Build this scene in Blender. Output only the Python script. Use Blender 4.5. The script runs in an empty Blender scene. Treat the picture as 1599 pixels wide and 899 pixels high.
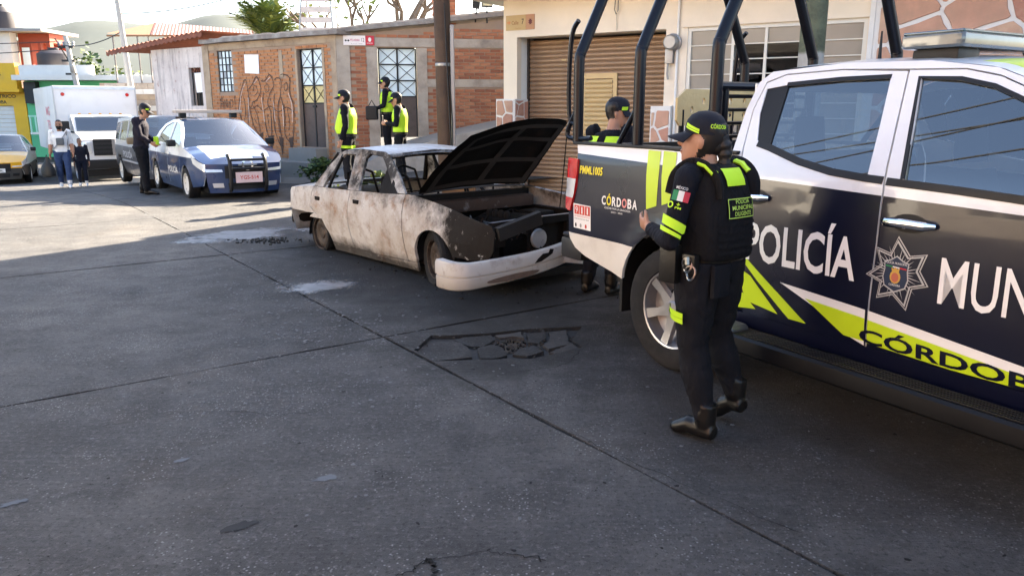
import bpy, bmesh, math, random
from mathutils import Vector, Matrix, noise
from mathutils.geometry import tessellate_polygon
from mathutils.bvhtree import BVHTree
R = math.radians
random.seed(7)
scene = bpy.context.scene
COL = scene.collection

# ------------------------------------------------------------------ camera
CAM_H = 1.6
cam = bpy.data.cameras.new('camera')
cam.sensor_width = 36.0
cam.lens = 36.0 * 1208 / 1599
cam.clip_end = 5000
cam_o = bpy.data.objects.new('camera', cam)
COL.objects.link(cam_o)
cam_o.location = (0, 0, CAM_H)
cam_o.rotation_euler = (R(90) - math.atan(278 / 1208), 0, 0)
scene.camera = cam_o

# ------------------------------------------------------------------ sky, sun, exposure
SUN_AZ = (0.56, 0.828)      # horizontal direction towards the sun
SUN_EL = R(31)
world = bpy.data.worlds.new('World')
scene.world = world
world.use_nodes = True
wn = world.node_tree
bg = wn.nodes['Background']
sky = wn.nodes.new('ShaderNodeTexSky')
sky.sky_type = 'NISHITA'
sky.sun_disc = False
sky.sun_elevation = SUN_EL
sky.sun_rotation = math.atan2(SUN_AZ[0], SUN_AZ[1])
sky.altitude = 800
sky.air_density = 1.0
sky.dust_density = 4.0
sky.ozone_density = 0.3
wn.links.new(sky.outputs[0], bg.inputs[0])
bg.inputs[1].default_value = 0.075
sl = bpy.data.lights.new('sun', 'SUN')
sl.energy = 5.0
sl.angle = R(0.5)
sl.color = (1.0, 0.86, 0.66)
so = bpy.data.objects.new('sun', sl)
COL.objects.link(so)
sd = Vector((SUN_AZ[0] * math.cos(SUN_EL), SUN_AZ[1] * math.cos(SUN_EL), math.sin(SUN_EL)))
so.rotation_euler = sd.to_track_quat('Z', 'Y').to_euler()
so.location = sd * 60
vs = scene.view_settings
vs.view_transform = 'Standard'
vs.look = 'None'
vs.exposure = 3.3
vs.gamma = 1.0
vs.use_curve_mapping = False
scene.cycles.use_denoising = True
scene.cycles.max_bounces = 8
scene.cycles.transparent_max_bounces = 12

# ------------------------------------------------------------------ materials
MATS = {}
def lin(h):
    h = h.lstrip('#')
    return tuple(((int(h[i:i+2], 16) / 255 + 0.055) / 1.055) ** 2.4 if int(h[i:i+2], 16) > 10 else int(h[i:i+2], 16) / 255 / 12.92 for i in (0, 2, 4)) + (1,)
class NT:
    def __init__(s, name):
        s.m = bpy.data.materials.new(name); s.m.use_nodes = True
        s.t = s.m.node_tree; s.b = s.t.nodes['Principled BSDF']; s.out = s.t.nodes['Material Output']
        s.tc = s.t.nodes.new('ShaderNodeTexCoord'); s.co = s.tc.outputs['Object']
    def n(s, typ, **kw):
        nd = s.t.nodes.new(typ)
        for k, v in kw.items():
            if k.startswith('_'): setattr(nd, k[1:], v)
            else: s.set(nd, k, v)
        return nd
    def set(s, nd, k, v):
        i = nd.inputs[int(k[1:])] if k[0] == 'i' and k[1:].isdigit() else nd.inputs[k.replace('_', ' ')]
        if isinstance(v, bpy.types.NodeSocket): s.t.links.new(v, i)
        else: i.default_value = v
    def noise(s, scale, detail=4, rough=.55, co=None, dist=0):
        nd = s.n('ShaderNodeTexNoise', Scale=scale, Detail=detail, Roughness=rough, Distortion=dist)
        s.t.links.new(co or s.co, nd.inputs['Vector']); return nd.outputs['Fac']
    def ramp(s, fac, stops):
        nd = s.n('ShaderNodeValToRGB'); s.t.links.new(fac, nd.inputs[0]); e = nd.color_ramp.elements
        while len(e) < len(stops): e.new(.5)
        for el, (p, c) in zip(e, stops):
            el.position = p; el.color = c if len(c) == 4 else (*c, 1)
        return nd.outputs[0]
    def thr(s, fac, a, b):
        return s.n('ShaderNodeMapRange', Value=fac, From_Min=a, From_Max=b).outputs[0]
    def mix(s, f, a, b):
        nd = s.n('ShaderNodeMix', _data_type='RGBA'); s.set(nd, 'i0', f)
        for i, v in ((6, a), (7, b)):
            if isinstance(v, bpy.types.NodeSocket): s.t.links.new(v, nd.inputs[i])
            else: nd.inputs[i].default_value = v if len(v) == 4 else (*v, 1)
        return nd.outputs[2]
    def math(s, op, a, b=0.0):
        nd = s.n('ShaderNodeMath', _operation=op); s.set(nd, 'i0', a); s.set(nd, 'i1', b); return nd.outputs[0]
    def scaled(s, v):
        nd = s.n('ShaderNodeMapping'); s.t.links.new(s.co, nd.inputs[0]); nd.inputs['Scale'].default_value = v; return nd.outputs[0]
    def sep(s, co=None):
        nd = s.n('ShaderNodeSeparateXYZ'); s.t.links.new(co or s.co, nd.inputs[0]); return nd.outputs
    def bump(s, h, strength=.3, dist=.01):
        nd = s.n('ShaderNodeBump', Height=h, Strength=strength, Distance=dist); s.t.links.new(nd.outputs[0], s.b.inputs['Normal'])
    def fin(s, col, rough=.6, metal=0, spec=.5, coat=0):
        s.set(s.b, 'Base_Color', col if isinstance(col, bpy.types.NodeSocket) or len(col) == 4 else (*col, 1))
        s.set(s.b, 'Roughness', rough); s.set(s.b, 'Metallic', metal); s.set(s.b, 'Specular_IOR_Level', spec)
        if coat: s.set(s.b, 'Coat_Weight', coat); s.set(s.b, 'Coat_Roughness', .06)
        MATS[s.m.name] = s.m; return s.m
def mul(c, k): return tuple(min(1, x * k) for x in c[:3]) + (1,)
def M(name, col, rough=.6, metal=0, var=.18, scale=6, bump=0, bscale=80, spec=.3, coat=0, dirt=None, dscale=2, dthr=(.5, .8)):
    """Plain procedural: colour varied by noise, optional dirt patches and bump."""
    if name in MATS: return MATS[name]
    if isinstance(col, str): col = lin(col)
    n = NT(name)
    c = n.mix(n.noise(scale, 5), mul(col, 1 - var), mul(col, 1 + var))
    if dirt is not None:
        if isinstance(dirt, str): dirt = lin(dirt)
        c = n.mix(n.thr(n.noise(dscale, 6, .65), *dthr), c, dirt)
    r = n.thr(n.noise(scale * 2.3, 3), 0, 1)
    rr = n.n('ShaderNodeMapRange', Value=r, To_Min=max(.02, rough - .08), To_Max=min(1, rough + .08)).outputs[0]
    if bump: n.bump(n.noise(bscale, 4), bump, .004)
    return n.fin(c, rr, metal, spec, coat)
def glass(name, tint=(.55, .62, .65), ior=1.55, rough=.0, dark=.25):
    n = NT(name); t = n.t
    tr = n.n('ShaderNodeBsdfTransparent', Color=(tint[0] * dark, tint[1] * dark, tint[2] * dark, 1))
    gl = n.n('ShaderNodeBsdfGlossy', Roughness=rough, Color=(1, 1, 1, 1))
    fr = n.n('ShaderNodeFresnel', IOR=ior)
    mx = n.n('ShaderNodeMixShader'); t.links.new(fr.outputs[0], mx.inputs[0]); t.links.new(tr.outputs[0], mx.inputs[1]); t.links.new(gl.outputs[0], mx.inputs[2])
    t.links.new(mx.outputs[0], n.out.inputs[0]); MATS[name] = n.m; return n.m
def emit(name, col, st):
    n = NT(name); n.set(n.b, 'Emission_Color', (*col, 1)); n.set(n.b, 'Emission_Strength', st); return n.fin((*col, 1), .3)

# ------------------------------------------------------------------ mesh helpers
def meshobj(name, me, m, parent=None, smooth=True, angle=35):
    for x in (m if isinstance(m, (list, tuple)) else [m]): me.materials.append(x)
    if smooth and len(me.polygons):
        me.polygons.foreach_set('use_smooth', [True] * len(me.polygons)); me.set_sharp_from_angle(angle=R(angle))
    o = bpy.data.objects.new(name, me); COL.objects.link(o)
    if parent: o.parent = parent
    return o
class B:
    """Collects geometry for one mesh object."""
    def __init__(s, xf=None): s.v = []; s.f = []; s.mi = []; s.cur = 0; s.xf = xf
    def add(s, vs, fs):
        k = len(s.v); s.v += [Vector(p) for p in vs]; s.f += [tuple(i + k for i in f) for f in fs]; s.mi += [s.cur] * len(fs); return s
    def box(s, a, b):
        x0, y0, z0 = (min(p, q) for p, q in zip(a, b)); x1, y1, z1 = (max(p, q) for p, q in zip(a, b))
        return s.add([(x0, y0, z0), (x1, y0, z0), (x1, y1, z0), (x0, y1, z0), (x0, y0, z1), (x1, y0, z1), (x1, y1, z1), (x0, y1, z1)],
                     [(3, 2, 1, 0), (4, 5, 6, 7), (0, 1, 5, 4), (1, 2, 6, 5), (2, 3, 7, 6), (3, 0, 4, 7)])
    def rbox(s, a, b, r=.02, seg=2):
        bm = bmesh.new(); a = Vector(a); b = Vector(b); bmesh.ops.create_cube(bm, size=1)
        for v in bm.verts: v.co = Vector([(a[i] + b[i]) / 2 + v.co[i] * abs(b[i] - a[i]) for i in range(3)])
        bmesh.ops.bevel(bm, geom=bm.edges[:], offset=r, segments=seg, profile=.7, affect='EDGES')
        return s.bm(bm)
    def bm(s, bm, free=True):
        bm.verts.index_update(); s.add([v.co.copy() for v in bm.verts], [[v.index for v in f.verts] for f in bm.faces])
        if free: bm.free()
        return s
    def prism(s, poly, fn, t0, t1):
        """poly: 2D outline; fn(u, v, t) -> point."""
        n = len(poly); vs = [fn(u, v, t0) for u, v in poly] + [fn(u, v, t1) for u, v in poly]
        return s.add(vs, [tuple(range(n - 1, -1, -1)), tuple(range(n, 2 * n))] + [(i, (i + 1) % n, n + (i + 1) % n, n + i) for i in range(n)])
    def loft(s, rings, close=True, cap=True):
        n = len(rings[0]); vs = [p for r in rings for p in r]; fs = []
        for i in range(len(rings) - 1):
            for j in range(n if close else n - 1):
                a = i * n + j; b_ = i * n + (j + 1) % n; fs.append((a, b_, b_ + n, a + n))
        if cap and close: fs += [tuple(range(n - 1, -1, -1)), tuple(range((len(rings) - 1) * n, len(rings) * n))]
        return s.add(vs, fs)
    def tube(s, pts, r, n=8, cap=True, sq=1.0, ref=None):
        """Path of points; r scalar or list (or (ra, rb) pairs)."""
        pts = [Vector(p) for p in pts]; m = len(pts); rs = r if isinstance(r, list) else [r] * m
        rings = []; px = None
        for i, p in enumerate(pts):
            d = (pts[min(i + 1, m - 1)] - pts[max(i - 1, 0)])
            if d.length < 1e-9: d = Vector((0, 0, 1))
            d.normalize()
            if px is None:
                rv = Vector(ref) if ref else (Vector((0, 0, 1)) if abs(d.z) < .9 else Vector((1, 0, 0)))
                px = rv - d * rv.dot(d)
            else: px = px - d * px.dot(d)
            px.normalize(); py = d.cross(px)
            ra, rb = rs[i] if isinstance(rs[i], tuple) else (rs[i], rs[i])
            rings.append([p + px * ra * math.cos(t) + py * rb * math.sin(t) for t in (2 * math.pi * j / n for j in range(n))])
        return s.loft(rings, True, cap)
    def lathe(s, prof, n=24, org=(0, 0, 0), ax='z', cap=True):
        """prof: (radius, height) list round the axis."""
        o = Vector(org); rings = []
        for r, h in prof:
            ring = []
            for j in range(n):
                t = 2 * math.pi * j / n; a, b_ = r * math.cos(t), r * math.sin(t)
                ring.append(o + (Vector((a, b_, h)) if ax == 'z' else Vector((a, h, b_)) if ax == 'y' else Vector((h, a, b_))))
            rings.append(ring)
        return s.loft(rings, True, cap)
    def ell(s, c, r, n=12, m=8):
        rings = []
        for i in range(m + 1):
            t = -math.pi / 2 + math.pi * i / m; k = max(math.cos(t), .02)
            rings.append([Vector(c) + Vector((r[0] * k * math.cos(2 * math.pi * j / n), r[1] * k * math.sin(2 * math.pi * j / n), r[2] * math.sin(t))) for j in range(n)])
        return s.loft(rings)
    def sheet(s, nu, nv, fn):
        k = [fn(i / nu, j / nv) for i in range(nu + 1) for j in range(nv + 1)]; w = nv + 1
        return s.add(k, [(i * w + j, (i + 1) * w + j, (i + 1) * w + j + 1, i * w + j + 1) for i in range(nu) for j in range(nv)])
    def mesh(s, name):
        me = bpy.data.meshes.new(name); vs = [s.xf @ v for v in s.v] if s.xf else s.v
        me.from_pydata([tuple(v) for v in vs], [], s.f)
        if any(s.mi): me.polygons.foreach_set('material_index', s.mi)
        bm = bmesh.new(); bm.from_mesh(me); bmesh.ops.recalc_face_normals(bm, faces=bm.faces[:]); bm.to_mesh(me); bm.free()
        me.update(); return me
    def build(s, name, m, parent=None, smooth=True, angle=35): return meshobj(name, s.mesh(name), m, parent, smooth, angle)
def thing(name, label, cat, loc=(0, 0, 0), rz=0, group=None):
    o = bpy.data.objects.new(name, None); COL.objects.link(o); o.empty_display_size = .2
    o.location = loc; o.rotation_euler = (0, 0, rz); return tag(o, label, cat, group)
def tag(o, label=None, cat=None, group=None, kind=None):
    if label: o['label'] = label
    if cat: o['category'] = cat
    if group: o['group'] = group
    if kind: o['kind'] = kind
    return o
def cut(bm, axis, vals):
    for v in vals:
        no = [0, 0, 0]; no[axis] = 1; co = [0, 0, 0]; co[axis] = v
        bmesh.ops.bisect_plane(bm, geom=bm.verts[:] + bm.edges[:] + bm.faces[:], plane_co=co, plane_no=no, dist=1e-6)
def flat_bm(polys):
    bm = bmesh.new(); tris = tessellate_polygon([[Vector((*p, 0)) for p in q] for q in polys]); vs = [bm.verts.new((*p, 0)) for q in polys for p in q]
    for t in tris:
        try: bm.faces.new([vs[i] for i in t])
        except ValueError: pass
    return bm
def frange(a, b, st):
    k = math.ceil(a / st + 1e-6); r = []
    while k * st < b - 1e-6: r.append(k * st); k += 1
    return r
def panel(name, polys, fmap, m, parent=None, step=.12, thick=0, split=None, mfun=None, off=0, sm=True, angle=35, bmin=None):
    """polys = [outline, hole, ...] in 2D -> surface point fmap(u, v). thick > 0 gives the sheet a depth inwards (along -normal)."""
    bm = bmin or flat_bm(polys)
    xs = [v.co.x for v in bm.verts]; ys = [v.co.y for v in bm.verts]
    sx, sy = step if isinstance(step, tuple) else (step, step)
    cut(bm, 0, frange(min(xs), max(xs), sx)); cut(bm, 1, frange(min(ys), max(ys), sy))
    for ax, val in (split or []):
        if isinstance(ax, int): cut(bm, ax, [val])
        else: bmesh.ops.bisect_plane(bm, geom=bm.verts[:] + bm.edges[:] + bm.faces[:], plane_co=(*ax, 0), plane_no=(*val, 0), dist=1e-6)
    if mfun:
        for f in bm.faces: c = f.calc_center_median(); f.material_index = mfun(c.x, c.y)
    e = 1e-3; nrm = {}
    for v in bm.verts:
        u, w = v.co.x, v.co.y; p = Vector(fmap(u, w)); n = (Vector(fmap(u + e, w)) - p).cross(Vector(fmap(u, w + e)) - p); n.normalize()
        v.co = p + n * off; nrm[v] = n
    bm.normal_update()
    for f in bm.faces:                       # outward = the map's own normal (u x v)
        if f.normal.dot(nrm[f.verts[0]] + nrm[f.verts[1]] + nrm[f.verts[2]]) < 0: f.normal_flip()
    if thick:
        top = bm.faces[:]; bot = []; twin = {v: bm.verts.new(v.co - nrm[v] * thick) for v in bm.verts[:]}
        for f in top:
            g = bm.faces.new([twin[v] for v in reversed(f.verts)]); g.material_index = f.material_index
        for e_ in [e_ for e_ in bm.edges if len(e_.link_faces) == 1 and e_.verts[0] in twin]:
            l = e_.link_loops[0]; a, b = l.vert, l.link_loop_next.vert
            g = bm.faces.new((b, a, twin[a], twin[b])); g.material_index = e_.link_faces[0].material_index
    me = bpy.data.meshes.new(name); bm.to_mesh(me); bm.free(); me.update()
    return meshobj(name, me, m, parent, sm, angle)
def text_bm(txt, height, width=None, bold=0.0, shear=0.0):
    """Flat letters with lower left corner at the origin."""
    cu = bpy.data.curves.new('t', 'FONT'); cu.body = txt; cu.size = 1; cu.offset = bold; cu.resolution_u = 3; cu.shear = shear
    o = bpy.data.objects.new('t', cu); COL.objects.link(o)
    dg = bpy.context.evaluated_depsgraph_get(); me = o.evaluated_get(dg).to_mesh()
    bm = bmesh.new(); bm.from_mesh(me); o.evaluated_get(dg).to_mesh_clear()
    bpy.data.objects.remove(o); bpy.data.curves.remove(cu)
    if not bm.verts: return bm
    x0 = min(v.co.x for v in bm.verts); x1 = max(v.co.x for v in bm.verts); y0 = min(v.co.y for v in bm.verts); y1 = max(v.co.y for v in bm.verts)
    ky = height / (y1 - y0); kx = (width / (x1 - x0)) if width else ky
    for v in bm.verts: v.co = ((v.co.x - x0) * kx, (v.co.y - y0) * ky, 0)
    return bm
def text(name, txt, at, height, width, fmap, m, parent, off=.002, bold=.02, slope=0.0, step=.08, thick=0):
    """Letters on a mapped surface: at = (u, v) of the lower left corner."""
    bm = text_bm(txt, height, width, bold)
    bmesh.ops.triangulate(bm, faces=bm.faces[:])
    for v in bm.verts: v.co = (v.co.x + at[0], v.co.y + at[1] + slope * v.co.x, 0)
    return panel(name, None, fmap, m, parent, step=step, off=off, sm=False, bmin=bm)
def spline(pts, n=8, closed=False):
    """Catmull-Rom through 2D/3D points."""
    P = [Vector(p) for p in pts]; out = []; N = len(P)
    for i in range(N if closed else N - 1):
        g = lambda k: P[k % N] if closed else P[max(0, min(N - 1, k))]
        a, b, c, d = g(i - 1), g(i), g(i + 1), g(i + 2)
        for j in range(n):
            t = j / n
            out.append(.5 * ((2 * b) + (c - a) * t + (2 * a - 5 * b + 4 * c - d) * t * t + (3 * b - a - 3 * c + d) * t ** 3))
    if not closed: out.append(P[-1])
    return [tuple(p) for p in out]
def interp(tab, x):
    if x <= tab[0][0]: return tab[0][1]
    for (a, p), (b, q) in zip(tab, tab[1:]):
        if x <= b:
            t = (x - a) / (b - a); return p + (q - p) * t
    return tab[-1][1]
def smooth(a, b, x):
    t = max(0, min(1, (x - a) / (b - a))); return t * t * (3 - 2 * t)
def copy_tree(o, parent=None, loc=None, rz=None, label=None):
    c = o.copy(); COL.objects.link(c); c.parent = parent
    if loc is not None: c.location = loc
    if rz is not None: c.rotation_euler = (0, 0, rz)
    if label: c['label'] = label
    for ch in o.children: copy_tree(ch, c)
    return c
def arc(cx, cy, r, a0, a1, n):
    return [(cx + r * math.cos(R(a0 + (a1 - a0) * i / n)), cy + r * math.sin(R(a0 + (a1 - a0) * i / n))) for i in range(n + 1)]
def hgt(x, y):
    """Ground level: flat near, falling away down the street to the left."""
    s = -.68 * x + .73 * y - 15
    d = .05 * (s if s > 4 else (math.log1p(math.exp(s * 1.2)) / 1.2))
    return -min(d, .70 + .02 * smooth(14, 30, s))
# ================================================================== ground and road
def road_material(name, soot=True):
    n = NT(name)
    pos = n.n('ShaderNodeNewGeometry').outputs['Position']; n.co = pos
    big = n.noise(.42, 6, .66); mid = n.noise(2.6, 7, .68); fine = n.noise(34, 6, .75)
    mp = n.n('ShaderNodeMapping'); n.t.links.new(pos, mp.inputs[0]); mp.inputs['Rotation'].default_value = (0, 0, R(-35.4)); mp.inputs['Scale'].default_value = (1.3, 30, 1)
    brush = n.noise(1.0, 4, .65, mp.outputs[0])
    col = n.ramp(big, [(.30, (0.0262, 0.0255, 0.0266)), (.48, (0.0552, 0.0531, 0.0525)), (.66, (0.1076, 0.1007, 0.0938))])
    col = n.mix(n.math('MULTIPLY', n.thr(mid, .44, .68), .75), col, (0.0304, 0.0295, 0.0305))
    col = n.mix(n.math('MULTIPLY', n.thr(brush, .50, .74), .26), col, (0.1173, 0.1104, 0.1050))
    col = n.mix(n.math('MULTIPLY', n.thr(fine, .52, .66), .60), col, (0.1449, 0.1380, 0.1316))
    col = n.mix(n.math('MULTIPLY', n.thr(n.noise(48, 4, .7), .55, .64), .8), col, (0.0152, 0.0149, 0.0154))
    col = n.mix(n.math('MULTIPLY', n.thr(n.noise(6.5, 7, .78), .58, .70), .55), col, (0.1311, 0.1297, 0.1302))
    col = n.mix(n.math('MULTIPLY', n.thr(n.noise(1.25, 6, .72), .56, .72), .65), col, (0.0179, 0.0172, 0.0175))
    col = n.mix(n.math('MULTIPLY', n.thr(n.noise(.8, 6, .7), .54, .72), .45), col, (0.0966, 0.0800, 0.0658))
    vo = n.n('ShaderNodeTexVoronoi', Scale=46.0); n.t.links.new(pos, vo.inputs['Vector'])       # exposed pale aggregate
    spk = n.math('MULTIPLY', n.thr(vo.outputs['Distance'], .26, .12), n.thr(n.noise(1.6, 5, .7), .46, .60))
    col = n.mix(n.math('MULTIPLY', spk, .85), col, (0.2760, 0.2760, 0.2730))
    if soot:
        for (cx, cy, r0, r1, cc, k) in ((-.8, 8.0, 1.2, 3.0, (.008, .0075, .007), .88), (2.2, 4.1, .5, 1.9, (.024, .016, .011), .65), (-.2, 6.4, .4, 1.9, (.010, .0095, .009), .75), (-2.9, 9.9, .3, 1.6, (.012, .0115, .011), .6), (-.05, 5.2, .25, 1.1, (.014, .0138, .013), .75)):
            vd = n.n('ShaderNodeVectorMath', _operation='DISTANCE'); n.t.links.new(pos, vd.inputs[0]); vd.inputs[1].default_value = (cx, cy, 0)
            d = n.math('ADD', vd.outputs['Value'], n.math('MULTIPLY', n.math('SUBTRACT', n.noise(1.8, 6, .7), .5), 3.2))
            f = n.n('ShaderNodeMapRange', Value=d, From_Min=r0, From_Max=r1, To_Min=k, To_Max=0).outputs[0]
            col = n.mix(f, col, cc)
    h = n.math('ADD', n.math('MULTIPLY', brush, .6), n.math('ADD', n.math('MULTIPLY', fine, 1.2), n.math('MULTIPLY', n.noise(120, 4), .6)))
    n.bump(h, 1.0, .018)
    rg = n.n('ShaderNodeMapRange', Value=mid, To_Min=.55, To_Max=.9).outputs[0]
    return n.fin(col, rg, 0, .28)
ROAD = road_material('worn_concrete')
DARK_EARTH = M('joint_dirt', (.010, .0095, .009), .9, var=.4, scale=9, bump=.5)
ASPH = M('old_asphalt', (.10, .098, .098), .85, var=.3, scale=1.5, bump=.6, bscale=40, dirt=(.16, .15, .14), dscale=.5)
CONC = M('grey_cement', (.36, .33, .30), .85, var=.22, scale=3, bump=.5, bscale=30, dirt=(.18, .165, .15), dscale=1.6)
PALE = M('pale_pavement', (.27, .245, .215), .85, var=.18, scale=4, bump=.4, bscale=40, dirt=(.22, .20, .18), dscale=1.2)

g = B()
rr = [0, 2, 4, 6, 8, 10, 12, 14, 16, 18, 20, 23, 26, 30, 35, 40, 50, 70, 110, 200, 500, 1500, 4000]
n_ = 72
g.v.append(Vector((0, 0, hgt(0, 0) - .045)))
for r in rr[1:]:
    for j in range(n_):
        t = 2 * math.pi * j / n_; x, y = r * math.cos(t), r * math.sin(t); g.v.append(Vector((x, y, hgt(x, y) - .045)))
for j in range(n_): g.f.append((0, 1 + j, 1 + (j + 1) % n_)); g.mi.append(0)
for i in range(len(rr) - 2):
    for j in range(n_):
        a = 1 + i * n_ + j; b = 1 + i * n_ + (j + 1) % n_; g.f.append((a, a + n_, b + n_, b)); g.mi.append(0)
tag(g.build('ground', DARK_EARTH), kind='structure')

QA, QB, Q0 = Vector((-.579, .815)), Vector((.815, .579)), Vector((-.93, 5.37))
def qpos(a, b): return Q0 + QA * a + QB * b
road = thing('road', None, None)
road['kind'] = 'structure'
HOLE = [(-.67, 5.06), (-.59, 5.42), (-.44, 5.42), (-.15, 5.48), (.11, 5.59), (.53, 5.66), (.43, 5.31), (.49, 5.13), (.31, 5.0), (.14, 4.88), (-.22, 4.86), (-.5, 4.82)]
def wob(p, q, k=5, amp=.012):
    """Points from p towards q (q left out) along a slightly wandering line."""
    p, q = Vector(p), Vector(q); d = q - p; nn = Vector((-d.y, d.x)).normalized(); L = d.length; k = max(2, int(L / .22)); out = []
    for i in range(k):
        t = i / k; w = p + d * t; a = amp * (noise.noise((w.x * 1.7, w.y * 1.7, 3)) + .7 * noise.noise((w.x * 6, w.y * 6, 8))) * (0 if i == 0 else 1)
        out.append(tuple(w + nn * a))
    return out
def edgepoly(pts, amp=.012):
    o = []
    for i in range(len(pts)): o += wob(pts[i], pts[(i + 1) % len(pts)], amp=amp)
    return o
def slab(name, pts, holes=(), dz=0.0, m=None, parent=road, thick=.06, amp=.012, tilt=(0, 0), st=.9):
    c = sum((Vector(p) for p in pts), Vector((0, 0))) / len(pts)
    f = lambda u, v: (u, v, hgt(u, v) + dz + tilt[0] * (u - c.x) + tilt[1] * (v - c.y))
    return panel(name, [edgepoly(pts, amp)] + [list(h) for h in holes], f, m or ROAD, parent, step=st, thick=thick, sm=False)
avals = [-11.2, -7.5, -3.72, 0, 4.0, 7.7, 11.4, 15.2, 19, 23, 27, 31, 36]
bvals = [-24, -18, -12.4, -8.2, -4.05, 0, 3.5, 7.2]
for i in range(len(avals) - 1):
    for j in range(len(bvals) - 1):
        a0, a1, b0, b1 = avals[i], avals[i + 1], bvals[j], bvals[j + 1]
        if j < 3 and i < 2: continue
        g_ = .012
        off = .5 if b0 >= 0 else 0      # the kerb lane was cast separately
        sh = 0 if (b0 >= 0 or i != 3) else 0
        c = [qpos(a0 + g_, b0 + g_), qpos(a0 + g_, b1 - g_), qpos(a1 - g_, b1 - g_), qpos(a1 - g_, b0 + g_)]
        ctr = qpos((a0 + a1) / 2, (b0 + b1) / 2)
        if ctr.y < -9: continue
        if b0 >= 0 and a1 == -3.72: continue
        if b0 >= 0 and a0 == -3.72: c[0], c[1] = qpos(-7.5 + g_, b0 + g_), qpos(-7.5 + g_, b1 - g_)
        hol = [HOLE] if (a0 == -3.72 and b0 == 0) else []
        slab('concrete_slab', [tuple(p) for p in c], hol, dz=random.uniform(-.002, .002), tilt=(random.uniform(-.0008, .0008), random.uniform(-.0008, .0008)))
# broken patch
GRIT = M('broken_concrete', (.040, .037, .034), .9, var=.35, scale=30, bump=.9, bscale=60, dirt=(.012, .0115, .011), dscale=9)
for k, (pl, dz, tx, ty) in enumerate([
    ([(-.56, 5.05), (-.49, 5.26), (-.42, 5.3), (-.3, 5.13), (-.26, 4.92), (-.5, 4.85), (-.6, 4.89)], -.005, .01, .02),
    ([(-.42, 5.31), (-.36, 5.38), (-.15, 5.45), (-.12, 5.35), (-.2, 5.18), (-.28, 5.17)], -.008, -.03, .02),
    ([(-.13, 5.45), (.07, 5.53), (.09, 5.38), (.0, 5.42), (-.09, 5.39)], -.008, .02, .04),
    ([(.10, 5.47), (.25, 5.53), (.25, 5.38), (.19, 5.24), (.11, 5.26)], -.006, -.03, .02),
    ([(.27, 5.55), (.41, 5.61), (.41, 5.38), (.42, 5.21), (.25, 5.09), (.21, 5.18), (.27, 5.35)], -.007, .02, -.02),
    ([(-.24, 5.1), (-.16, 5.17), (-.08, 5.14), (-.03, 4.98), (-.13, 4.91), (-.21, 4.91)], -.004, -.03, .06),
    ([(-.0, 5.0), (.05, 5.13), (.15, 5.18), (.22, 5.04), (.1, 4.95)], -.006, .06, .02),
    ([(.43, 5.26), (.47, 5.13), (.31, 5.02), (.25, 5.04)], -.008, 0, .05)]):
    cx = sum(p[0] for p in pl) / len(pl); cy = sum(p[1] for p in pl) / len(pl)
    pl = [(cx + (p[0] - cx) * .965, cy + (p[1] - cy) * .965) for p in pl]
    slab('broken_piece', pl, dz=dz, m=GRIT if k in (2, 4, 7) else ROAD, amp=.03, tilt=(tx, ty), st=.5)
slab('broken_bed', HOLE, dz=-.030, m=GRIT, thick=.02, amp=.001)
# rubble crumbs in the hole, loose flakes and ash on the slabs
crumb_mat = M('pale_flake', (.12, .122, .125), .8, var=.35, scale=20)
def flakes(name, label, spots, m, h=.006, lift=.0015):
    b = B()
    for (x, y, r) in spots:
        k = random.randint(4, 6); t0 = random.random() * 6; zz = hgt(x, y) + lift
        el = random.uniform(.35, 1); an = random.random() * 3
        pts = []
        for i in range(k):
            t = t0 + 6.283 * i / k; rad = r * random.uniform(.6, 1.1); px, py = rad * math.cos(t), rad * math.sin(t) * el
            pts.append((x + px * math.cos(an) - py * math.sin(an), y + px * math.sin(an) + py * math.cos(an)))
        b.add([(p[0], p[1], zz) for p in pts] + [(x + (p[0] - x) * .8, y + (p[1] - y) * .8, zz + h) for p in pts],
              [tuple(range(k, 2 * k))] + [(i, (i + 1) % k, k + (i + 1) % k, k + i) for i in range(k)])
    return tag(b.build(name, m, smooth=False), label, 'debris', kind='stuff')
def blob(cx, cy, sx, sy, n): return [(random.gauss(cx, sx), random.gauss(cy, sy)) for _ in range(n)]
def along(c, du, dv, n):
    o = []
    for _ in range(n):
        p = Vector(c) + QA * random.gauss(0, du) + QB * random.gauss(0, dv); o.append((p.x, p.y))
    return o
sp = along((-2.3, 6.6), 1.15, .42, 900) + along((-3.8, 6.9), .75, .32, 480) + along((-1.15, 4.3), .32, .42, 360) + along((-1.6, 5.4), .35, .30, 340) + along((-1.5, 5), 2.2, 1.4, 500) + along((0, 4), 2, 1.5, 220) + along((-3.4, 9.6), .6, .5, 160) + [tuple(qpos(random.uniform(-.2, 8.5), random.gauss(0, .045))) for _ in range(700)]
spots = [(x, y, random.choice([.003, .004, .004, .005, .006, .007, .009, .012, .017]) * (.75 + .05 * y)) for x, y in sp if -14 < x < 6 and 1.5 < y < 14]
flakes('ash_flakes', 'scatter of pale ash flakes and worn spots on the concrete road', spots, crumb_mat, h=.0022)
sp = blob(.05, 5.2, .25, .16, 160) + blob(.36, 5.38, .07, .12, 90) + blob(-.9, 5.2, .2, .25, 40)
flakes('broken_rubble', 'small concrete crumbs lying in the broken patch of road', [(x, y, random.uniform(.006, .02)) for x, y in sp], GRIT, h=.012, lift=-.022)
CHAR = M('charcoal', (.006, .0058, .0055), .8, var=.5, scale=20, bump=.6)
sp = blob(-3.05, 9.55, .20, .10, 120) + along((-1.3, 7.95), .9, .12, 26) + blob(.25, 6.75, .4, .15, 24)
flakes('burnt_debris', 'black charred scraps on the road around the burnt car', [(x, y, random.choice([.006, .008, .012, .016, .03])) for x, y in sp], CHAR, h=.014)
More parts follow.
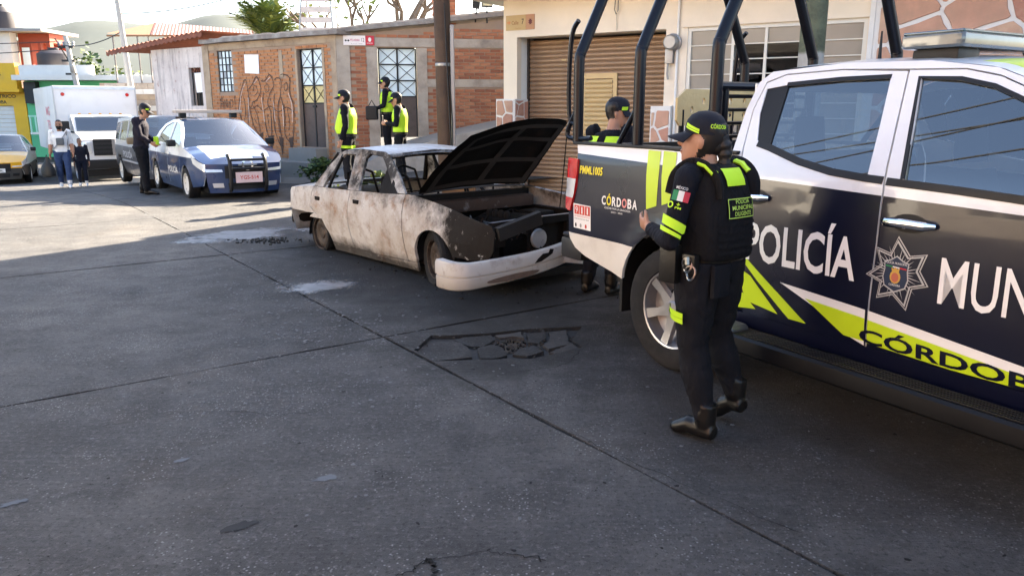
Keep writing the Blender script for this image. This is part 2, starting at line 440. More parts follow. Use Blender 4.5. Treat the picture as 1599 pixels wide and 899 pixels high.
sp = [(random.uniform(-2.5, 3), random.uniform(2.4, 6)) for _ in range(150)]
flakes('dark_pits', 'small dark chips and tar spots in the near concrete', [(x, y, random.choice([.004, .005, .006, .009, .012, .016])) for x, y in sp], CHAR, h=.001)

# wet patches left by the fire hose, a puddle in the hole, old scars in the slab
def wet_film(name, c, ang, rx, ry, c0, c1):
    """Thin wet film that breaks up and feathers out towards its rim."""
    n = NT(name); n.co = n.n('ShaderNodeNewGeometry').outputs['Position']
    mp = n.n('ShaderNodeMapping', _vector_type='TEXTURE'); n.t.links.new(n.co, mp.inputs[0]); mp.inputs['Location'].default_value = (*c, 0); mp.inputs['Rotation'].default_value = (0, 0, ang); mp.inputs['Scale'].default_value = (rx, ry, 1)
    x, y, _ = n.sep(mp.outputs[0]); r = n.math('SQRT', n.math('ADD', n.math('MULTIPLY', x, x), n.math('MULTIPLY', y, y)))
    k = n.math('ADD', n.math('SUBTRACT', 1.0, r), n.math('MULTIPLY', n.math('SUBTRACT', n.noise(2.4, 7, .68), .5), 1.9))
    al = n.thr(k, .22, .52)
    n.bump(n.noise(30, 3), .1, .004); n.fin(n.mix(n.thr(n.noise(5, 6, .7), .35, .65), c0, c1), n.n('ShaderNodeMapRange', Value=n.noise(8, 5), To_Min=.22, To_Max=.5).outputs[0], 0, .35)
    tr = n.n('ShaderNodeBsdfTransparent'); mx = n.n('ShaderNodeMixShader'); n.t.links.new(n.math('MULTIPLY', al, .85), mx.inputs[0]); n.t.links.new(tr.outputs[0], mx.inputs[1]); n.t.links.new(n.b.outputs[0], mx.inputs[2]); n.t.links.new(mx.outputs[0], n.out.inputs[0]); return n.m
water = NT('puddle_water'); water.fin((.006, .0065, .006), .03, 0, .5)
def puddle(name, label, pts, m, dz=.004, n=6, k=.06):
    pl = spline(pts, n, True) if n > 1 else pts; pl = [(p[0] + k * noise.noise((p[0] * 4, p[1] * 4, 1)) + k * .5 * noise.noise((p[0] * 14, p[1] * 14, 1)), p[1] + k * noise.noise((p[0] * 4, p[1] * 4, 7)) + k * .5 * noise.noise((p[0] * 14, p[1] * 14, 5))) for p in pl]
    return tag(panel(name, [pl], lambda u, v: (u, v, hgt(u, v) + dz), m, None, step=.6), label, 'puddle')
for lab, c, ang, rx, ry in (('pale wet foamy patch on the road behind the burnt car', (-3.55, 10.05), R(38), 1.15, .62), ('small pale wet patch on the road beside the flat front wheel', (-1.78, 6.98), R(20), .55, .32)):
    el_ = [(c[0] + 1.35 * (rx * math.cos(t) * math.cos(ang) - ry * math.sin(t) * math.sin(ang)), c[1] + 1.35 * (rx * math.cos(t) * math.sin(ang) + ry * math.sin(t) * math.cos(ang))) for t in (2 * math.pi * i / 28 for i in range(28))]
    puddle('puddle', lab, el_, wet_film('wet_film', c, ang, rx, ry, (.05, .052, .057), (.16, .165, .178)), n=1, k=.0)
puddle('puddle', 'dark water standing in the hole of the broken road', [(-.12, 5.2), (-.06, 5.36), (.05, 5.37), (.1, 5.27), (.03, 5.12), (-.05, 5.05)], water.m, dz=-.024, k=.02)
scar = M('pale_scar', (.062, .065, .072), .6, var=.3, scale=12, bump=.4)
for lab, c, r_, m_ in (('pale blue-grey scar in the near concrete slab, the larger one', (-.83, 3.17), .075, scar), ('chipped hollow in the nearest slab', (-1.08, 2.76), .085, M('dark_hollow', (.014, .0138, .014), .8, var=.4, scale=20)), ('pale scraped spot at the left edge of the nearest slab', (-2.08, 2.95), .06, scar), ('faint pale scrape left of the lengthwise joint', (-1.55, 3.35), .05, scar)):
    q = []
    for i in range(26):
        t = 2 * math.pi * i / 26; rr_ = r_ * (.55 + .75 * abs(noise.noise((math.cos(t) * 2.2 + c[0] * 9, math.sin(t) * 2.2, c[1] * 7))) + random.uniform(-.12, .12)); x_, y_ = rr_ * math.cos(t), rr_ * .5 * math.sin(t); q.append((c[0] + x_ * .80 - y_ * .6, c[1] + x_ * .6 + y_ * .80))
    o = panel('road_scar', [q], lambda u, v: (u, v, hgt(u, v) + .003), m_, road, step=.6); o['label'] = lab
# cracks: thin wandering dark grooves
CRK = M('crack_dark', (.008, .008, .008), .9)
def crack(pts, w, label):
    P = [Vector(p) for p in spline(pts, 14)]; w *= .7; P = [p + Vector((random.gauss(0, .007), random.gauss(0, .007))) for p in P]; b = B(); L = []; Rr = []
    for i, p in enumerate(P):
        d = (P[min(i + 1, len(P) - 1)] - P[max(i - 1, 0)]).normalized(); nn = Vector((-d.y, d.x))
        ww = w * (.35 + .9 * abs(noise.noise((p.x * 5, p.y * 5, 2)))) * (1 if 0 < i < len(P) - 1 else .1)
        p = p + nn * .03 * noise.noise((p.x * 7, p.y * 7, 4))
        z = hgt(p.x, p.y) + .0035; L.append((*(p + nn * ww), z)); Rr.append((*(p - nn * ww), z))
    n = len(P); b.add(L + Rr, [(i, i + 1, n + i + 1, n + i) for i in range(n - 1)])
    o = b.build('road_crack', CRK, road, smooth=False); o['label'] = label; return o
crack([(-.5, 2.35), (-.36, 2.45), (-.28, 2.52), (-.07, 2.58), (.12, 2.52)], .006, 'branching crack at the bottom edge of the nearest slab')
crack([(-.32, 2.54), (-.29, 2.47), (-.25, 2.38)], .013, 'short wide dark crack splitting the nearest slab edge')
crack([(-.66, 5.1), (-.75, 5.18), (-.93, 5.37)], .007, 'short crack joining the slab corner and the broken patch')
crack([(.5, 5.64), (.8, 5.72), (1.05, 5.95)], .006, 'thin crack running from the broken patch towards the pickup')
crack([(.47, 5.1), (.36, 4.78), (.18, 4.66), (-.1, 4.55)], .006, 'thin curved crack on the near side of the broken patch')
crack([(-.45, 4.72), (-.05, 4.1), (.55, 3.35), (1.12, 2.7)], .004, 'long hairline crack beside the lengthwise joint')
crack([(-6.7, 12.2), (-5.2, 12.9), (-4.3, 12.6)], .008, 'thin crack across the sunlit strip of road')
crack([(-2.2, 3.7), (-1.7, 3.95), (-1.2, 3.9), (-.9, 4.1)], .0035, 'faint hairline crack across the middle of the near slab')

# ================================================================== white house with roller shutter
WX, WO = Vector((.846, -.533)), Vector((-.16, 15.5))
WRZ = math.atan2(-.533, .846)
CREAM = M('cream_plaster', (.78, .67, .53), .8, var=.07, scale=2.5, bump=.25, bscale=50, dirt=(.66, .56, .44), dscale=.9, dthr=(.52, .85))
WHITE = M('white_plaster', (.80, .77, .72), .75, var=.06, scale=3, bump=.2, bscale=60, dirt=(.52, .50, .47), dscale=1.3, dthr=(.55, .85))
JOINTW = M('white_joint', (.70, .67, .63), .8, var=.1, scale=9, bump=.4)
wh = thing('house', 'cream corner house with brown roller shutter and pink flagstone cladding', 'house', (*WO, 0), WRZ)
fm = lambda d: (lambda u, v: (u, d, v))
LX, HT = 15.0, 9.2
panel('front_wall', [[(0, -.6), (.30, -.6), (.30, 2.93), (3.28, 2.93), (3.28, -.6), (LX, -.6), (LX, HT), (0, HT)], [(3.66, .95), (6.44, .95), (6.44, 2.93), (3.66, 2.93)],
      [(1.2, 5.0), (3.0, 5.0), (3.0, 6.6), (1.2, 6.6)], [(4.4, 5.0), (6.2, 5.0), (6.2, 6.6), (4.4, 6.6)], [(8.5, 5.0), (10.5, 5.0), (10.5, 6.6), (8.5, 6.6)]], fm(0), CREAM, wh, step=3, thick=.16, sm=False)
B().box((0, .16, -.6), (.16, 6, HT)).build('side_wall', WHITE, wh, False)
B().box((LX - .16, .16, -.6), (LX, 6, HT)).build('side_wall', CREAM, wh, False)
B().box((.16, 5.84, -.6), (LX - .16, 6, HT)).build('rear_wall', CREAM, wh, False)
B().box((-.1, -.1, HT), (LX + .1, 6.1, HT + .15)).build('roof', CONC, wh, False)
B().box((.16, .6, 3.3), (LX - .16, 5.84, 3.5)).build('upper_floor', CONC, wh, False)
DK = M('dark_interior', (.030, .028, .026), .9)
B().box((.16, .75, -.1), (LX - .16, .8, 3.3)).build('inner_wall', DK, wh, False)
B().box((.16, .75, 3.5), (LX - .16, .8, HT)).build('inner_wall', DK, wh, False)
# shutter recess
B().box((.14, .16, -.6), (.30, .62, 2.98)).build('jamb', WHITE, wh, False)
B().box((3.28, .16, -.6), (3.44, .62, 2.98)).build('jamb', WHITE, wh, False)
B().box((.30, .16, 2.935), (3.28, .62, 3.1)).build('lintel', CREAM, wh, False)
SHUT = M('shutter_bronze', (.30, .195, .12), .40, .25, var=.14, scale=14, bump=.1, dirt=(.22, .14, .085), dscale=3, dthr=(.5, .9))
WICK = M('wicket_paint', (.50, .36, .18), .5, .1, var=.1, scale=5)
sh = thing('roller_shutter', 'closed brown metal roller shutter with small wicket door', 'shutter', (*WO, 0), WRZ)
pitch = .0845
slat_prof = [(0, 0), (-.010, .008), (-.024, .028), (-.028, .047), (-.020, .066), (-.006, .078), (0, .083)]
def slat(x0, x1, z, d=.43, m=SHUT, name='slat'):
    b = B(); b.sheet(1, len(slat_prof) - 1, lambda u, v: (x0 + (x1 - x0) * u, d + slat_prof[round(v * (len(slat_prof) - 1))][0], z + slat_prof[round(v * (len(slat_prof) - 1))][1]))
    return b.build(name, m, sh)
sl0 = slat(.31, 3.27, 0)
nz = 0
for k in range(35):
    z = .02 + k * pitch
    if z + .08 > 2.95: break
    if k == 0: sl0.location.z = z
    else:
        o = bpy.data.objects.new('slat', sl0.data); COL.objects.link(o); o.parent = sh; o.location.z = z
wk = B(); wk.box((1.50, .375, .1), (1.58, .41, 2.24)).box((2.14, .375, .1), (2.22, .41, 2.24)).box((1.58, .375, 2.16), (2.14, .41, 2.24)).box((1.5, .37, 2.24), (2.22, .385, 2.255))
wk.build('wicket_frame', WICK, sh, False)
ws = None
for k in range(25):
    z = .12 + k * pitch
    if z + .08 > 2.17: break
    if ws is None: ws = slat(1.585, 2.135, 0, .385, WICK, 'wicket_slat'); ws.location.z = z
    else:
        o = bpy.data.objects.new('wicket_slat', ws.data); COL.objects.link(o); o.parent = sh; o.location.z = z
B().box((.31, .36, -.02), (.345, .42, 2.95)).box((3.235, .36, -.02), (3.27, .42, 2.95)).build('guide_rail', M('rail_dark', (.07, .055, .045), .5, .5), sh, False)
B().box((2.16, .355, 1.12), (2.2, .375, 1.24)).build('lock', M('brass', (.35, .25, .1), .35, .8), sh, False)
for x, y, z in ((1.05, .398, 2.5), (2.65, .398, 2.86)): B().box((x, y, z), (x + .1, y + .002, z + .035)).build('sticker', WICK, sh, False)
# stone-clad column feet and flagstone wall
STONES = [M('flagstone_%d' % i, c, .75, var=.22, scale=5, bump=.5, bscale=25, dirt=d, dscale=3.5, dthr=(.45, .75)) for i, (c, d) in enumerate([((.46, .23, .16), (.36, .19, .14)), ((.52, .29, .20), (.42, .26, .18)), ((.40, .19, .135), (.50, .31, .22)), ((.54, .35, .24), (.40, .22, .16))])]
def clip(poly, p, nn):
    out = []
    for i in range(len(poly)):
        a, b = poly[i], poly[(i + 1) % len(poly)]; da = (a - p).dot(nn); db = (b - p).dot(nn)
        if da <= 0: out.append(a)
        if da * db < 0: out.append(a + (b - a) * (da / (da - db)))
    return out
def flagstones(rect, size, gap, fmap, parent, seed, dep=.02):
    rnd = random.Random(seed); x0, y0, x1, y1 = rect; pts = []
    nx, ny = max(1, round((x1 - x0) / size)), max(1, round((y1 - y0) / size))
    for i in range(-1, nx + 1):
        for j in range(-1, ny + 1):
            pts.append(Vector((x0 + (i + .5 + rnd.uniform(-.42, .42) + .25 * (j % 2)) * (x1 - x0) / nx, y0 + (j + .5 + rnd.uniform(-.4, .4)) * (y1 - y0) / ny)))
    for p in pts:
        poly = [Vector(q) for q in ((x0, y0), (x1, y0), (x1, y1), (x0, y1))]
        for q in pts:
            if q is p or (q - p).length > size * 4: continue
            d = (q - p); L = d.length; d = d / L; poly = clip(poly, (p + q) / 2 - d * gap / 2, d)
            if len(poly) < 3: break
        if len(poly) < 3: continue
        area = abs(sum(poly[i].x * poly[(i + 1) % len(poly)].y - poly[(i + 1) % len(poly)].x * poly[i].y for i in range(len(poly)))) / 2
        if area < .006: continue
        c = sum(poly, Vector((0, 0))) / len(poly); k = .985
        pp = []
        for i in range(len(poly)):            # nibble the straight edges
            a, b = poly[i], poly[(i + 1) % len(poly)]; pp.append(a * .93 + b * .07); m = (a + b) / 2; pp.append(m + (c - m) * rnd.uniform(0, .05)); pp.append(a * .07 + b * .93)
        b = B(); n = len(pp); t = dep * rnd.uniform(.6, 1.3)
        b.add([fmap(q.x, q.y, .003) for q in pp] + [fmap(*(c + (q - c) * .975), t) for q in pp], [tuple(range(n, 2 * n))] + [(i, (i + 1) % n, n + (i + 1) % n, n + i) for i in range(n)])
        b.build('flagstone', rnd.choice(STONES), parent, False)
B().box((6.53, -.045, -.6), (LX, -.003, 4.4)).build('cladding_mortar', JOINTW, wh, False)
flagstones((6.60, -.2, 11.6, 4.35), .60, .05, lambda u, v, t: (u, -.045 - t, v), wh, 5)
B().box((6.46, -.06, -.6), (6.53, -.003, 4.4)).build('cladding_edge', JOINTW, wh, False)
for nm, x0, x1, zt, sd_ in (('column_foot', -.10, .30, 1.80, 3), ('column_foot', 3.10, 3.46, 1.66, 4)):
    ft = B().box((x0, -.12, -.6), (x1, -.003, zt)).build(nm, JOINTW, wh, False)
    flagstones((x0 + .02, .1, x1 - .02, zt - .03), .30, .035, lambda u, v, t: (u, -.12 - t, v), ft, sd_, .015)
    if x0 < 0:
        B().box((.302, -.118, -.6), (.328, .42, zt)).build('reveal_stone_backing', JOINTW, ft, False)
        flagstones((-.10, .1, .40, zt - .03), .26, .03, lambda u, v, t: (.328 + t, u, v), ft, 9, .012)
        B().box((-.03, -.1, -.6), (-.002, .5, zt)).build('side_cladding', STONES[1], ft, False)
# window with louvred panes
WF = M('window_frame_white', (.70, .66, .58), .5, var=.06, scale=6)
win = B()
win.box((3.66, .02, .95), (3.72, .09, 2.93)).box((6.38, .02, .95), (6.44, .09, 2.93)).box((3.72, .02, 2.87), (6.38, .09, 2.93)).box((3.72, .02, .95), (6.38, .09, 1.0))
for x in (4.40, 4.93, 5.62): win.box((x, .025, 1.0), (x + .045, .085, 2.87))
win_o = win.build('window', WF, wh, False)
FROST = M('ribbed_glass', (.30, .265, .22), .22, var=.12, scale=3, spec=.6)
PANE = glass('house_glass', (.5, .55, .55), 1.7, .0, .35)
for (x0, x1, clear) in ((3.72, 4.40, 0), (4.445, 4.93, 1), (4.975, 5.62, 1), (5.665, 6.38, 0)):
    for k in range(8):
        z0 = 1.0 + k * .234
        b = B(); b.add([(x0, .07, z0 + .006), (x1, .07, z0 + .006), (x1, .045, z0 + .228), (x0, .045, z0 + .228)], [(0, 1, 2, 3)])
        b.build('pane', PANE if clear and 1 < k < 7 else FROST, win_o, False)
        if k: B().box((x0, .018, z0 - .010), (x1, .036, z0 + .006)).build('louvre_bar', WF, win_o, False)
B().box((3.60, -.05, .88), (6.50, .02, .948)).build('sill', WHITE, wh, False)
B().box((3.58, -.035, 2.935), (6.5, -.002, 2.985)).build('drip_moulding', CREAM, wh, False)
for (x0, x1) in ((1.2, 3.0), (4.4, 6.2), (8.5, 10.5)):
    b = B(); b.box((x0, .05, 5.0), (x1, .06, 6.6)); u = b.build('upper_window', PANE, wh, False)
    f = B(); f.box((x0, .03, 5), (x0 + .06, .08, 6.6)).box((x1 - .06, .03, 5), (x1, .08, 6.6)).box(((x0 + x1) / 2 - .03, .03, 5), ((x0 + x1) / 2 + .03, .08, 6.6)); f.build('frame', WF, u, False)
# eave slab and brown tiled edge
EAVE = M('eave_brown', (.36, .21, .13), .7, var=.2, scale=8, bump=.3)
B().box((-.55, -.85, 3.62), (LX, 0, 3.72)).box((-.55, 0, 3.62), (-.003, 3.2, 3.72)).build('eave', CREAM, wh, False)
for k in range(4): B().box((-.58 - k * .012, -.88 - k * .012, 3.722 + k * .035), (LX, -.80, 3.752 + k * .035)).build('eave_board', EAVE, wh, False)
for k in range(4): B().box((-.58 - k * .012, -.80, 3.722 + k * .035), (-.5, 3.2, 3.752 + k * .035)).build('eave_board', EAVE, wh, False)
# meter, pipe, cable hook
GREYM = M('meter_grey', (.30, .29, .28), .4, .5, var=.12, scale=12)
mt = thing('electric_meter', 'round grey electric meter on the house wall beside the shutter', 'electric meter', (*(WO + WX * 3.42), 0), WRZ)
b = B(); b.lathe([(.0, -.20), (.10, -.20), (.125, -.17), (.125, -.06), (.15, -.05), (.15, -.003)], 20, (0, 0, 2.70), 'y'); b.build('meter_glass_drum', GREYM, mt)
B().rbox((-.11, -.10, 2.36), (.03, -.003, 2.60), .015).build('meter_box', GREYM, mt)
B().tube([(-.06, -.06, 2.38), (-.07, -.06, 2.2), (-.05, -.06, 2.1)], .018).build('drop_cable', GREYM, mt)
pp = B().tube([(3.50, -.03, 3.6), (3.50, -.03, 2.8), (3.50, -.03, 1.0)], .022).build('conduit', WHITE, wh)
b = B().tube([(2.36, -.05, 3.62), (2.33, -.05, 3.30), (2.36, -.05, 3.22), (2.40, -.05, 3.28), (2.40, -.05, 3.6)], .009, 6)
b.tube([(2.365, -.03, 3.24), (2.37, -.012, 2.95)], .004, 5); b.build('cable_loop', M('cable_grey', (.2, .19, .18), .6), wh)
# street name plate on the house
PL = lambda y: (lambda u, v: (u, y, v))
sg = thing('street_sign', 'tan street name plate reading Calle 7 on the cream house', 'street sign', (*WO, 0), WRZ)
B().box((.06, -.012, 3.06), (.50, -.003, 3.33)).build('plate', M('sign_tan', (.50, .34, .15), .5, var=.08), sg, False)
B().box((.502, -.012, 3.06), (.69, -.003, 3.33)).build('emblem_plate', M('sign_rust', (.46, .24, .13), .5, var=.1), sg, False)
SGT = M('sign_brown', (.30, .14, .05), .5)
text('lettering', 'Calle', (.19, 3.16), .07, .15, PL(-.012), SGT, sg, .001)
text('lettering', '7', (.41, 3.16), .10, .05, PL(-.012), M('sign_dark', (.05, .04, .03), .5), sg, .001)
panel('arrow', [[(.08, 3.19), (.12, 3.19), (.12, 3.16), (.17, 3.20), (.12, 3.24), (.12, 3.21), (.08, 3.21)]], PL(-.012), M('sign_orange', (.60, .22, .08), .5), sg, off=.001)
text('lettering', 'Centro', (.26, 3.085), .02, .14, PL(-.012), SGT, sg, .001, .0)
panel('emblem', [[(.60 + .045 * math.cos(t * .3927) * (1 if t % 2 else .7), 3.20 + .06 * math.sin(t * .3927) * (1 if t % 2 else .7)) for t in range(16)]], PL(-.012), M('sign_maroon', (.13, .03, .03), .5), sg, off=.001)
# pavement in front of the house
def lp(o, x, y, rz):
    return (o[0] + x * math.cos(rz) - y * math.sin(rz), o[1] + x * math.sin(rz) + y * math.cos(rz))
pv = thing('pavement', None, None, (*WO, 0), WRZ); pv['kind'] = 'structure'
B().box((-.5, -1.25, -.3), (LX + 4, .40, .035)).build('pavement_slab', PALE, pv, False)
for k in range(16): B().rbox((-.5 + k * 1.2, -1.42, -.3), (.69 + k * 1.2, -1.255, .05), .012, 1).build('kerb_stone', CONC, pv, False)
# ================================================================== brick corner house
BO = Vector((-4.03, 18.5))
BFd, BFn = Vector((-.827, .562)), Vector((-.562, -.827))     # along the left facade, outward
WGd, WGn = Vector((.984, .18)), Vector((.18, -.984))         # along the right wing, outward
bh = thing('brick_house', 'weathered one storey brick corner house with iron doors and graffiti', 'house', (*BO, 0))
def bf(s, z, d=0): p = BFd * s + BFn * d; return (p.x, p.y, z)
def wg(s, z, d=0): p = WGd * s + WGn * d; return (p.x, p.y, z)
BFM = lambda d: (lambda u, v: bf(-u, v, d))      # u = -s so that u x v points outward
WGM = lambda d: (lambda u, v: wg(u, v, d))
MORT = M('mortar_cement', (.30, .215, .155), .9, var=.2, scale=5, bump=.6, bscale=40, dirt=(.26, .20, .165), dscale=2)
CEM = M('cement_render', (.38, .325, .27), .85, var=.16, scale=3, bump=.5, bscale=35, dirt=(.20, .165, .14), dscale=2.2, dthr=(.45, .75))
def neg(poly): return [(-p[0], p[1]) for p in poly]
def rect(a, b, c, d): return [(a, b), (c, b), (c, d), (a, d)]
# walls with their openings
panel('left_wall', [neg(rect(0, -.8, 4.9, 3.26)), neg(rect(.47, .72, 1.33, 3.0)), neg(rect(3.82, 2.05, 4.42, 3.08))], BFM(0), MORT, bh, step=2, thick=.14, sm=False)
OLD = NT('old_plaster')
st = OLD.noise(1.0, 6, .7, OLD.scaled((7, 7, .7)))
c = OLD.mix(OLD.thr(OLD.noise(1.6, 6, .65), .35, .7), (.66, .59, .54), (.50, .43, .40))
c = OLD.mix(OLD.math('MULTIPLY', OLD.thr(st, .50, .72), .85), c, (.12, .10, .10))
c = OLD.mix(OLD.math('MULTIPLY', OLD.thr(OLD.noise(5, 6, .75), .58, .68), .7), c, (.30, .16, .12))
OLD.bump(OLD.noise(30, 5), .5, .008); OLD.fin(c, .9)
panel('old_plaster_wall', [neg(rect(4.9, -.8, 7.35, 3.22)), neg(rect(5.12, 1.70, 5.66, 2.70))], BFM(.03), OLD.m, bh, step=2, thick=.17, sm=False)
panel('wing_wall', [[(0, -.8), (.93, -.8), (.93, 3.0), (1.83, 3.0), (1.83, -.8), (6, -.8), (6, 3.95), (3.87, 3.66), (1.1, 3.36), (0, 3.26)]], WGM(0), MORT, bh, step=2, thick=.14, sm=False)
# rear and inner shell so that no light leaks through
b = B(); pts = [bf(0, 0, -.2), bf(7.3, 0, -.2), bf(7.3, 0, -5), wg(6, 0, -6)]
B().add([(*p[:2], -.5) for p in (bf(7.35, 0), bf(7.35, 0, -5))] + [(*p[:2], 3.1) for p in (bf(7.35, 0), bf(7.35, 0, -5))], [(0, 1, 3, 2)]).build('end_wall', OLD.m, bh, False)
ROOFM = M('old_roof_slab', (.20, .17, .15), .9, var=.35, scale=4, bump=.8, bscale=18, dirt=(.32, .30, .27), dscale=3, dthr=(.45, .7))
# roof slab: pieces along the two fronts
def strip(fn, s0, s1, z0, z1, h0, d0, d1, nseg=14, wob_=.02):
    b = B(); rings = []
    for i in range(nseg + 1):
        s = s0 + (s1 - s0) * i / nseg; z = z0 + (z1 - z0) * i / nseg + wob_ * noise.noise((s * 2.2, z0, 1)); dd = d1 + wob_ * 1.5 * noise.noise((s * 3, 5, z0)); h = h0 + wob_ * noise.noise((s * 4, 2, 9))
        rings.append([Vector(fn(s, z, dd)), Vector(fn(s, z + h, dd - .01)), Vector(fn(s, z + h, d0)), Vector(fn(s, z, d0))])
    b.loft(rings); return b
strip(bf, -.25, 4.9, 3.265, 3.265, .10, -3.6, .20).build('roof_slab', ROOFM, bh, False)
strip(wg, -.15, 6, 3.28, 3.97, .09, -3.6, .14).build('roof_slab', ROOFM, bh, False)
strip(wg, -.1, 6, 3.375, 4.07, .05, -3.0, -.02, 40, .03).build('rubble_course', CEM, bh, False)
strip(bf, -.1, 4.7, 3.37, 3.37, .045, -2.6, .02, 40, .035).build('rubble_course', CEM, bh, False)
# rusty sheet eave over the plaster part (slopes down to the left, sticks out past the end)
RUST = M('rusty_sheet', (.21, .075, .045), .7, .2, var=.35, scale=7, bump=.5, bscale=30, dirt=(.10, .045, .035), dscale=3)
b = B(); nn_ = 44
def rsh(u, v):
    s = 4.55 + 4.6 * u; z = 3.56 - .32 * u ** 1.2 + .022 * math.cos(u * nn_ * math.pi); return bf(s, z + .05 * v, .32 - 2.6 * v)
b.sheet(nn_ * 2, 3, rsh); o = b.build('rusty_eave_sheet', RUST, bh)
b = B(); b.sheet(nn_ * 2, 1, lambda u, v: bf(4.55 + 4.6 * u, 3.56 - .32 * u ** 1.2 + .022 * math.cos(u * nn_ * math.pi) - .11 * v - .02, .31)); b.build('eave_edge', RUST, bh)
# concrete posts, beams, jambs
def block(name, fn, s0, s1, z0, z1, d=.02, m=CEM, d0=-.05, parent=bh):
    b = B(); n = max(2, int((z1 - z0) / .25)); rings = []
    for i in range(n + 1):
        z = z0 + (z1 - z0) * i / n; j = lambda q: .012 * noise.noise((s0 * 3 + q, z * 3, q * 2)) if 0 < i < n else 0
        rings.append([Vector(fn(s0 + j(1), z, d0)), Vector(fn(s1 + j(2), z, d0)), Vector(fn(s1 + j(2), z, d)), Vector(fn(s0 + j(1), z, d))])
    return b.loft(rings).build(name, m, parent, False)
CEMS = M('cement_light', (.37, .285, .20), .85, var=.2, scale=4, bump=.6, bscale=35, dirt=(.20, .145, .105), dscale=2.4, dthr=(.45, .72))
block('corner_post', bf, -.02, .16, -.8, 3.27, .025, CEMS); block('corner_post', wg, -.02, .30, -.8, 3.24, .026)
block('door_jamb', bf, .39, .468, .5, 3.0, .022, CEMS); block('door_jamb', bf, 1.335, 1.40, .5, 3.0, .022, CEMS)
block('tie_post', bf, 1.86, 1.98, 2.38, 3.0, .021, CEMS); block('tie_post', bf, 4.74, 5.0, -.3, 3.24, .034, CEMS)
block('ring_beam', bf, -.02, 4.9, 3.10, 3.264, .023, CEMS)
block('door_jamb', wg, .68, .925, .2, 3.01, .024); block('door_jamb', wg, 1.835, 2.07, .5, 3.0, .024)
block('ring_beam', wg, .3, 6, 3.02, 3.215, .022); block('tie_beam', wg, 2.07, 6, 2.12, 2.30, .022)
block('plinth', bf, 1.45, 7.3, -.8, .42, .05, CEM)
# bricks: right wing singly, the long left wall as one course-laid mass
BRK = [M('brick_%d' % i, c, .85, var=.22, scale=14, bump=.5, bscale=50) for i, c in enumerate([(.30, .115, .062), (.35, .14, .075), (.24, .09, .052), (.38, .165, .09)])]
BRL = NT('brick_left_wall')
vv = BRL.n('ShaderNodeTexVoronoi', Scale=1.0); BRL.t.links.new(BRL.scaled((4.5, 4.5, 12.8)), vv.inputs['Vector'])
cc = BRL.ramp(BRL.sep(vv.outputs['Color'])[0], [(0, (.36, .145, .055)), (.5, (.44, .19, .075)), (1, (.30, .115, .045))])
cc = BRL.mix(BRL.thr(BRL.noise(1.6, 5), .45, .8), cc, (.40, .19, .085)); BRL.bump(BRL.noise(45, 4), .5, .006); BRL.fin(cc, .85)
bl, bt, bhh = .235, .05, .062
def brick_mesh():
    b = B(); bm = bmesh.new(); bmesh.ops.create_cube(bm, size=1)
    for v in bm.verts: v.co = Vector((v.co.x * bl, v.co.y * bt, v.co.z * bhh))
    for v in bm.verts:
        if v.co.y < 0: v.co.x *= .97; v.co.z *= .93
    return b.bm(bm)
bms = [brick_mesh().mesh('brick') for _ in BRK]
for me, m in zip(bms, BRK): me.materials.append(m)
WROT = math.atan2(.18, .984); BROT = math.atan2(-.562, .827)
def courses(zones, excl=()):
    out = []
    for (s0, z0, s1, z1) in zones:
        k = 0; z = z0 + .04
        while z + bhh / 2 < z1:
            s = s0 + (.12 if k % 2 else .0)
            while s < s1 - .03:
                e = min(s + bl, s1)
                if e - s > .06 and not any(a < (s + e) / 2 < c and b_ < z < d for a, b_, c, d in excl): out.append(((s + e) / 2, z, e - s))
                s += bl + .016
            z += bhh + .015; k += 1
    return out
cs = courses([(.30, .25, .68, 3.02), (2.07, 1.0, 3.95, 2.12), (2.07, 2.30, 3.95, 3.02), (.9, 3.215, 3.95, 3.30), (2.0, 3.29, 3.95, 3.37), (2.6, 3.37, 3.95, 3.47)])
for s, z, w in cs[:300]:
    o = bpy.data.objects.new('brick', random.choice(bms)); COL.objects.link(o); o.parent = bh
    o.location = wg(s, z, -.012 + random.uniform(-.004, .006)); o.rotation_euler = (random.uniform(-.03, .03), random.uniform(-.012, .012), WROT); o.scale.x = w / bl
b = B()
cl = courses([(.17, .45, .39, 3.1), (.39, 3.0, 1.4, 3.1), (1.40, .42, 4.74, 3.1)], [(3.72, 1.98, 4.52, 3.2), (1.86, 2.38, 1.98, 3)])
for s, z, w in cl + [(s, z, w) for s, z, w in cs[300:]]:
    fn = bf; q = .5 * w; d = random.uniform(.008, .018); h = bhh / 2; j = random.uniform(-.003, .003)
    b.add([fn(s - q, z - h, -.02), fn(s + q, z - h, -.02), fn(s + q, z + h, -.02), fn(s - q, z + h, -.02), fn(s - q * .97, z - h * .92 + j, d), fn(s + q * .97, z - h * .92, d), fn(s + q * .97, z + h * .92, d), fn(s - q * .97, z + h * .92 + j, d)],
          [(4, 5, 6, 7), (0, 1, 5, 4), (1, 2, 6, 5), (2, 3, 7, 6), (3, 0, 4, 7)])
tag(b.build('brick_courses', BRL.m, bh, False), kind='stuff')
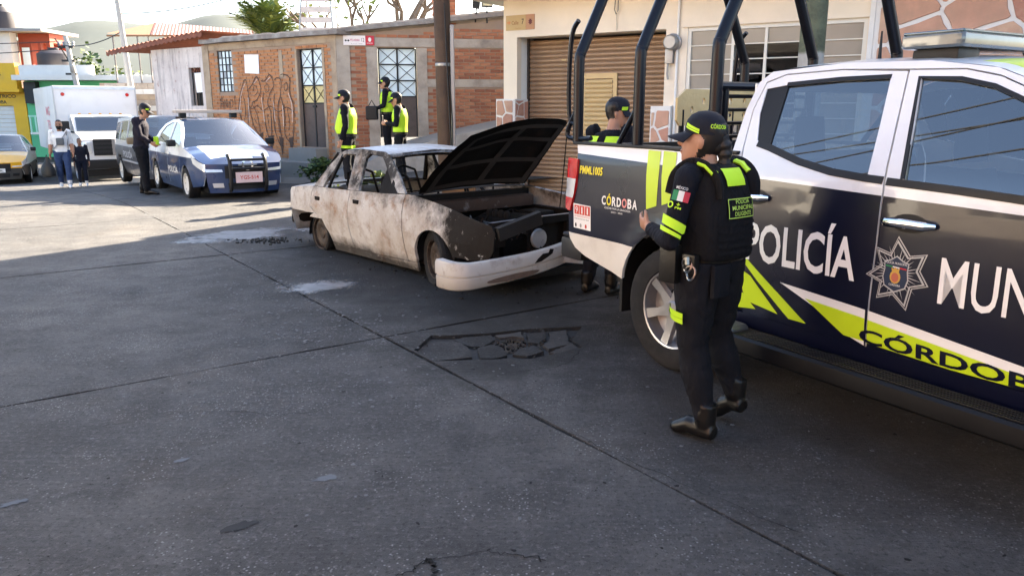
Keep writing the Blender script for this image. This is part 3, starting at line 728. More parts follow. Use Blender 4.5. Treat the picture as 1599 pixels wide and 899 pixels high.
# doors and windows
IRON = M('door_iron', (.095, .070, .062), .5, .3, var=.2, scale=5, dirt=(.05, .04, .036), dscale=4)
BAR = M('iron_bar_black', (.022, .022, .024), .5, .3)
LITE = M('pale_pane', (.62, .72, .76), .2, var=.12, scale=2, spec=.5)  # sky light seen through the openings is put into this pale colour
LITY = M('yellow_daylight_pane', (.55, .46, .22), .25, var=.2, scale=5)  # yellowish light from beyond the door is put into the colour
def iron_door(fn, s0, s1, z0, z1, zs, xs, sgn):
    """Two-leaf sheet metal door: panels below, glazed grille with crosses above."""
    d = -.09; w = s1 - s0; dr = B()
    leaf = B().prism(rect(s0 + .03, z0, (s0 + s1) / 2 - .006, zs), fn, d - .03, d).prism(rect((s0 + s1) / 2 + .006, z0, s1 - .03, zs), fn, d - .03, d)
    do = leaf.build('door', IRON, bh, False)
    fr = B()
    for a, c in ((s0, s0 + .035), ((s0 + s1) / 2 - .02, (s0 + s1) / 2 + .02), (s1 - .035, s1)): fr.prism(rect(a, z0, c, z1), fn, d - .02, d + .012)
    nrow = xs
    for k in range(nrow + 1):
        z = zs + (z1 - zs) * k / nrow; fr.prism(rect(s0 + .036, z - .015, s1 - .036, z + .015), fn, d - .018, d + .010)
    fr.build('door_frame', BAR, do, False)
    for c in (0, 1):
        a, e = (s0 + .036, (s0 + s1) / 2 - .02) if c == 0 else ((s0 + s1) / 2 + .02, s1 - .036)
        for k in range(nrow):
            za, zb = zs + (z1 - zs) * k / nrow + .015, zs + (z1 - zs) * (k + 1) / nrow - .015
            pm = LITE if not (sgn and k < 1) else LITY
            B().add([fn(a, za, d - .015), fn(e, za, d - .015), fn(e, zb, d - .015), fn(a, zb, d - .015)], [(0, 1, 2, 3)]).build('pane', pm, do, False)
            x = B().tube([fn(a, za, d - .002), fn(e, zb, d - .002)], .007, 5).tube([fn(a, zb, d - .002), fn(e, za, d - .002)], .007, 5); x.build('grille_cross', BAR, do)
    B().prism(rect((s0 + s1) / 2 - .06, zs - .1, (s0 + s1) / 2 + .06, zs - .05), fn, d, d + .03).build('bolt', BAR, do, False)
iron_door(bf, .475, 1.325, .72, 2.99, 1.75, 3, True)
iron_door(wg, .935, 1.825, .96, 2.99, 1.9, 3, False)
wo = B()
for k in range(5): s = 3.82 + .6 * k / 4; wo.prism(rect(s - .012, 2.05, s + .012, 3.08), bf, -.06, -.03)
for k in range(7): z = 2.06 + 1.01 * k / 6; wo.prism(rect(3.80, z - .012, 4.44, z + .012), bf, -.058, -.032)
w_ = wo.build('window', BAR, bh, False)
for i in range(4):
    for k in range(6):
        a, e, za, zb = 3.82 + .15 * i + .012, 3.82 + .15 * (i + 1) - .012, 2.06 + 1.01 * k / 6 + .012, 2.06 + 1.01 * (k + 1) / 6 - .012
        B().add([bf(a, za, -.05), bf(e, za, -.05), bf(e, zb, -.05), bf(a, zb, -.05)], [(0, 1, 2, 3)]).build('pane', LITE if (i * 7 + k * 3) % 4 else M('grey_pane', (.30, .33, .36), .2), w_, False)
ow = B()
for k in range(5): s = 5.13 + .52 * k / 4; ow.prism(rect(s - .01, 1.72, s + .01, 2.7), bf, -.08, -.06)
ow = ow.build('window', BAR, bh, False)
B().add([bf(5.1, 1.7, -.16), bf(5.68, 1.7, -.16), bf(5.68, 2.72, -.16), bf(5.1, 2.72, -.16)], [(0, 1, 2, 3)]).build('dark_opening', DK, ow, False)
B().add([bf(5.17, 2.06, -.05), bf(5.5, 2.05, -.05), bf(5.53, 2.56, -.05), bf(5.15, 2.57, -.05)], [(0, 1, 2, 3)]).build('paper_sheet', M('white_paper', (.80, .79, .78), .7, var=.04), ow, False)
for k in range(5): B().tube([bf(5.14 + .1 * k, 2.58, -.06), bf(5.19 + .1 * k, 2.69, -.06), bf(5.24 + .1 * k, 2.58, -.06)], .012, 5).build('lattice_bar', RUST, ow)
nb = thing('white_poster', 'blank white sheet fixed to the brick wall above the graffiti', 'poster', (*BO, 0))
panel('sheet', [neg([(2.74, 2.47), (3.29, 2.50), (3.27, 2.95), (2.72, 2.93)])], BFM(.03), MATS['white_paper'], nb, thick=.008, sm=False)
# graffiti, flat paint on the bricks
GF = M('graffiti_fill', (.45, .235, .135), .8, var=.25, scale=7); GB = M('graffiti_black', (.075, .045, .034), .7, var=.3); GW = M('graffiti_white', (.62, .50, .44), .8, var=.2)
gr = thing('graffiti', 'large scribbled bubble-letter graffiti in dark and white lines on brick wall', 'graffiti', (*BO, 0))
def ribbon(pts, w, n=8):
    P = [Vector(p) for p in spline(pts, n)]; L, Rr = [], []
    for i, p in enumerate(P):
        d = (P[min(i + 1, len(P) - 1)] - P[max(i - 1, 0)]).normalized(); q = Vector((-d.y, d.x)) * w * (.6 + .5 * abs(noise.noise((p.x * 4, p.y * 4, 3))))
        L.append(tuple(p + q)); Rr.append(tuple(p - q))
    return L + Rr[::-1]
def paint(name, pts, m, d=.021): return panel(name, [neg(pts)], BFM(d), m, gr, step=1, sm=False)
def stroke(pts, w=.022, m=GB, d=.025, name='stroke'):
    P = [Vector(p) for p in spline(pts, 7)]; b = B(); L, Rr = [], []
    for i, p in enumerate(P):
        dd = (P[min(i + 1, len(P) - 1)] - P[max(i - 1, 0)]).normalized(); q = Vector((-dd.y, dd.x)) * w * (.55 + .7 * abs(noise.noise((p.x * 4, p.y * 4, 3))))
        L.append(bf(*(p + q), d)); Rr.append(bf(*(p - q), d))
    n = len(P); b.add(L + Rr, [(i, i + 1, n + i + 1, n + i) for i in range(n - 1)]); return b.build(name, m, gr, False)
ol = spline([(3.66, 1.62), (3.52, 2.05), (3.30, 2.34), (3.05, 2.22), (2.85, 2.40), (2.55, 2.30), (2.35, 2.44), (2.1, 2.36), (1.85, 2.44), (1.62, 2.34), (1.66, 2.0), (1.54, 1.7), (1.58, 1.2), (1.68, .80), (1.92, 1.02), (2.06, .72), (2.28, 1.08), (2.46, .78), (2.62, 1.16), (2.85, .98), (3.1, 1.2), (3.36, 1.06), (3.55, 1.3)], 4, True)
rg_ = random.Random(4)
for L in ([(3.66, 1.62), (3.52, 2.05), (3.30, 2.34), (3.22, 1.9), (3.30, 1.5), (3.36, 1.06), (3.55, 1.3), (3.66, 1.62)], [(3.2, 2.1), (3.05, 2.22), (2.85, 2.40), (2.72, 2.1), (2.9, 1.85), (3.1, 1.75), (2.95, 1.5), (2.85, .98), (3.1, 1.2), (3.22, 1.7)], [(2.7, 2.3), (2.55, 2.30), (2.35, 2.44), (2.22, 2.2), (2.38, 2.0), (2.5, 1.75), (2.4, 1.5), (2.46, .78), (2.62, 1.16), (2.7, 1.7), (2.62, 2.0)], [(2.2, 2.3), (2.1, 2.36), (1.95, 2.3), (2.0, 1.95), (2.12, 1.6), (2.06, .72), (2.28, 1.08), (2.3, 1.6), (2.2, 2.0)], [(1.95, 2.42), (1.85, 2.44), (1.62, 2.34), (1.66, 2.0), (1.54, 1.7), (1.58, 1.2), (1.68, .80), (1.92, 1.02), (1.88, 1.5), (1.98, 1.9)]): stroke(L, .019)
for L in ([(3.45, 2.0), (3.38, 1.6), (3.46, 1.35)], [(3.05, 2.05), (2.95, 2.2), (2.85, 2.05), (2.98, 1.95)], [(3.06, 1.4), (2.98, 1.25)], [(2.58, 2.16), (2.46, 2.22), (2.42, 2.08), (2.54, 2.02), (2.58, 2.16)], [(2.55, 1.5), (2.5, 1.15)], [(2.18, 1.5), (2.12, 1.05)], [(1.84, 2.2), (1.74, 2.24), (1.72, 2.1), (1.82, 2.06), (1.84, 2.2)], [(1.78, 1.6), (1.72, 1.3), (1.78, 1.1)], [(3.3, 1.75), (3.12, 1.62), (2.9, 1.7), (2.7, 1.58), (2.4, 1.68), (2.1, 1.55), (1.8, 1.66), (1.56, 1.55)]): stroke(L, .013)
for L in ([(2.92, .98), (2.84, .66), (2.74, 1.05)], [(2.55, .95), (2.46, .50), (2.34, .98)], [(2.16, .95), (2.06, .46), (1.98, .92)], [(1.8, .92), (1.7, .52), (1.62, .95)]): paint('drip', L, GB, .022)
for L in ([(3.62, 1.6), (3.5, 2.0), (3.32, 2.25)], [(2.98, 2.24), (2.84, 2.34)], [(2.5, 2.28), (2.34, 2.38)], [(1.62, 1.3), (1.60, 1.7), (1.70, 2.0)], [(2.66, 1.3), (2.72, 1.9)], [(2.25, 1.3), (2.28, 1.8)], [(3.26, 1.3), (3.24, 1.9)], [(1.95, 1.2), (1.94, 1.7)]): stroke(L, .013, GW, .028)
tg = thing('graffiti', 'thin dark scrawled tag under the barred window', 'graffiti', (*BO, 0)); gr_, gr = gr, tg
for pts in ([(4.4, 1.62), (4.33, 1.95), (4.27, 1.62)], [(4.37, 1.75), (4.29, 1.75)], [(4.22, 1.62), (4.22, 1.85), (4.12, 1.65), (4.12, 1.86)], [(4.05, 1.64), (4.04, 1.82)], [(3.97, 1.64), (3.98, 1.84), (3.88, 1.80), (3.9, 1.66)], [(3.8, 1.62), (3.79, 1.95)]): stroke(pts, .014)
gr = gr_
# street name plate on the wing
MEX = lambda y: WGM(y)
s2 = thing('street_sign', 'white and red street name plate on the brick corner', 'street sign', (*BO, 0))
panel('plate', [rect(.17, 3.04, .665, 3.25)], WGM(.05), M('sign_white', (.78, .72, .70), .45, var=.05), s2, thick=.012, sm=False)
panel('emblem_plate', [rect(.67, 3.04, .865, 3.25)], WGM(.05), M('sign_red', (.52, .03, .05), .45, var=.08), s2, thick=.012, sm=False)
PK = M('sign_pink_text', (.55, .12, .2), .5); BKT = M('sign_black', (.02, .02, .02), .5)
text('lettering', 'PTE. AVENIDA', (.33, 3.125), .05, .21, WGM(.05), PK, s2, .002)
text('lettering', '12', (.58, 3.115), .085, .06, WGM(.05), BKT, s2, .002, .0)
text('lettering', 'Av. 11 y 13   Centro', (.34, 3.06), .022, .26, WGM(.05), BKT, s2, .002, 0)
panel('arrow', [[(.195, 3.14), (.235, 3.17), (.235, 3.147), (.275, 3.147), (.275, 3.17), (.315, 3.14), (.275, 3.11), (.275, 3.133), (.235, 3.133), (.235, 3.11)]], WGM(.05), BKT, s2, off=.002)
panel('emblem', [[(.765 + .036 * math.cos(t * .628), 3.165 + .05 * math.sin(t * .628)) for t in range(10)]], WGM(.05), MATS['sign_white'], s2, off=.002)
text('lettering', 'CORDOBA', (.70, 3.075), .022, .13, WGM(.05), MATS['sign_white'], s2, .002)
# steps, pavement, side street climbing to the right
stp = thing('front_step', 'worn concrete step below the left iron door', 'step', (*BO, 0))
B().prism([(.35, -.5), (1.75, -.5), (1.75, .40), (.35, .40)], bf, .05, .75).prism([(.44, .40), (1.4, .40), (1.4, .70), (.44, .70)], bf, .026, .38).build('step_blocks', PALE, stp, False)
sp_ = thing('side_street', None, None, (*BO, 0)); sp_['kind'] = 'structure'
def ramp(u, v):
    s = -.3 + 9 * u; zw = interp([(-.3, .12), (0, .25), (.93, .72), (1.8, .95), (2.4, 1.1), (3.9, 1.4), (9, 2.4)], s)
    return wg(s, zw - .10 * v, .0 + 1.15 * v)
b = B(); b.sheet(40, 3, ramp); b.build('raised_walk', PALE, sp_)
b = B(); b.sheet(40, 1, lambda u, v: (lambda p: (p[0], p[1], p[2] - v * 1.2))(ramp(u, 1))); b.build('walk_kerb', CONC, sp_)
def lane(u, v):
    s = -1.6 + 10.5 * u; d = 1.16 + 2.9 * v; x, y, _ = wg(s, 0, d); zz = .03 + .085 * max(0, s + .8) ** 1.0 * (1 - .35 * v); return (x, y, zz - .05 * max(0, .6 - s - 1))
b = B(); b.sheet(30, 6, lane); b.build('lane_surface', ROAD, sp_)
pvb = thing('pavement', None, None, (*BO, 0)); pvb['kind'] = 'structure'
b = B(); b.sheet(24, 2, lambda u, v: (lambda p: (p[0], p[1], min(.22, hgt(p[0] + BO.x, p[1] + BO.y) + .15)))(bf(-.25 + 8.2 * u, 0, .75 - .75 * v + .02))); b.build('pavement_slab', PALE, pvb)
b = B(); b.sheet(24, 1, lambda u, v: (lambda p: (p[0], p[1], min(.22, hgt(p[0] + BO.x, p[1] + BO.y) + .15) - .35 * v))(bf(-.25 + 8.2 * u, 0, .77))); b.build('kerb', CONC, pvb)

# ================================================================== plants
def leafy(name, label, cat, c, rad, n, m, leaf=.05, stems=(), m2=None, seed=1, squash=1.0, trunkm=None, group=None, clump=14, fill=.55):
    """A plant or crown of many small folded leaf faces grouped in clumps round limb ends."""
    rnd = random.Random(seed); root = thing(name, label, cat, c, 0, group)
    b = B(); cl = []
    for k in range(clump):
        while True:
            p = Vector((rnd.uniform(-1, 1), rnd.uniform(-1, 1), rnd.uniform(-1, 1)))
            if fill * .6 < p.length < 1: break
        cl.append(Vector((p.x * rad[0], p.y * rad[1], rad[2] * (1 + p.z * squash))))
    for i in range(n):
        k = rnd.choice(cl); q = k + Vector((rnd.gauss(0, rad[0] * .20), rnd.gauss(0, rad[1] * .20), rnd.gauss(0, rad[2] * .16)))
        a = rnd.uniform(0, 6.28); e = rnd.uniform(-.9, .9); L = leaf * rnd.uniform(.6, 1.3)
        d = Vector((math.cos(a) * math.cos(e), math.sin(a) * math.cos(e), math.sin(e))); s = d.cross(Vector((rnd.gauss(0, 1), rnd.gauss(0, 1), 1))).normalized() * L * .42
        b.cur = rnd.random() < .45; b.add([q, q + d * L * .5 + s, q + d * L, q + d * L * .5 - s], [(0, 1, 2, 3)])
    b.build('crown', [m, m2 or m], root, False)
    if trunkm:
        t = B(); top = Vector((rad[0] * .1, 0, rad[2] * .9))
        t.tube([(0, 0, -.2), top * .5 + Vector((rad[0] * .06, 0, 0)), top], [rad[0] * .11, rad[0] * .08, rad[0] * .05], 8)
        for k in cl[::2]: t.tube([top * rnd.uniform(.5, .95), top * .5 + k * .5, k], [rad[0] * .045, rad[0] * .03, rad[0] * .012], 5)
        t.build('trunk', trunkm, root)
    return root
LEAF = M('leaf_green', (.070, .105, .028), .55, var=.35, scale=3); LEAFY = M('leaf_yellow_green', (.16, .19, .035), .55, var=.3, scale=3); LEAFD = M('leaf_dark', (.030, .055, .018), .6, var=.35, scale=4)
BARK = M('bark_grey', (.16, .125, .095), .9, var=.3, scale=9, bump=.8, bscale=25)
leafy('weed_clump', 'green weeds growing at the foot of the brick corner', 'weeds', (-4.35, 17.35, .05), (.42, .28, .24), 700, LEAF, .09, m2=LEAFD, seed=3)
leafy('weed_clump', 'bushy weeds on the kerb behind the burnt car', 'weeds', (-2.6, 14.2, .0), (.75, .3, .24), 1000, LEAF, .09, m2=LEAFY, seed=4)
# palm behind the brick house
def frond(b, base, az, el, L, drop, leafl, rnd):
    P = []; p = Vector(base); n = 9
    for i in range(n + 1):
        t = i / n; e = el - drop * t * t; P.append(p.copy()); p = p + Vector((math.cos(az) * math.cos(e), math.sin(az) * math.cos(e), math.sin(e))) * L / n
    b.tube(P, [.035 * (1 - .8 * i / n) for i in range(n + 1)], 4)
    sd_ = Vector((-math.sin(az), math.cos(az), 0))
    for i in range(1, n * 5):
        t = i / (n * 5); k = min(int(t * n), n - 1); q = P[k].lerp(P[k + 1], t * n - k); d = (P[k + 1] - P[k]).normalized()
        for s in (-1, 1):
            l = leafl * (.5 + 1.0 * math.sin(math.pi * min(1, t * .9 + .1))) * rnd.uniform(.8, 1.15)
            tip = q + (sd_ * s * .75 + d * .75 + Vector((0, 0, -.25 + rnd.uniform(-.15, .2)))) * l; w = d * .045
            b.cur = rnd.random() < .4; b.add([q - w * .4, q + w, tip], [(0, 1, 2)])
def palm(label, loc, trunk_h, L, nf, seed, lean=(0, 0)):
    rnd = random.Random(seed); root = thing('palm_tree', label, 'palm', loc); t = B()
    top = Vector((lean[0], lean[1], trunk_h)); t.tube([(0, 0, -.5), top * .5, top], [.26, .20, .16], 10); t.build('trunk', BARK, root)
    b = B()
    for k in range(nf): frond(b, top, 2.4 * k + rnd.uniform(-.3, .3), R(rnd.uniform(20, 88)), L * rnd.uniform(.8, 1.1), R(rnd.uniform(15, 70)), .55, rnd)
    b.build('crown', [LEAF, LEAFY], root, False)
palm('leafy palm rising behind the brick house roof', (-9.75, 32.5, -.6), 4.9, 1.75, 30, 5)
def bare_tree(label, loc, h, seed, n0=3, leaves=120, spread=.55):
    rnd = random.Random(seed); root = thing('bare_tree', label, 'tree', loc); t = B(); lv = B()
    def grow(p, d, L, r, dep):
        q = p + d * L; m = p + d * L * .5 + Vector((rnd.gauss(0, .06), rnd.gauss(0, .06), 0)) * L
        t.tube([p, m, q], [r, r * .85, r * .68], 6)
        if dep == 0:
            for _ in range(5):
                a = q + Vector((rnd.gauss(0, .25), rnd.gauss(0, .25), rnd.gauss(0, .25))); e = Vector((rnd.gauss(0, .1), rnd.gauss(0, .1), rnd.gauss(0, .1))); f = Vector((rnd.gauss(0, .07), rnd.gauss(0, .07), rnd.gauss(0, .07)))
                lv.add([a, a + e, a + e + f, a + f], [(0, 1, 2, 3)])
            return
        for _ in range(2 if dep > 1 else 3): grow(q, (d + Vector((rnd.gauss(0, spread), rnd.gauss(0, spread), rnd.uniform(-.1, .35)))).normalized(), L * rnd.uniform(.6, .85), r * .62, dep - 1)
    for k in range(n0): grow(Vector((rnd.gauss(0, .15), rnd.gauss(0, .15), 0)), Vector((rnd.uniform(-.4, .4), rnd.uniform(-.3, .3), 1)).normalized(), h * .42, .15, 3)
    t.build('trunk', BARK, root); lv.build('crown', LEAFY, root, False)
bare_tree('sparse forked tree behind the brick wing with few leaves', (-4.2, 29, 2.0), 4.6, 11, 3)
bare_tree('thin leafless sapling behind the brick house corner', (-5.9, 27, 1.6), 3.6, 23, 2)
for k, (px, y, h, w, lab) in enumerate([(-31.8, 62, 4.6, 3.6, 'round yellow-green tree behind the low metal roof'), (-36.5, 66, 5.4, 3.0, 'taller darker tree beyond the utility pole'), (-39, 60, 3.6, 2.6, 'small yellow-green bush by the light pole far off'), (-46, 66, 6.2, 3.2, 'loose tree beside the red upper house')]):
    leafy('tree', lab, 'tree', (px, y, -.7), (w, w, h * .62), 2600, LEAFY if k != 1 else LEAF, .42, m2=LEAF, seed=20 + k, trunkm=BARK, clump=26)

# ================================================================== poles and wires
WOOD = M('pole_wood', (.085, .052, .034), .85, var=.35, scale=2, bump=.7, bscale=30, dirt=(.035, .026, .022), dscale=1.2)
pm = thing('utility_pole', 'dark brown wooden utility pole in front of the brick wing', 'utility pole', (-1.20, 14.4, 0))
B().tube([(0, 0, -.3), (-.05, .01, 4.5), (-.1, .02, 9.2)], [.150, .143, .125], 14).build('pole', WOOD, pm)
B().rbox((.11, -.17, .0), (.18, -.10, 3.05), .01, 1).build('conduit', GREYM, pm)
B().tube([(.02, -.19, 3.4), (.06, -.19, 2.0), (.10, -.19, .9)], .014, 5).tube([(.09, -.17, 2.2), (.13, -.19, 1.4), (.12, -.19, .6)], .01, 5).build('loose_cable', BAR, pm)
B().lathe([(.150, 0), (.160, .01), (.160, .05), (.150, .06)], 16, (-.02, 0, 2.35)).build('steel_band', GREYM, pm)
B().box((-1.0, -.2, 8.3), (.8, -.1, 8.42)).build('crossarm', WOOD, pm, False)
PG = NT('pole_green'); zz = PG.sep(PG.n('ShaderNodeNewGeometry').outputs['Position'])[2]
PG.bump(PG.noise(25, 4), .4, .006); f_ = PG.thr(PG.math('ADD', zz, PG.math('MULTIPLY', PG.noise(9, 4), .06)), 2.32, 2.36)
PG.fin(PG.mix(f_, PG.mix(PG.noise(6, 5), (.30, .28, .25), (.42, .40, .36)), PG.mix(PG.thr(PG.noise(5, 6, .7), .4, .65), (.115, .125, .075), (.06, .065, .04))), .85)
p2_ = thing('utility_pole', 'round concrete pole painted green above white, behind the pickup', 'utility pole', (3.86, 10.4, 0))
B().tube([(0, 0, -.3), (0, 0, 4), (0, 0, 9)], [.165, .155, .13], 16).build('pole', PG.m, p2_)
for (lab, x, y, lx, h, r, arms) in (('pale concrete lamp post standing behind the box truck', -13.95, 29.6, -.45, 8.2, .12, 0), ('leaning concrete power pole with transformer gear far left', -18.35, 34.4, -.62, 5.35, .14, 1)):
    pt = thing('lamp_post' if not arms else 'power_pole', lab, 'pole', (x, y, -.7))
    B().tube([(0, 0, 0), (lx * .5, 0, h * .5), (lx, 0, h)], [r, r * .85, r * .62], 12).build('pole', M('pole_concrete', (.36, .34, .31), .85, var=.15, scale=3, bump=.3), pt)
    if arms:
        for k in range(3): B().box((lx - .35 + .1 * k, -.06, h - .5 - k * .55), (lx + .3, .06, h - .42 - k * .55)).build('crossarm', BAR, pt, False)
        for k in range(4): B().lathe([(.03, 0), (.06, .03), (.05, .10), (.07, .13), (.04, .2)], 8, (lx - .3 + .2 * k, 0, h - .42)).build('insulator', GREYM, pt)
        B().lathe([(.08, 0), (.10, .03), (.10, .3), (.06, .34)], 10, (lx + .2, -.1, h - 1.5)).build('transformer', GREYM, pt)
        B().tube([(lx - .45, 0, h - .1), (lx + .02, 0, h - 1.0)], .03, 5).build('brace', BAR, pt)
CAB = M('cable_black', (.02, .02, .022), .6)
def cable(label, a, b_, sag=.4, r=.012):
    a, b_ = Vector(a), Vector(b_); P = [a.lerp(b_, i / 24) - Vector((0, 0, sag * 4 * (i / 24) * (1 - i / 24))) for i in range(25)]
    return tag(B().tube(P, r, 5).build('overhead_cable', CAB), label, 'cable')
cable('slack power cable between the far left pole and the lamp post', (-19.3, 34.3, 4.3), (-14.2, 29.6, 4.4), .25, .02)
cable('power cable running left from the far leaning pole', (-19.3, 34.3, 4.1), (-40, 30, 4.4), .6, .02)
cable('upper power cable running left from the far leaning pole', (-19.35, 34.3, 4.4), (-40, 29, 5.4), .6, .02)
cable('thin cable from the lamp post up over the striped roof', (-14.3, 29.6, 5.0), (-7.5, 30, 6.6), .4, .02)
for k, (z, d) in enumerate(((8.3, 0), (8.1, -.5), (7.6, .3), (7.2, .0))):      # street cables overhead, seen mirrored in the pickup's windows
    cable('overhead street cable %s above the road, out of frame' % ('highest', 'second highest', 'second lowest', 'lowest')[k], (-16 - d, 13, z), (9, -9 + d * 3, z - .4), .5, .013)

# ================================================================== far left: shops, houses, roofs
def house(name, label, loc, rz=0): return thing(name, label, 'house' if 'shop' not in name else 'shop', loc, rz)
YEL = M('yellow_paint', (.62, .36, .022), .6, var=.12, scale=1.5, dirt=(.48, .30, .06), dscale=.8); GRN = M('mint_paint', (.085, .37, .18), .65, var=.1, scale=1.5, dirt=(.08, .36, .19), dscale=.7)
WCON = M('whitewashed', (.60, .58, .54), .8, var=.12, scale=.8, dirt=(.42, .40, .37), dscale=.5); REDP = M('red_oxide', (.26, .05, .025), .7, var=.15, scale=1)
BRN = M('brown_block', (.15, .095, .08), .9, var=.35, scale=2.5, bump=.5, bscale=12)
TANK = M('tank_black', (.035, .033, .04), .55, var=.1)
ys = house('yellow_shop', 'yellow electrical workshop with white roller door', (-24.45, 40, -.75))
panel('front_wall', [[(-4, 0), (-2.55, 0), (-2.55, 2.55), (-.65, 2.55), (-.65, 0), (0, 0), (0, 3.2), (-4, 3.2)]], lambda u, v: (u, 0, v), YEL, ys, step=3, thick=.3, sm=False)
B().box((-4, -.5, 3.2), (.05, 3, 3.35)).build('canopy_slab', YEL, ys, False)
B().box((-4, -.2, 3.35), (-.2, .2, 4.6)).build('parapet', YEL, ys, False)
for k in range(12): B().box((-2.53, .14, .02 + k * .21), (-.67, .19, .215 + k * .21)).build('shutter_slat', WCON, ys, False)
text('lettering', 'ELECTRICO', (-1.95, 2.92), .18, 1.5, lambda u, v: (u, 0, v), BKT, ys, .01); text('lettering', 'CORDOBA', (-2.1, 2.64), .17, 1.15, lambda u, v: (u, 0, v), BKT, ys, .01)
text('lettering', 'TALLER', (-2.0, 4.0), .2, 1.1, lambda u, v: (u, -.2, v), M('sign_dark2', (.2, .1, .03), .6), ys, .01)
B().box((-4, .3, 0), (0, 8, 3.2)).build('building_body', YEL, ys, False)
ub = house('upper_house', 'brown block upper storey with white corner post above yellow shop', (-25.55, 41.5, 2.85))
B().box((-4, 0, -.1), (-.9, 5, 2.35)).build('wall', BRN, ub, False); B().box((-.88, -.05, -.1), (-.15, .5, 2.6)).build('corner_post', WCON, ub, False)
B().box((-4.2, -.5, 2.62), (1.75, 3, 2.76)).build('roof_slab', M('slab_grey', (.25, .23, .22), .8), ub, False)
B().box((-.13, .6, .9), (.5, 2.4, 2.6)).box((.5, .6, 2.15), (1.5, 2.4, 2.6)).box((.85, .58, .6), (1.0, .8, 2.15)).box((1.3, .58, .6), (1.5, .9, 2.15)).build('red_wall', REDP, ub, False)
B().box((.5, 2.2, .6), (1.5, 2.3, 2.15)).build('inner_wall', REDP, ub, False)
B().add([(.0, .59, 1.0), (.4, .59, 1.0), (.4, .59, 1.9), (.0, .59, 1.9)], [(0, 1, 2, 3)]).build('window_pane', LITE, ub, False)
def tank(label, loc, r, h):
    t = thing('water_tank', label, 'water tank', loc); B().lathe([(r * .96, 0), (r, .05), (r, h * .7), (r * .97, h * .72), (r * .62, h * .92), (r * .3, h * .95), (r * .3, h)], 20).build('tank_body', TANK, t)
    B().lathe([(r * .33, h), (r * .33, h + .06), (r * .1, h + .08)], 14).build('lid', TANK, t)
tank('black water tank on the roof slab at the far left', (-26.5, 42.2, 5.61), .62, 1.25); tank('squat black water tank in front of the red upper house', (-23.3, 41.0, 3.75), .78, .85)
gh = house('green_house', 'mint green house front with small balcony behind box truck', (-24.4, 40, -.75))
B().box((0, 0, 0), (8.0, 6, 3.75)).build('wall', GRN, gh, False)
B().box((-.05, -.9, 3.76), (8.1, 6, 4.0)).box((0, -.3, 4.0), (3.6, .0, 4.5)).build('roof_slab', WCON, gh, False)
B().box((.4, -.7, 1.15), (3.4, 0, 1.25)).build('balcony_slab', WCON, gh, False)
bw = B()
for k in range(12): bw.box((.42 + k * .26, -.68, 1.25), (.50 + k * .26, -.62, 2.0))
bw.box((.4, -.7, 2.0), (3.4, -.6, 2.08)); bw.build('balcony_rail', M('balcony_mint', (.30, .55, .42), .6), gh, False)
B().box((1.9, -.02, .1), (2.8, -.003, 1.1)).build('red_door', M('door_red', (.22, .05, .05), .6), gh, False)
for k in range(5): B().box((1.9, -.045, .2 + k * .19), (2.8, -.022, .235 + k * .19)).build('door_bar', WCON, gh, False)
B().box((.15, -.35, 2.65), (.75, -.003, 3.7)).build('cable_bundle', BAR, gh, False)
B().box((1.2, -.02, 2.3), (2.3, -.003, 3.4)).build('window', DK, gh, False)
B().box((4.6, -.02, .1), (5.6, -.003, 2.2)).build('door', DK, gh, False)
lr = house('low_house', 'long low house with pale metal sheet roof behind truck', (-17.6, 46, -.7))
B().box((-8, 0, 0), (2.6, 6, 3.1)).build('wall', WCON, lr, False)
b = B(); b.sheet(60, 1, lambda u, v: (-8.5 + 11.6 * u, -.6 + 6.8 * v, 3.25 + 1.25 * v + .03 * math.cos(u * 60 * math.pi))); b.build('metal_roof', M('zinc_sheet', (.50, .53, .56), .45, .3, var=.15, scale=1), lr)
for x in (-4.5, -1.8, .6): B().box((x, -.02, 1.2), (x + 1.3, -.003, 2.4)).build('window', DK, lr, False)
bw_ = thing('block_wall', 'unpainted grey block garden wall beside the plaster house', 'wall', (-15.6, 30.2, -.7))
for r_ in range(16):
    for k in range(11):
        x0 = k * .41 + (.2 if r_ % 2 else 0)
        B().box((x0, 0, r_ * .205), (x0 + .395, .15, r_ * .205 + .19)).build('block', [CEM, WCON, MATS['cement_light']][(r_ * 5 + k * 3) % 3] if r_ > 3 else BRK[1], bw_, False)
B().box((.01, .02, 0), (4.6, .13, 3.28)).build('mortar_core', MORT, bw_, False)
# terrace with striped sheet roof
tr = thing('terrace_roof', 'open terrace with red and white striped sheet roof on posts', 'roof', (-16.2, 33, -.40))
SW = M('sheet_white', (.34, .31, .28), .5, var=.08); SR = M('sheet_red', (.22, .06, .03), .5, var=.15); SO = M('beam_orange', (.24, .11, .05), .6)
for k in range(33):
    x = .5 + k * .145; t0, t1 = (0, 0)
    b = B(); b.add([(x + 1.0, 0, 4.98 - .012 * k), (x + 1.075, 0, 4.98 - .012 * k), (x + .075, 2.8, 5.75 - .012 * k), (x, 2.8, 5.75 - .012 * k)], [(0, 1, 2, 3)])
    b.add([(x + 1.077, 0, 4.98 - .012 * k), (x + 1.143, 0, 4.98 - .012 * k), (x + .143, 2.8, 5.75 - .012 * k), (x + .077, 2.8, 5.75 - .012 * k)], [(0, 1, 2, 3)]); b.mi = [0, 1]
    b.build('roof_strip', [SR, SW], tr, False)
b = B().add([(-.3, 0, 5.02), (1.5, 0, 4.95), (.5, 2.8, 5.73)], [(0, 1, 2)]); b.build('roof_gable', SO, tr, False)
B().box((-.3, -.03, 4.90), (6.2, .05, 4.965)).box((2.6, -.1, 4.58), (6.2, -.02, 4.72)).build('beam', SO, tr, False)
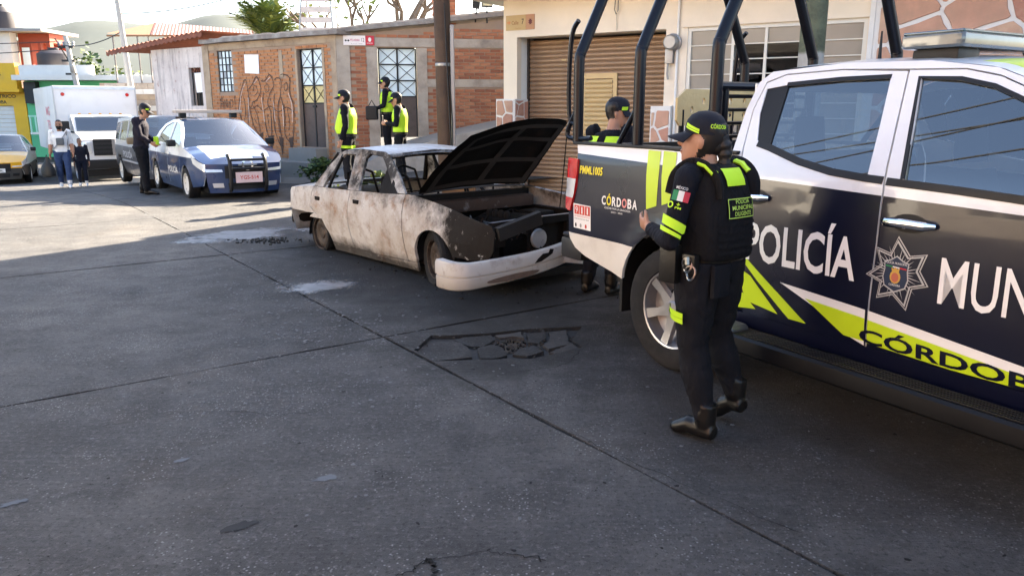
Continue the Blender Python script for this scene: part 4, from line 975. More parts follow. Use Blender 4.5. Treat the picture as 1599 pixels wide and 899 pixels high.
for k, x in enumerate((-.1, .35, .9, 1.35, 2.3, 2.45)): B().box((x, 0, 2.4 if k else 1.6), (x + .045, .045, 4.9)).build('post', M('post_grey', (.16, .14, .13), .6), tr, False)
for x in (3.3, 4.3, 5.3, 6.1): B().box((x, 0, 4.0), (x + .05, .05, 4.9)).build('post', MATS['post_grey'], tr, False)
B().box((2.0, .1, 3.6), (2.25, .3, 4.9)).build('column', CEM, tr, False)
B().box((-.2, .2, 0), (7.5, 3, 3.3)).build('lower_storey', WCON, tr, False)
B().box((5.2, 0, 4.0), (6.2, .1, 4.57)).build('gable_infill', SO, tr, False)
# hills beyond
HILL = NT('far_hills'); HILL.co = HILL.n('ShaderNodeNewGeometry').outputs['Position']
HILL.fin(HILL.mix(HILL.noise(.02, 6), (.052, .064, .064), (.074, .082, .074)), .9, 0, .1)
b = B()
def hl(u, v):
    a = R(95 + 75 * u); r = 420 + 900 * v; x, y = r * math.cos(a), r * math.sin(a)
    hh = 1.65 * (60 + 34 * noise.noise((u * 5, 1, 0)) + 20 * noise.noise((u * 13, 4, 0))) * math.sin(math.pi * min(1, v * 1.1)) * smooth(0, .25, u) + 8 * noise.noise((x * .01, y * .01, 0))
    return (x, y, -2 + max(0, hh * (1 - .2 * v)))
b.sheet(90, 14, hl); tag(b.build('hills', HILL.m), kind='structure')
# things on top of the wing
fl = thing('flood_lamp', 'black square flood lamp tilted on the wing roof, left one', 'flood lamp', (*(BO + WGd * 3.25), 3.9), WROT)
B().box((-.09, -.05, 0), (.09, .0, .30)).build('housing', BAR, fl, False); B().box((-.07, -.058, .03), (.07, -.051, .27)).build('lens', DK, fl, False); B().tube([(0, 0, -.35), (0, 0, .05)], .02, 6).build('bracket', BAR, fl)
fl.rotation_euler = (.2, .2, WROT - .6)
fl2 = thing('flood_lamp', 'square flood lamp with pale lens on the wing roof, right one', 'flood lamp', (*(BO + WGd * 3.5), 3.93), WROT)
B().box((-.13, -.05, 0), (.13, .0, .26)).build('housing', BAR, fl2, False); B().box((-.11, -.058, .03), (.11, -.051, .23)).build('lens', M('lamp_lens', (.55, .48, .3), .25), fl2, False); B().tube([(0, 0, -.35), (0, 0, .05)], .02, 6).build('bracket', BAR, fl2)
pr = thing('brick_pier', 'dark brick pier standing on the wing roof behind the pole', 'pier', (*(BO + WGd * 2.55 - WGn * .6), 3.55), WROT)
for k in range(12):
    for j in range(2): B().box((-.28 + .28 * j + (.0 if k % 2 else .02), -.14, k * .078), (-.01 + .28 * j, .14, k * .078 + .064)).build('brick', BRK[(k + j) % 3], pr, False)
B().box((-.26, -.12, -.2), (.26, .12, .95)).build('mortar_core', MORT, pr, False)
tw = thing('lattice_mast', 'pale leaning lattice mast on a roof behind the brick house', 'mast', (-6.3, 26.5, 3.9))
for sx in (-1, 1):
    for sy in (-1, 1): B().tube([(.55 * sx, .4 * sy, 0), (.36 * sx + .05, .25 * sy, 2.6)], .028, 5).build('leg', GREYM, tw)
for k in range(8):
    z = .1 + k * .32; w = .55 - .07 * z; B().box((-w, -.40 + .05 * z, z), (w, -.37 + .05 * z, z + .17)).build('cross_slat', M('weathered_slat', (.50, .46, .43), .8, var=.2), tw, False)

# ================================================================== far side of the street (behind and left of the camera, mirrored in the pickup's windows)
for k, (a0, a1, h, lab, m_, wn_) in enumerate(((-16, -9.2, 7.4, 'two storey ochre house across the street behind the camera', M('ochre_paint', (.42, .27, .12), .8, var=.1), 2), (-9.1, -2.1, 6.4, 'two storey brick house across the street beside the camera', M('far_brick', (.25, .11, .07), .85, var=.25, scale=3), 2), (-2.0, 5.2, 7.2, 'two storey grey rendered house across the street to the left', CEM, 2), (5.3, 13.5, 5.6, 'white walled house with flat roof across the street, left of the frame', WHITE, 1))):
    p0, p1 = qpos(a0, -11.2), qpos(a1, -11.2); L = (p1 - p0).length; an = math.atan2(p1.y - p0.y, p1.x - p0.x)
    hh_ = thing('house', lab, 'house', (*p0, -.3 if k < 3 else -.8), an)
    wl = [rect(x0, z0, x0 + 1.2, z0 + 1.4) for x0 in (.8, 2.9, 5.0) for z0 in ((1.3, 4.3) if wn_ == 2 else (1.3,)) if x0 + 1.3 < L]
    panel('front_wall', [rect(0, 0, L, h)] + wl, lambda u, v: (u, 0, v), m_, hh_, step=4, thick=.2, sm=False)
    B().box((0, .5, 0), (L, 6, h - .05)).build('building_body', DK, hh_, False); B().box((-.1, -.4, h), (L + .1, 6, h + .18)).build('roof_slab', CONC, hh_, False)
    for w_ in wl:
        f_ = B().box((w_[0][0], .05, w_[0][1]), (w_[1][0], .1, w_[0][1] + .06)).box((w_[0][0] + .57, .05, w_[0][1]), (w_[0][0] + .63, .1, w_[2][1])).build('window_frame', WF, hh_, False); B().add([(w_[0][0], .12, w_[0][1]), (w_[1][0], .12, w_[1][1]), (w_[2][0], .12, w_[2][1]), (w_[3][0], .12, w_[3][1])], [(0, 1, 2, 3)]).build('pane', PANE, f_, False)
    B().box((L * .45, -.03, 0), (L * .45 + 1, -.003, 2.2)).build('door', IRON, hh_, False)
# ================================================================== vehicles
PWHITE = M('paint_white', (.66, .68, .70), .30, 0, var=.05, scale=2, coat=.6, dirt=(.52, .51, .49), dscale=1.5, dthr=(.55, .95))
PNAVY = M('paint_navy', (.0040, .0052, .0165), .30, 0, var=.15, scale=2, coat=.55, dirt=(.010, .0098, .012), dscale=2.5, dthr=(.55, .9))
PBLUE = M('paint_blue', (.016, .034, .095), .30, 0, var=.12, scale=2, coat=.7)
PSILV = M('paint_silver', (.46, .46, .48), .32, .35, var=.06, scale=2, coat=.5)
PCREAM = M('paint_cream', (.60, .57, .50), .4, 0, var=.06, scale=3, dirt=(.42, .39, .34), dscale=4, dthr=(.55, .9))
BLKP = M('black_plastic', (.0075, .0075, .0085), .5, 0, var=.2, scale=9)
RUB = M('tyre_rubber', (.009, .0088, .0088), .8, 0, var=.25, scale=14, bump=.3, dirt=(.030, .027, .024), dscale=5, dthr=(.45, .8))
ALLOY = M('alloy_rim', (.36, .36, .37), .35, .8, var=.1, scale=8); STEELW = M('white_hubcap', (.60, .58, .54), .45, .1, var=.12, scale=8)
CHROME = M('chrome', (.78, .78, .80), .12, 1, var=.03); LIME = M('reflective_lime', (.46, .62, .015), .35, 0, var=.08, scale=9, coat=.3)
YELB = M('sticker_yellow', (.70, .58, .02), .4); WDEC = M('decal_white', (.72, .71, .68), .35, var=.05); REDL = M('lamp_red', (.45, .012, .012), .15, 0, var=.1, coat=1); CLRL = M('lamp_clear', (.60, .62, .63), .10, .3, var=.12, scale=14, coat=1)
SEAT = M('seat_dark', (.014, .014, .015), .85, var=.2); GLS = glass('car_glass', (.60, .72, .78), 2.1, 0, .55); GLD = glass('car_glass_dark', (.62, .72, .76), 2.3, 0, .62)
def wheel(parent, x, y, z, r, w, rr_, style='alloy', mt=None, mr=None, flat=0.0, steer=0.0):
    sg = 1 if y > 0 else -1; o = 1; n = 40; b = B()
    pr = [(rr_ * 1.005, -w * .38), (rr_ * 1.03, -w * .46), (r * .90, -w * .52), (r * .97, -w * .47), (r, -w * .36), (r, w * .36), (r * .97, w * .47), (r * .90, w * .52), (rr_ * 1.03, w * .46), (rr_ * 1.005, w * .38)]
    rings = []
    for rad, h in pr + [pr[0]]:
        ring = []
        for j in range(n):
            t = 2 * math.pi * j / n; px, pz = rad * math.cos(t), rad * math.sin(t); hh = h
            if flat and pz < -(r - flat): hh = h * (1 + .5 * (-(r - flat) - pz) / flat); pz = -(r - flat)
            ring.append(Vector((px, hh, pz)))
        rings.append(ring)
    b.loft(rings, True, False)
    for k in range(n):                      # tread blocks
        t = 2 * math.pi * (k + .5) / n
        if flat and math.sin(t) < -.7: continue
        d = Vector((math.cos(t), 0, math.sin(t))); e = Vector((-math.sin(t), 0, math.cos(t)))
        for sy in (-.24, .24):
            c = d * (r - .002) + Vector((0, w * sy, 0)); a = e * r * .055; bb = Vector((0, w * .085, 0)); b.add([c - a - bb, c + a - bb, c + a + bb, c - a + bb, c - a - bb + d * .008, c + a - bb + d * .008, c + a + bb + d * .008, c - a + bb + d * .008], [(4, 5, 6, 7), (0, 1, 5, 4), (1, 2, 6, 5), (2, 3, 7, 6), (3, 0, 4, 7)])
    t_ = b.build('wheel', mt or RUB, parent); t_.location = (x, y, z); t_.rotation_euler = (0, 0, steer)
    f = sg * w * .5; rm = B(); mr = mr or ALLOY
    rm.lathe([(rr_ * .55, f * .1), (rr_ * .93, f * .2), (rr_ * .94, f * .72), (rr_ * .955, f * .90), (rr_ * 1.0, f * .93), (rr_ * 1.0, f * .78)], 36, ax='y', cap=False)
    if style == 'alloy':
        for k in range(6):
            t = 2 * math.pi * k / 6 + .3; d = Vector((math.cos(t), 0, math.sin(t))); e = Vector((-math.sin(t), 0, math.cos(t)))
            q = []
            for rad, wd, dp in ((.10, .34, .72), (.55, .21, .70), (.99, .26, .84)): q += [d * rr_ * rad + e * rr_ * wd * .5 + Vector((0, f * dp, 0)), d * rr_ * rad - e * rr_ * wd * .5 + Vector((0, f * dp, 0)), d * rr_ * rad - e * rr_ * wd * .5 + Vector((0, f * (dp - .3), 0)), d * rr_ * rad + e * rr_ * wd * .5 + Vector((0, f * (dp - .3), 0))]
            rm.add(q, [(0, 1, 5, 4), (4, 5, 9, 8), (1, 2, 6, 5), (5, 6, 10, 9), (3, 0, 4, 7), (7, 4, 8, 11), (0, 3, 2, 1), (8, 9, 10, 11)])
        rm.lathe([(.0, f * .80), (rr_ * .20, f * .80), (rr_ * .24, f * .70), (rr_ * .24, f * .4)], 20, ax='y')
    else:
        rm.lathe([(.02, f * .62), (rr_ * .30, f * .62), (rr_ * .36, f * .50), (rr_ * .60, f * .72), (rr_ * .80, f * .66), (rr_ * .95, f * .45)], 36, ax='y', cap=False)
    rm.add([Vector((.03 * math.cos(a * .785), f * .62, .03 * math.sin(a * .785))) for a in range(8)], [tuple(range(8))])
    ro = rm.build('rim', mr, t_)
    if style != 'alloy':
        for k in range(8):
            t = 2 * math.pi * k / 8; c = Vector((math.cos(t) * rr_ * .74, f * .705, math.sin(t) * rr_ * .74))
            B().add([c + Vector((rr_ * .085 * math.cos(a), 0, rr_ * .085 * math.sin(a))) for a in [q * .785 for q in range(8)]], [tuple(range(8))]).build('vent_hole', BLKP, t_, False)
    return t_
class Car:
    def __init__(s, name, label, cat, loc, f, Y, pitch=0.0):
        s.o = thing(name, label, cat, loc, math.atan2(f[1], f[0])); s.Y = Y; s.Rm = lambda u, v: (u, -Y(u, v), v); s.Lm = lambda u, v: (-u, Y(-u, v), v)
    def side(s, name, poly, m, holes=(), sides='RL', parent=None, off=0, thick=.025, step=.09, **k):
        out = []
        for c in sides:
            if c == 'R': out.append(panel(name, [poly, *holes], s.Rm, m, parent or s.o, step=step, thick=thick, off=off, **k))
            else:
                kk = dict(k)
                if 'mfun' in kk: g_ = kk['mfun']; kk['mfun'] = lambda u, v: g_(-u, v)
                if 'split' in kk: kk['split'] = [(((-a[0], a[1]), (-b_[0], b_[1])) if not isinstance(a, int) else ((a, -b_) if a == 0 else (a, b_))) for a, b_ in kk['split']]
                out.append(panel(name, [neg(poly)] + [neg(h) for h in holes], s.Lm, m, parent or s.o, step=step, thick=thick, off=off, **kk))
        return out
    def top(s, name, x0, x1, zf, crown, m, ins=0.0, n=20, dz=0, mi=None):
        b = B(); w = 14
        def fn(u, v):
            x = x0 + (x1 - x0) * u; z = zf(x); t = 2 * v - 1; return (x, t * (s.Y(x, z) - ins), z + crown * (1 - t * t) ** .8 + dz)
        b.sheet(n, w, fn)
        if mi: b.mi = [mi(x0 + (x1 - x0) * (i + .5) / n, (j + .5) / w * 2 - 1) for i in range(n) for j in range(w)]
        return b.build(name, m, s.o)
    def nose(s, name, x, z0, z1, bulge, m, n=8, ins=0.0, parent=None, dx=0, u0=-1, u1=1, pw=2.0):
        b = B(); xf = x if callable(x) else (lambda z: x)
        def fn(u, v):
            z = z0 + (z1 - z0) * v; t = u0 + (u1 - u0) * u; xx = xf(z); return (xx + bulge * (1 - abs(t) ** pw) + dx, t * (s.Y(xx, z) - ins), z)
        b.sheet(18, n, fn); return b.build(name, m, parent or s.o)
    def lid(s, name, x, z, crown, bulge, m, pw=2.0):
        def fn(u, v):
            t = 2 * u - 1; return (x + v * bulge * (1 - abs(t) ** pw), t * s.Y(x, z), z + (1 - v) * crown * (1 - t * t) ** .8)
        b = B(); b.sheet(18, 3, fn); return b.build(name, m, s.o)
    def screen(s, name, a, c, bulge, m, ins=0.0, u0=-1, u1=1, parent=None, n=6, dn=0):
        b = B()
        def fn(u, v):
            x = a[0] + (c[0] - a[0]) * v; z = a[1] + (c[1] - a[1]) * v; t = u0 + (u1 - u0) * u; return (x + bulge * (1 - t * t) + dn, t * (s.Y(x, z) - ins), z + (abs(bulge) * .3) * (1 - t * t) + abs(dn) * .5)
        b.sheet(16, n, fn); return b.build(name, m, parent or s.o)
    def liner(s, x, z, r, ya=.86, yb=.45):
        for sg in (-1, 1):
            b = B(); n = 20; rg = []
            for yy in (ya, yb): rg.append([Vector((x + r * math.cos(math.pi * j / n), sg * yy, z + r * math.sin(math.pi * j / n))) for j in range(n + 1)])
            b.loft(rg, False, False); b.add(rg[1], [tuple(range(n + 1))]); b.build('wheel_well', BLKP, s.o)
    def seats(s, xs, z, m=SEAT, ys=(-.38, .38), back=.58):
        for x in xs:
            for y in ys:
                q = B().rbox((x - .05, y - .24, z), (x + .48, y + .24, z + .16), .05).build('seat', m, s.o)
                q2 = B(); q2.tube([(x - .02, y, z + .1), (x - .08, y, z + .3), (x - .16, y, z + back)], [(.07, .22), (.07, .23), (.05, .19)], 14, ref=(1, 0, 0)); q2.build('backrest', m, q)
                q3 = B(); q3.tube([(x - .17, y, z + back + .04), (x - .19, y, z + back + .24)], [(.05, .12), (.045, .11)], 12, ref=(1, 0, 0)); q3.build('headrest', m, q)
def archpts(cx, cz, r, zlow, n=18, rev=False):
    a = math.degrees(math.asin((zlow - cz) / r)); p = arc(cx, cz, r, 180 - a, a, n); return p[::-1] if rev else p

# ------------------------------------------------------------------ police pickup
def pkY(x, z):
    y = interp([(.25, .80), (.40, .855), (.55, .885), (.75, .900), (.95, .905), (1.10, .903), (1.20, .898), (1.27, .890), (1.33, .874)], z)
    if z > 1.30: y = .882 - (z - 1.30) * (.40 if x > -1.19 else .10)
    for wx in (-1.575, 1.575):
        d = math.hypot(x - wx, z - .40); y += .022 * math.exp(-((d - .49) / .06) ** 2) if d > .40 else 0
    if x < -2.50: t = min(1, (-2.50 - x) / .20); y -= .028 * (1 - math.sqrt(max(0, 1 - t * t)))
    if x > 1.75: t = min(1, (x - 1.75) / .85); y -= .34 * (1 - math.sqrt(max(0, 1 - t * t)))
    return y
pk = Car('police_pickup', 'white and navy police pickup with roll cage and light bar', 'pickup', (2.56, 3.78, 0), (.52, -.853), pkY)
P = pk.o; liv = [PWHITE, PNAVY, PCREAM]
zl = lambda x: 1.248 - .035 * (x + 1.03)
def lm(x, z): return 2 if (z < .735 and x < -1.9) else (0 if z > zl(x) else 1)
sp_line = [((-1.03, 1.248), (.035, 1.0)), (1, .735)]
a_r = archpts(-1.575, .40, .475, .50)
bed_o = pk.side('bed_side', [(-2.665, .74), (-2.655, .69), (-2.58, .63), (-2.46, .585), (-2.2, .53)] + a_r[::1] + [(-1.10, .50), (-1.10, 1.345), (-1.7, 1.36), (-2.2, 1.37), (-2.60, 1.372), (-2.575, 1.27), (-2.545, 1.25), (-2.55, 1.08), (-2.62, .89), (-2.665, .88)], liv, split=sp_line, mfun=lm, step=.07)
rw_hole = [(-1.03, 1.44), (-1.075, 1.58), (-1.082, 1.71), (-.95, 1.728), (-.64, 1.742), (-.372, 1.746), (-.345, 1.53), (-.322, 1.305), (-.52, 1.32), (-.72, 1.355), (-.93, 1.415)]
rd_ = pk.side('rear_door', [(-1.085, .66), (-1.0, .50), (-.246, .50), (-.228, 1.0), (-.232, 1.25), (-.298, 1.772), (-.65, 1.79), (-.98, 1.778), (-1.095, 1.74), (-1.125, 1.60), (-1.105, 1.40), (-1.088, 1.33)], liv, [rw_hole], split=sp_line, mfun=lm)
fw_hole = [(-.142, 1.296), (-.18, 1.52), (-.222, 1.738), (-.04, 1.725), (.11, 1.69), (.25, 1.63), (.42, 1.515), (.62, 1.345), (.70, 1.25), (.36, 1.272)]
fd_ = pk.side('front_door', [(-.238, .50), (.70, .50), (.78, .62), (.80, 1.0), (.80, 1.225), (.66, 1.36), (.46, 1.545), (.27, 1.672), (.12, 1.735), (-.03, 1.768), (-.29, 1.776), (-.222, 1.25), (-.22, 1.0)], liv, [fw_hole], split=sp_line, mfun=lm)
pk.side('front_fender', [(.80, .50), (1.10, .46)] + archpts(1.575, .40, .465, .46) + [(2.06, .46), (2.40, .52), (2.55, .70), (2.56, .98), (2.2, 1.07), (1.6, 1.14), (1.0, 1.20), (.812, 1.225), (.812, 1.0), (.792, .62)], liv, split=sp_line, mfun=lambda x, z: 0 if z > zl(x) - .12 else 1)
pk.side('cab_corner', [(-1.175, 1.28), (-1.178, 1.60), (-1.15, 1.745), (-1.08, 1.80), (-.65, 1.825), (-.2, 1.815), (.1, 1.772), (.30, 1.695), (.27, 1.678), (.12, 1.742), (-.03, 1.775), (-.29, 1.783), (-.65, 1.797), (-.98, 1.785), (-1.10, 1.747), (-1.132, 1.60), (-1.112, 1.40), (-1.094, 1.28)], PWHITE)
pk.side('rocker', [(-1.08, .50), (-1.10, .42), (.80, .40), (.79, .495)], PNAVY)
pk.side('window_glass', [(-.945, 1.44), (-.955, 1.57), (-.955, 1.725), (-.64, 1.74), (-.375, 1.743), (-.347, 1.53), (-.325, 1.31), (-.52, 1.325), (-.72, 1.36), (-.93, 1.42)], GLD, off=-.012, thick=0)
pk.side('window_glass', fw_hole, GLD, off=-.012, thick=0)
pk.side('quarter_trim', [(-1.03, 1.44), (-1.075, 1.58), (-1.082, 1.71), (-.95, 1.728), (-.94, 1.44), (-.94, 1.412)], BLKP, off=-.006, thick=.02)
def band(path, w):
    q = [Vector(p) for p in path]; L, Rr = [], []
    for i, p in enumerate(q):
        d = (q[min(i + 1, len(q) - 1)] - q[max(i - 1, 0)]).normalized(); nn = Vector((-d.y, d.x)); L.append(tuple(p + nn * w)); Rr.append(tuple(p - nn * w))
    return L + Rr[::-1]
pk.side('window_trim', band([(-1.02, 1.425), (-.93, 1.405), (-.72, 1.345), (-.52, 1.308), (-.33, 1.292), (-.24, 1.288)], .017), BLKP, off=.003, thick=.012)
pk.side('window_trim', band([(-.22, 1.285), (.10, 1.272), (.40, 1.255), (.72, 1.235)], .017), BLKP, off=.003, thick=.012)
pk.side('window_trim', band([(-.955, 1.73), (-.64, 1.748), (-.37, 1.751)], .010), BLKP, off=.002, thick=.01)
pk.side('window_trim', band([(-.15, 1.30), (-.19, 1.52), (-.23, 1.742), (-.04, 1.731), (.11, 1.697), (.25, 1.637), (.42, 1.522), (.64, 1.345)], .009), BLKP, off=.002, thick=.01)
roofz = lambda x: interp([(-1.16, 1.72), (-1.10, 1.79), (-.95, 1.815), (-.65, 1.825), (-.2, 1.815), (.1, 1.775), (.32, 1.69)], x)
pk.top('roof', -1.165, .32, roofz, .042, [PWHITE, LIME], mi=lambda x, t: 1 if (x > -.05 and abs(t) < .8) else 0, n=30)
pk.screen('windscreen', (1.02, 1.205), (.32, 1.70), .16, GLD, .02)
pk.side('pillar', band([(.80, 1.225), (.66, 1.36), (.46, 1.545), (.27, 1.676)], .022), PWHITE, off=-.006)
pk.top('hood', 1.0, 2.45, lambda x: interp([(.8, 1.225), (1.0, 1.20), (1.6, 1.14), (2.2, 1.07), (2.45, 1.0)], x), .10, PWHITE)
pk.nose('front_fascia', 2.45, .42, 1.0, .26, PWHITE); pk.lid('hood_lip', 2.45, 1.0, .10, .26, PWHITE)
pk.nose('grille', 2.45, .68, .96, .262, BLKP, dx=.012, u0=-.55, u1=.55)
for sg in (-1, 1): pk.nose('headlight', 2.45, .78, .97, .262, CLRL, dx=.014, u0=.58 * sg, u1=.96 * sg)
b = B()
for y in (-.66, .66): b.box((-1.172, y - .05, 1.25), (-1.16, y + .05, 1.74))
b.box((-1.172, -.66, 1.25), (-1.16, .66, 1.36)).box((-1.172, -.66, 1.70), (-1.16, .66, 1.76)).box((-1.172, -.86, .55), (-1.16, .86, 1.25)); b.build('cab_back', PWHITE, P, False)
B().add([(-1.166, -.62, 1.36), (-1.166, .62, 1.36), (-1.166, .60, 1.70), (-1.166, -.60, 1.70)], [(0, 1, 2, 3)]).build('rear_glass', GLD, P, False)
b = B().box((-2.60, -.78, .78), (-1.18, .78, .80)).box((-1.20, -.80, .78), (-1.18, .80, 1.34)); b.build('bed_floor', BLKP, P, False)
for sg in (-1, 1):
    B().box((-2.62, sg * .80, .78), (-1.11, sg * .775, 1.36)).build('bed_inner_wall', PWHITE, P, False)
    B().rbox((-2.64, sg * .76 - .0, 1.360), (-1.12, sg * .882, 1.380), .008).build('bed_rail', BLKP, P)
b = B(); b.sheet(4, 12, lambda u, v: (-2.655 - .02 * math.sin(math.pi * u), -.72 + 1.44 * v, .76 + .60 * u)); b.build('tailgate', PWHITE, P)
B().box((-2.64, -.72, .76), (-2.60, .72, 1.36)).build('tailgate_inner', BLKP, P, False)
B().rbox((-2.92, -.78, .50), (-2.66, .78, .66), .03).build('rear_bumper', M('bumper_steel', (.05, .05, .052), .35, .7, var=.15), P)
B().rbox((-2.93, -.76, .66), (-2.68, .76, .69), .01, 1).build('bumper_step', BLKP, P)
tl = pk.side('tail_light', [(-2.70, 1.24), (-2.67, 1.268), (-2.55, 1.262), (-2.545, 1.17), (-2.575, 1.02), (-2.625, .895), (-2.695, .905), (-2.70, 1.05)], REDL, off=.014, thick=.06, mfun=lambda x, z: 1 if .99 < z < 1.125 else 0, split=[(1, .99), (1, 1.125)])
for t_ in tl: t_.data.materials.append(CLRL)
for sg in (-1, 1):
    B().box((-2.07, sg * .60, .27), (-2.045, sg * .885, .78)).build('mud_flap', BLKP, P, False)
    st_ = B().rbox((-1.12, sg * .90, .325), (.98, sg * 1.06, .425), .035, 3).build('side_step', M('step_grey', (.010, .010, .011), .45, .5, var=.15), P)
    for k in range(5): B().box((-.86, sg * (.925 + .024 * k), .426), (.9, sg * (.937 + .024 * k), .432)).build('tread_rib', BLKP, st_, False)
    B().rbox((-1.14, sg * .895, .318), (-.92, sg * 1.066, .455), .05, 3).build('step_end', M('step_alloy', (.16, .16, .165), .4, .7, var=.1), st_)
    for xx in (-.6, .5): B().box((xx, sg * .5, .36), (xx + .06, sg * .92, .40)).build('step_bracket', BLKP, st_, False)
B().box((-2.5, -.56, .36), (2.3, .56, .62)).box((-1.1, -.82, .40), (.9, .82, .5)).build('chassis', BLKP, P, False)
for wx in (-1.575, 1.575):
    pk.liner(wx, .40, .475, .875, .42)
    for sg in (-1, 1): wheel(P, wx, sg * .775, .385, .385, .25, .245)
pk.side('door_gap_seal', band([(-.25, .50), (-.232, 1.25), (-.296, 1.775)], .006), BLKP, off=-.03, thick=.0)
for (xa, xb, z) in ((-1.04, -.86, 1.15), (-.20, .04, 1.112)):
    for sg in (-1, 1):
        y0 = pkY((xa + xb) / 2, z); d_ = (rd_ if xa < -.5 else fd_)[0 if sg < 0 else 1]
        h_ = B().tube([(xa, sg * (y0 + .012), z), (xa + .03, sg * (y0 + .042), z), ((xa + xb) / 2, sg * (y0 + .046), z + .003), (xb - .03, sg * (y0 + .042), z), (xb, sg * (y0 + .010), z)], [(.013, .010), (.020, .012), (.021, .012), (.020, .012), (.013, .010)], 10, ref=(0, 0, 1)); h_.build('door_handle', CHROME, d_)
        c_ = ((xa + xb) / 2, z); (pk.side('handle_recess', [(c_[0] + .085 * math.cos(t * .393), c_[1] + .042 * math.sin(t * .393)) for t in range(16)], BLKP, sides='R' if sg < 0 else 'L', off=.001, thick=0, parent=d_))
for sg in (-1, 1):
    m_ = B().rbox((.58, sg * .93, 1.26), (.78, sg * 1.10, 1.43), .05, 3).build('wing_mirror', CHROME, P); B().tube([(.70, sg * .87, 1.28), (.70, sg * .96, 1.31)], .025, 6).build('mirror_arm', BLKP, m_)
pk.seats((-.85, .05), .72, ys=(-.40, .40), back=.60)
B().rbox((.45, -.78, 1.0), (.85, .78, 1.24), .06).build('dashboard', BLKP, P)
B().box((-1.14, -.8, .5), (.85, .8, .70)).build('cab_floor', BLKP, P, False)
# roll cage over the bed
TUB = M('cage_black', (.0065, .0075, .012), .32, .3, var=.2, scale=6)
for x in (-2.66, -2.01, -1.35):
    for sg in (-1, 1):
        q = [(x, sg * .825, 1.37), (x, sg * .825, 1.91), (x, sg * .815, 1.97), (x, sg * .79, 2.03), (x, sg * .56, 2.50), (x, sg * .42, 2.78), (x, sg * .36, 2.82)]
        B().tube(spline(q, 4), .037, 12).build('cage_hoop', TUB, P)
    B().tube([(x, -.37, 2.82), (x, .37, 2.82)], .037, 12).build('cage_cross_bar', TUB, P)
for sg in (-1, 1):
    B().tube([(-2.66, sg * .42, 2.78), (-1.35, sg * .42, 2.78)], .03, 10).build('cage_rail', TUB, P)
    for x in (-2.01, -1.35): B().tube([(x - .19, sg * .825, 1.38), (x - .012, sg * .825, 1.62)], .018, 8).build('cage_brace', TUB, P)
    B().tube(spline([(-2.67, sg * .83, 2.20), (-2.74, sg * .83, 2.12), (-2.77, sg * .83, 1.9), (-2.77, sg * .83, 1.62), (-2.74, sg * .83, 1.52), (-2.67, sg * .83, 1.50)], 5), .017, 8).build('grab_rail', TUB, P)
    B().tube(spline([(-2.67, sg * .83, 1.60), (-2.75, sg * .83, 1.50), (-2.78, sg * .83, 1.43), (-2.72, sg * .83, 1.40), (-2.5, sg * .83, 1.405)], 5), .018, 8).build('grab_rail', TUB, P)
B().tube([(-1.36, -.80, 1.73), (-1.36, .80, 1.73)], .026, 8).tube([(-1.36, -.74, 1.40), (-1.36, -.74, 1.73)], .02, 8).tube([(-1.36, .0, 1.0), (-1.36, .0, 1.73)], .02, 8).build('head_rail', TUB, P)
for k in range(4): B().tube([(-1.36, -.74, 1.45 + k * .075), (-1.36, -.02, 1.45 + k * .075)], .011, 6).build('head_rung', TUB, P)
PLT = NT('chequer_plate'); vo = PLT.n('ShaderNodeTexVoronoi', Scale=42.0); PLT.t.links.new(PLT.co, vo.inputs['Vector'])
PLT.bump(vo.outputs['Distance'], .35, .003); PLT.fin(PLT.mix(PLT.noise(9, 4), (.42, .31, .15), (.54, .41, .21)), .45, .35)
hp = [[(cx + .016 * math.cos(t * .785), cz + .024 * math.sin(t * .785)) for t in range(8)] for cx, cz in ((.10, 1.60), (.22, 1.66), (.22, 1.56), (.36, 1.66), (.36, 1.56), (.50, 1.60), (.58, 1.66), (.72, 1.60), (-.05, 1.66), (-.05, 1.56), (-.16, 1.6))]
bp = panel('bench_back_plate', [[(-.30, 1.53), (-.27, 1.49), (.76, 1.49), (.79, 1.53), (.79, 1.70), (.76, 1.74), (-.22, 1.74), (-.30, 1.68)]] + hp, lambda u, v: (-2.22, u, v), PLT.m, P, step=1, thick=.02, sm=False)
for y in (-.24, .25, .73): B().tube([(-2.235, y, .8), (-2.235, y, 1.6)], .02, 6).build('bench_post', TUB, P)
B().rbox((-2.24, -.28, 1.16), (-1.75, .78, 1.22), .015, 1).build('bench_seat', PLT.m, P)
# light bar and aerial
lb = B().rbox((-.40, -.62, 1.872), (-.10, .62, 1.940), .03, 3).build('light_bar', M('lightbar_clear', (.085, .105, .115), .16, 0, var=.5, scale=9, coat=1), P)
B().rbox((-.395, -.615, 1.934), (-.105, .615, 1.948), .006, 1).build('light_bar_lid', M('lightbar_blue', (.018, .060, .085), .15, 0, coat=1), lb)
for sg in (-1, 1): B().rbox((-.36, sg * .40, 1.815), (-.14, sg * .58, 1.873), .02).build('light_bar_foot', BLKP, lb)
for k in range(5): B().box((-.33, -.55 + k * .24, 1.885), (-.17, -.40 + k * .24, 1.925)).build('reflector', CHROME, lb, False)
B().tube([(-.85, -.1, 1.87), (-.85, -.1, 1.90), (-.85, -.1, 2.02)], [.012, .010, .005], 6).build('aerial', BLKP, P)
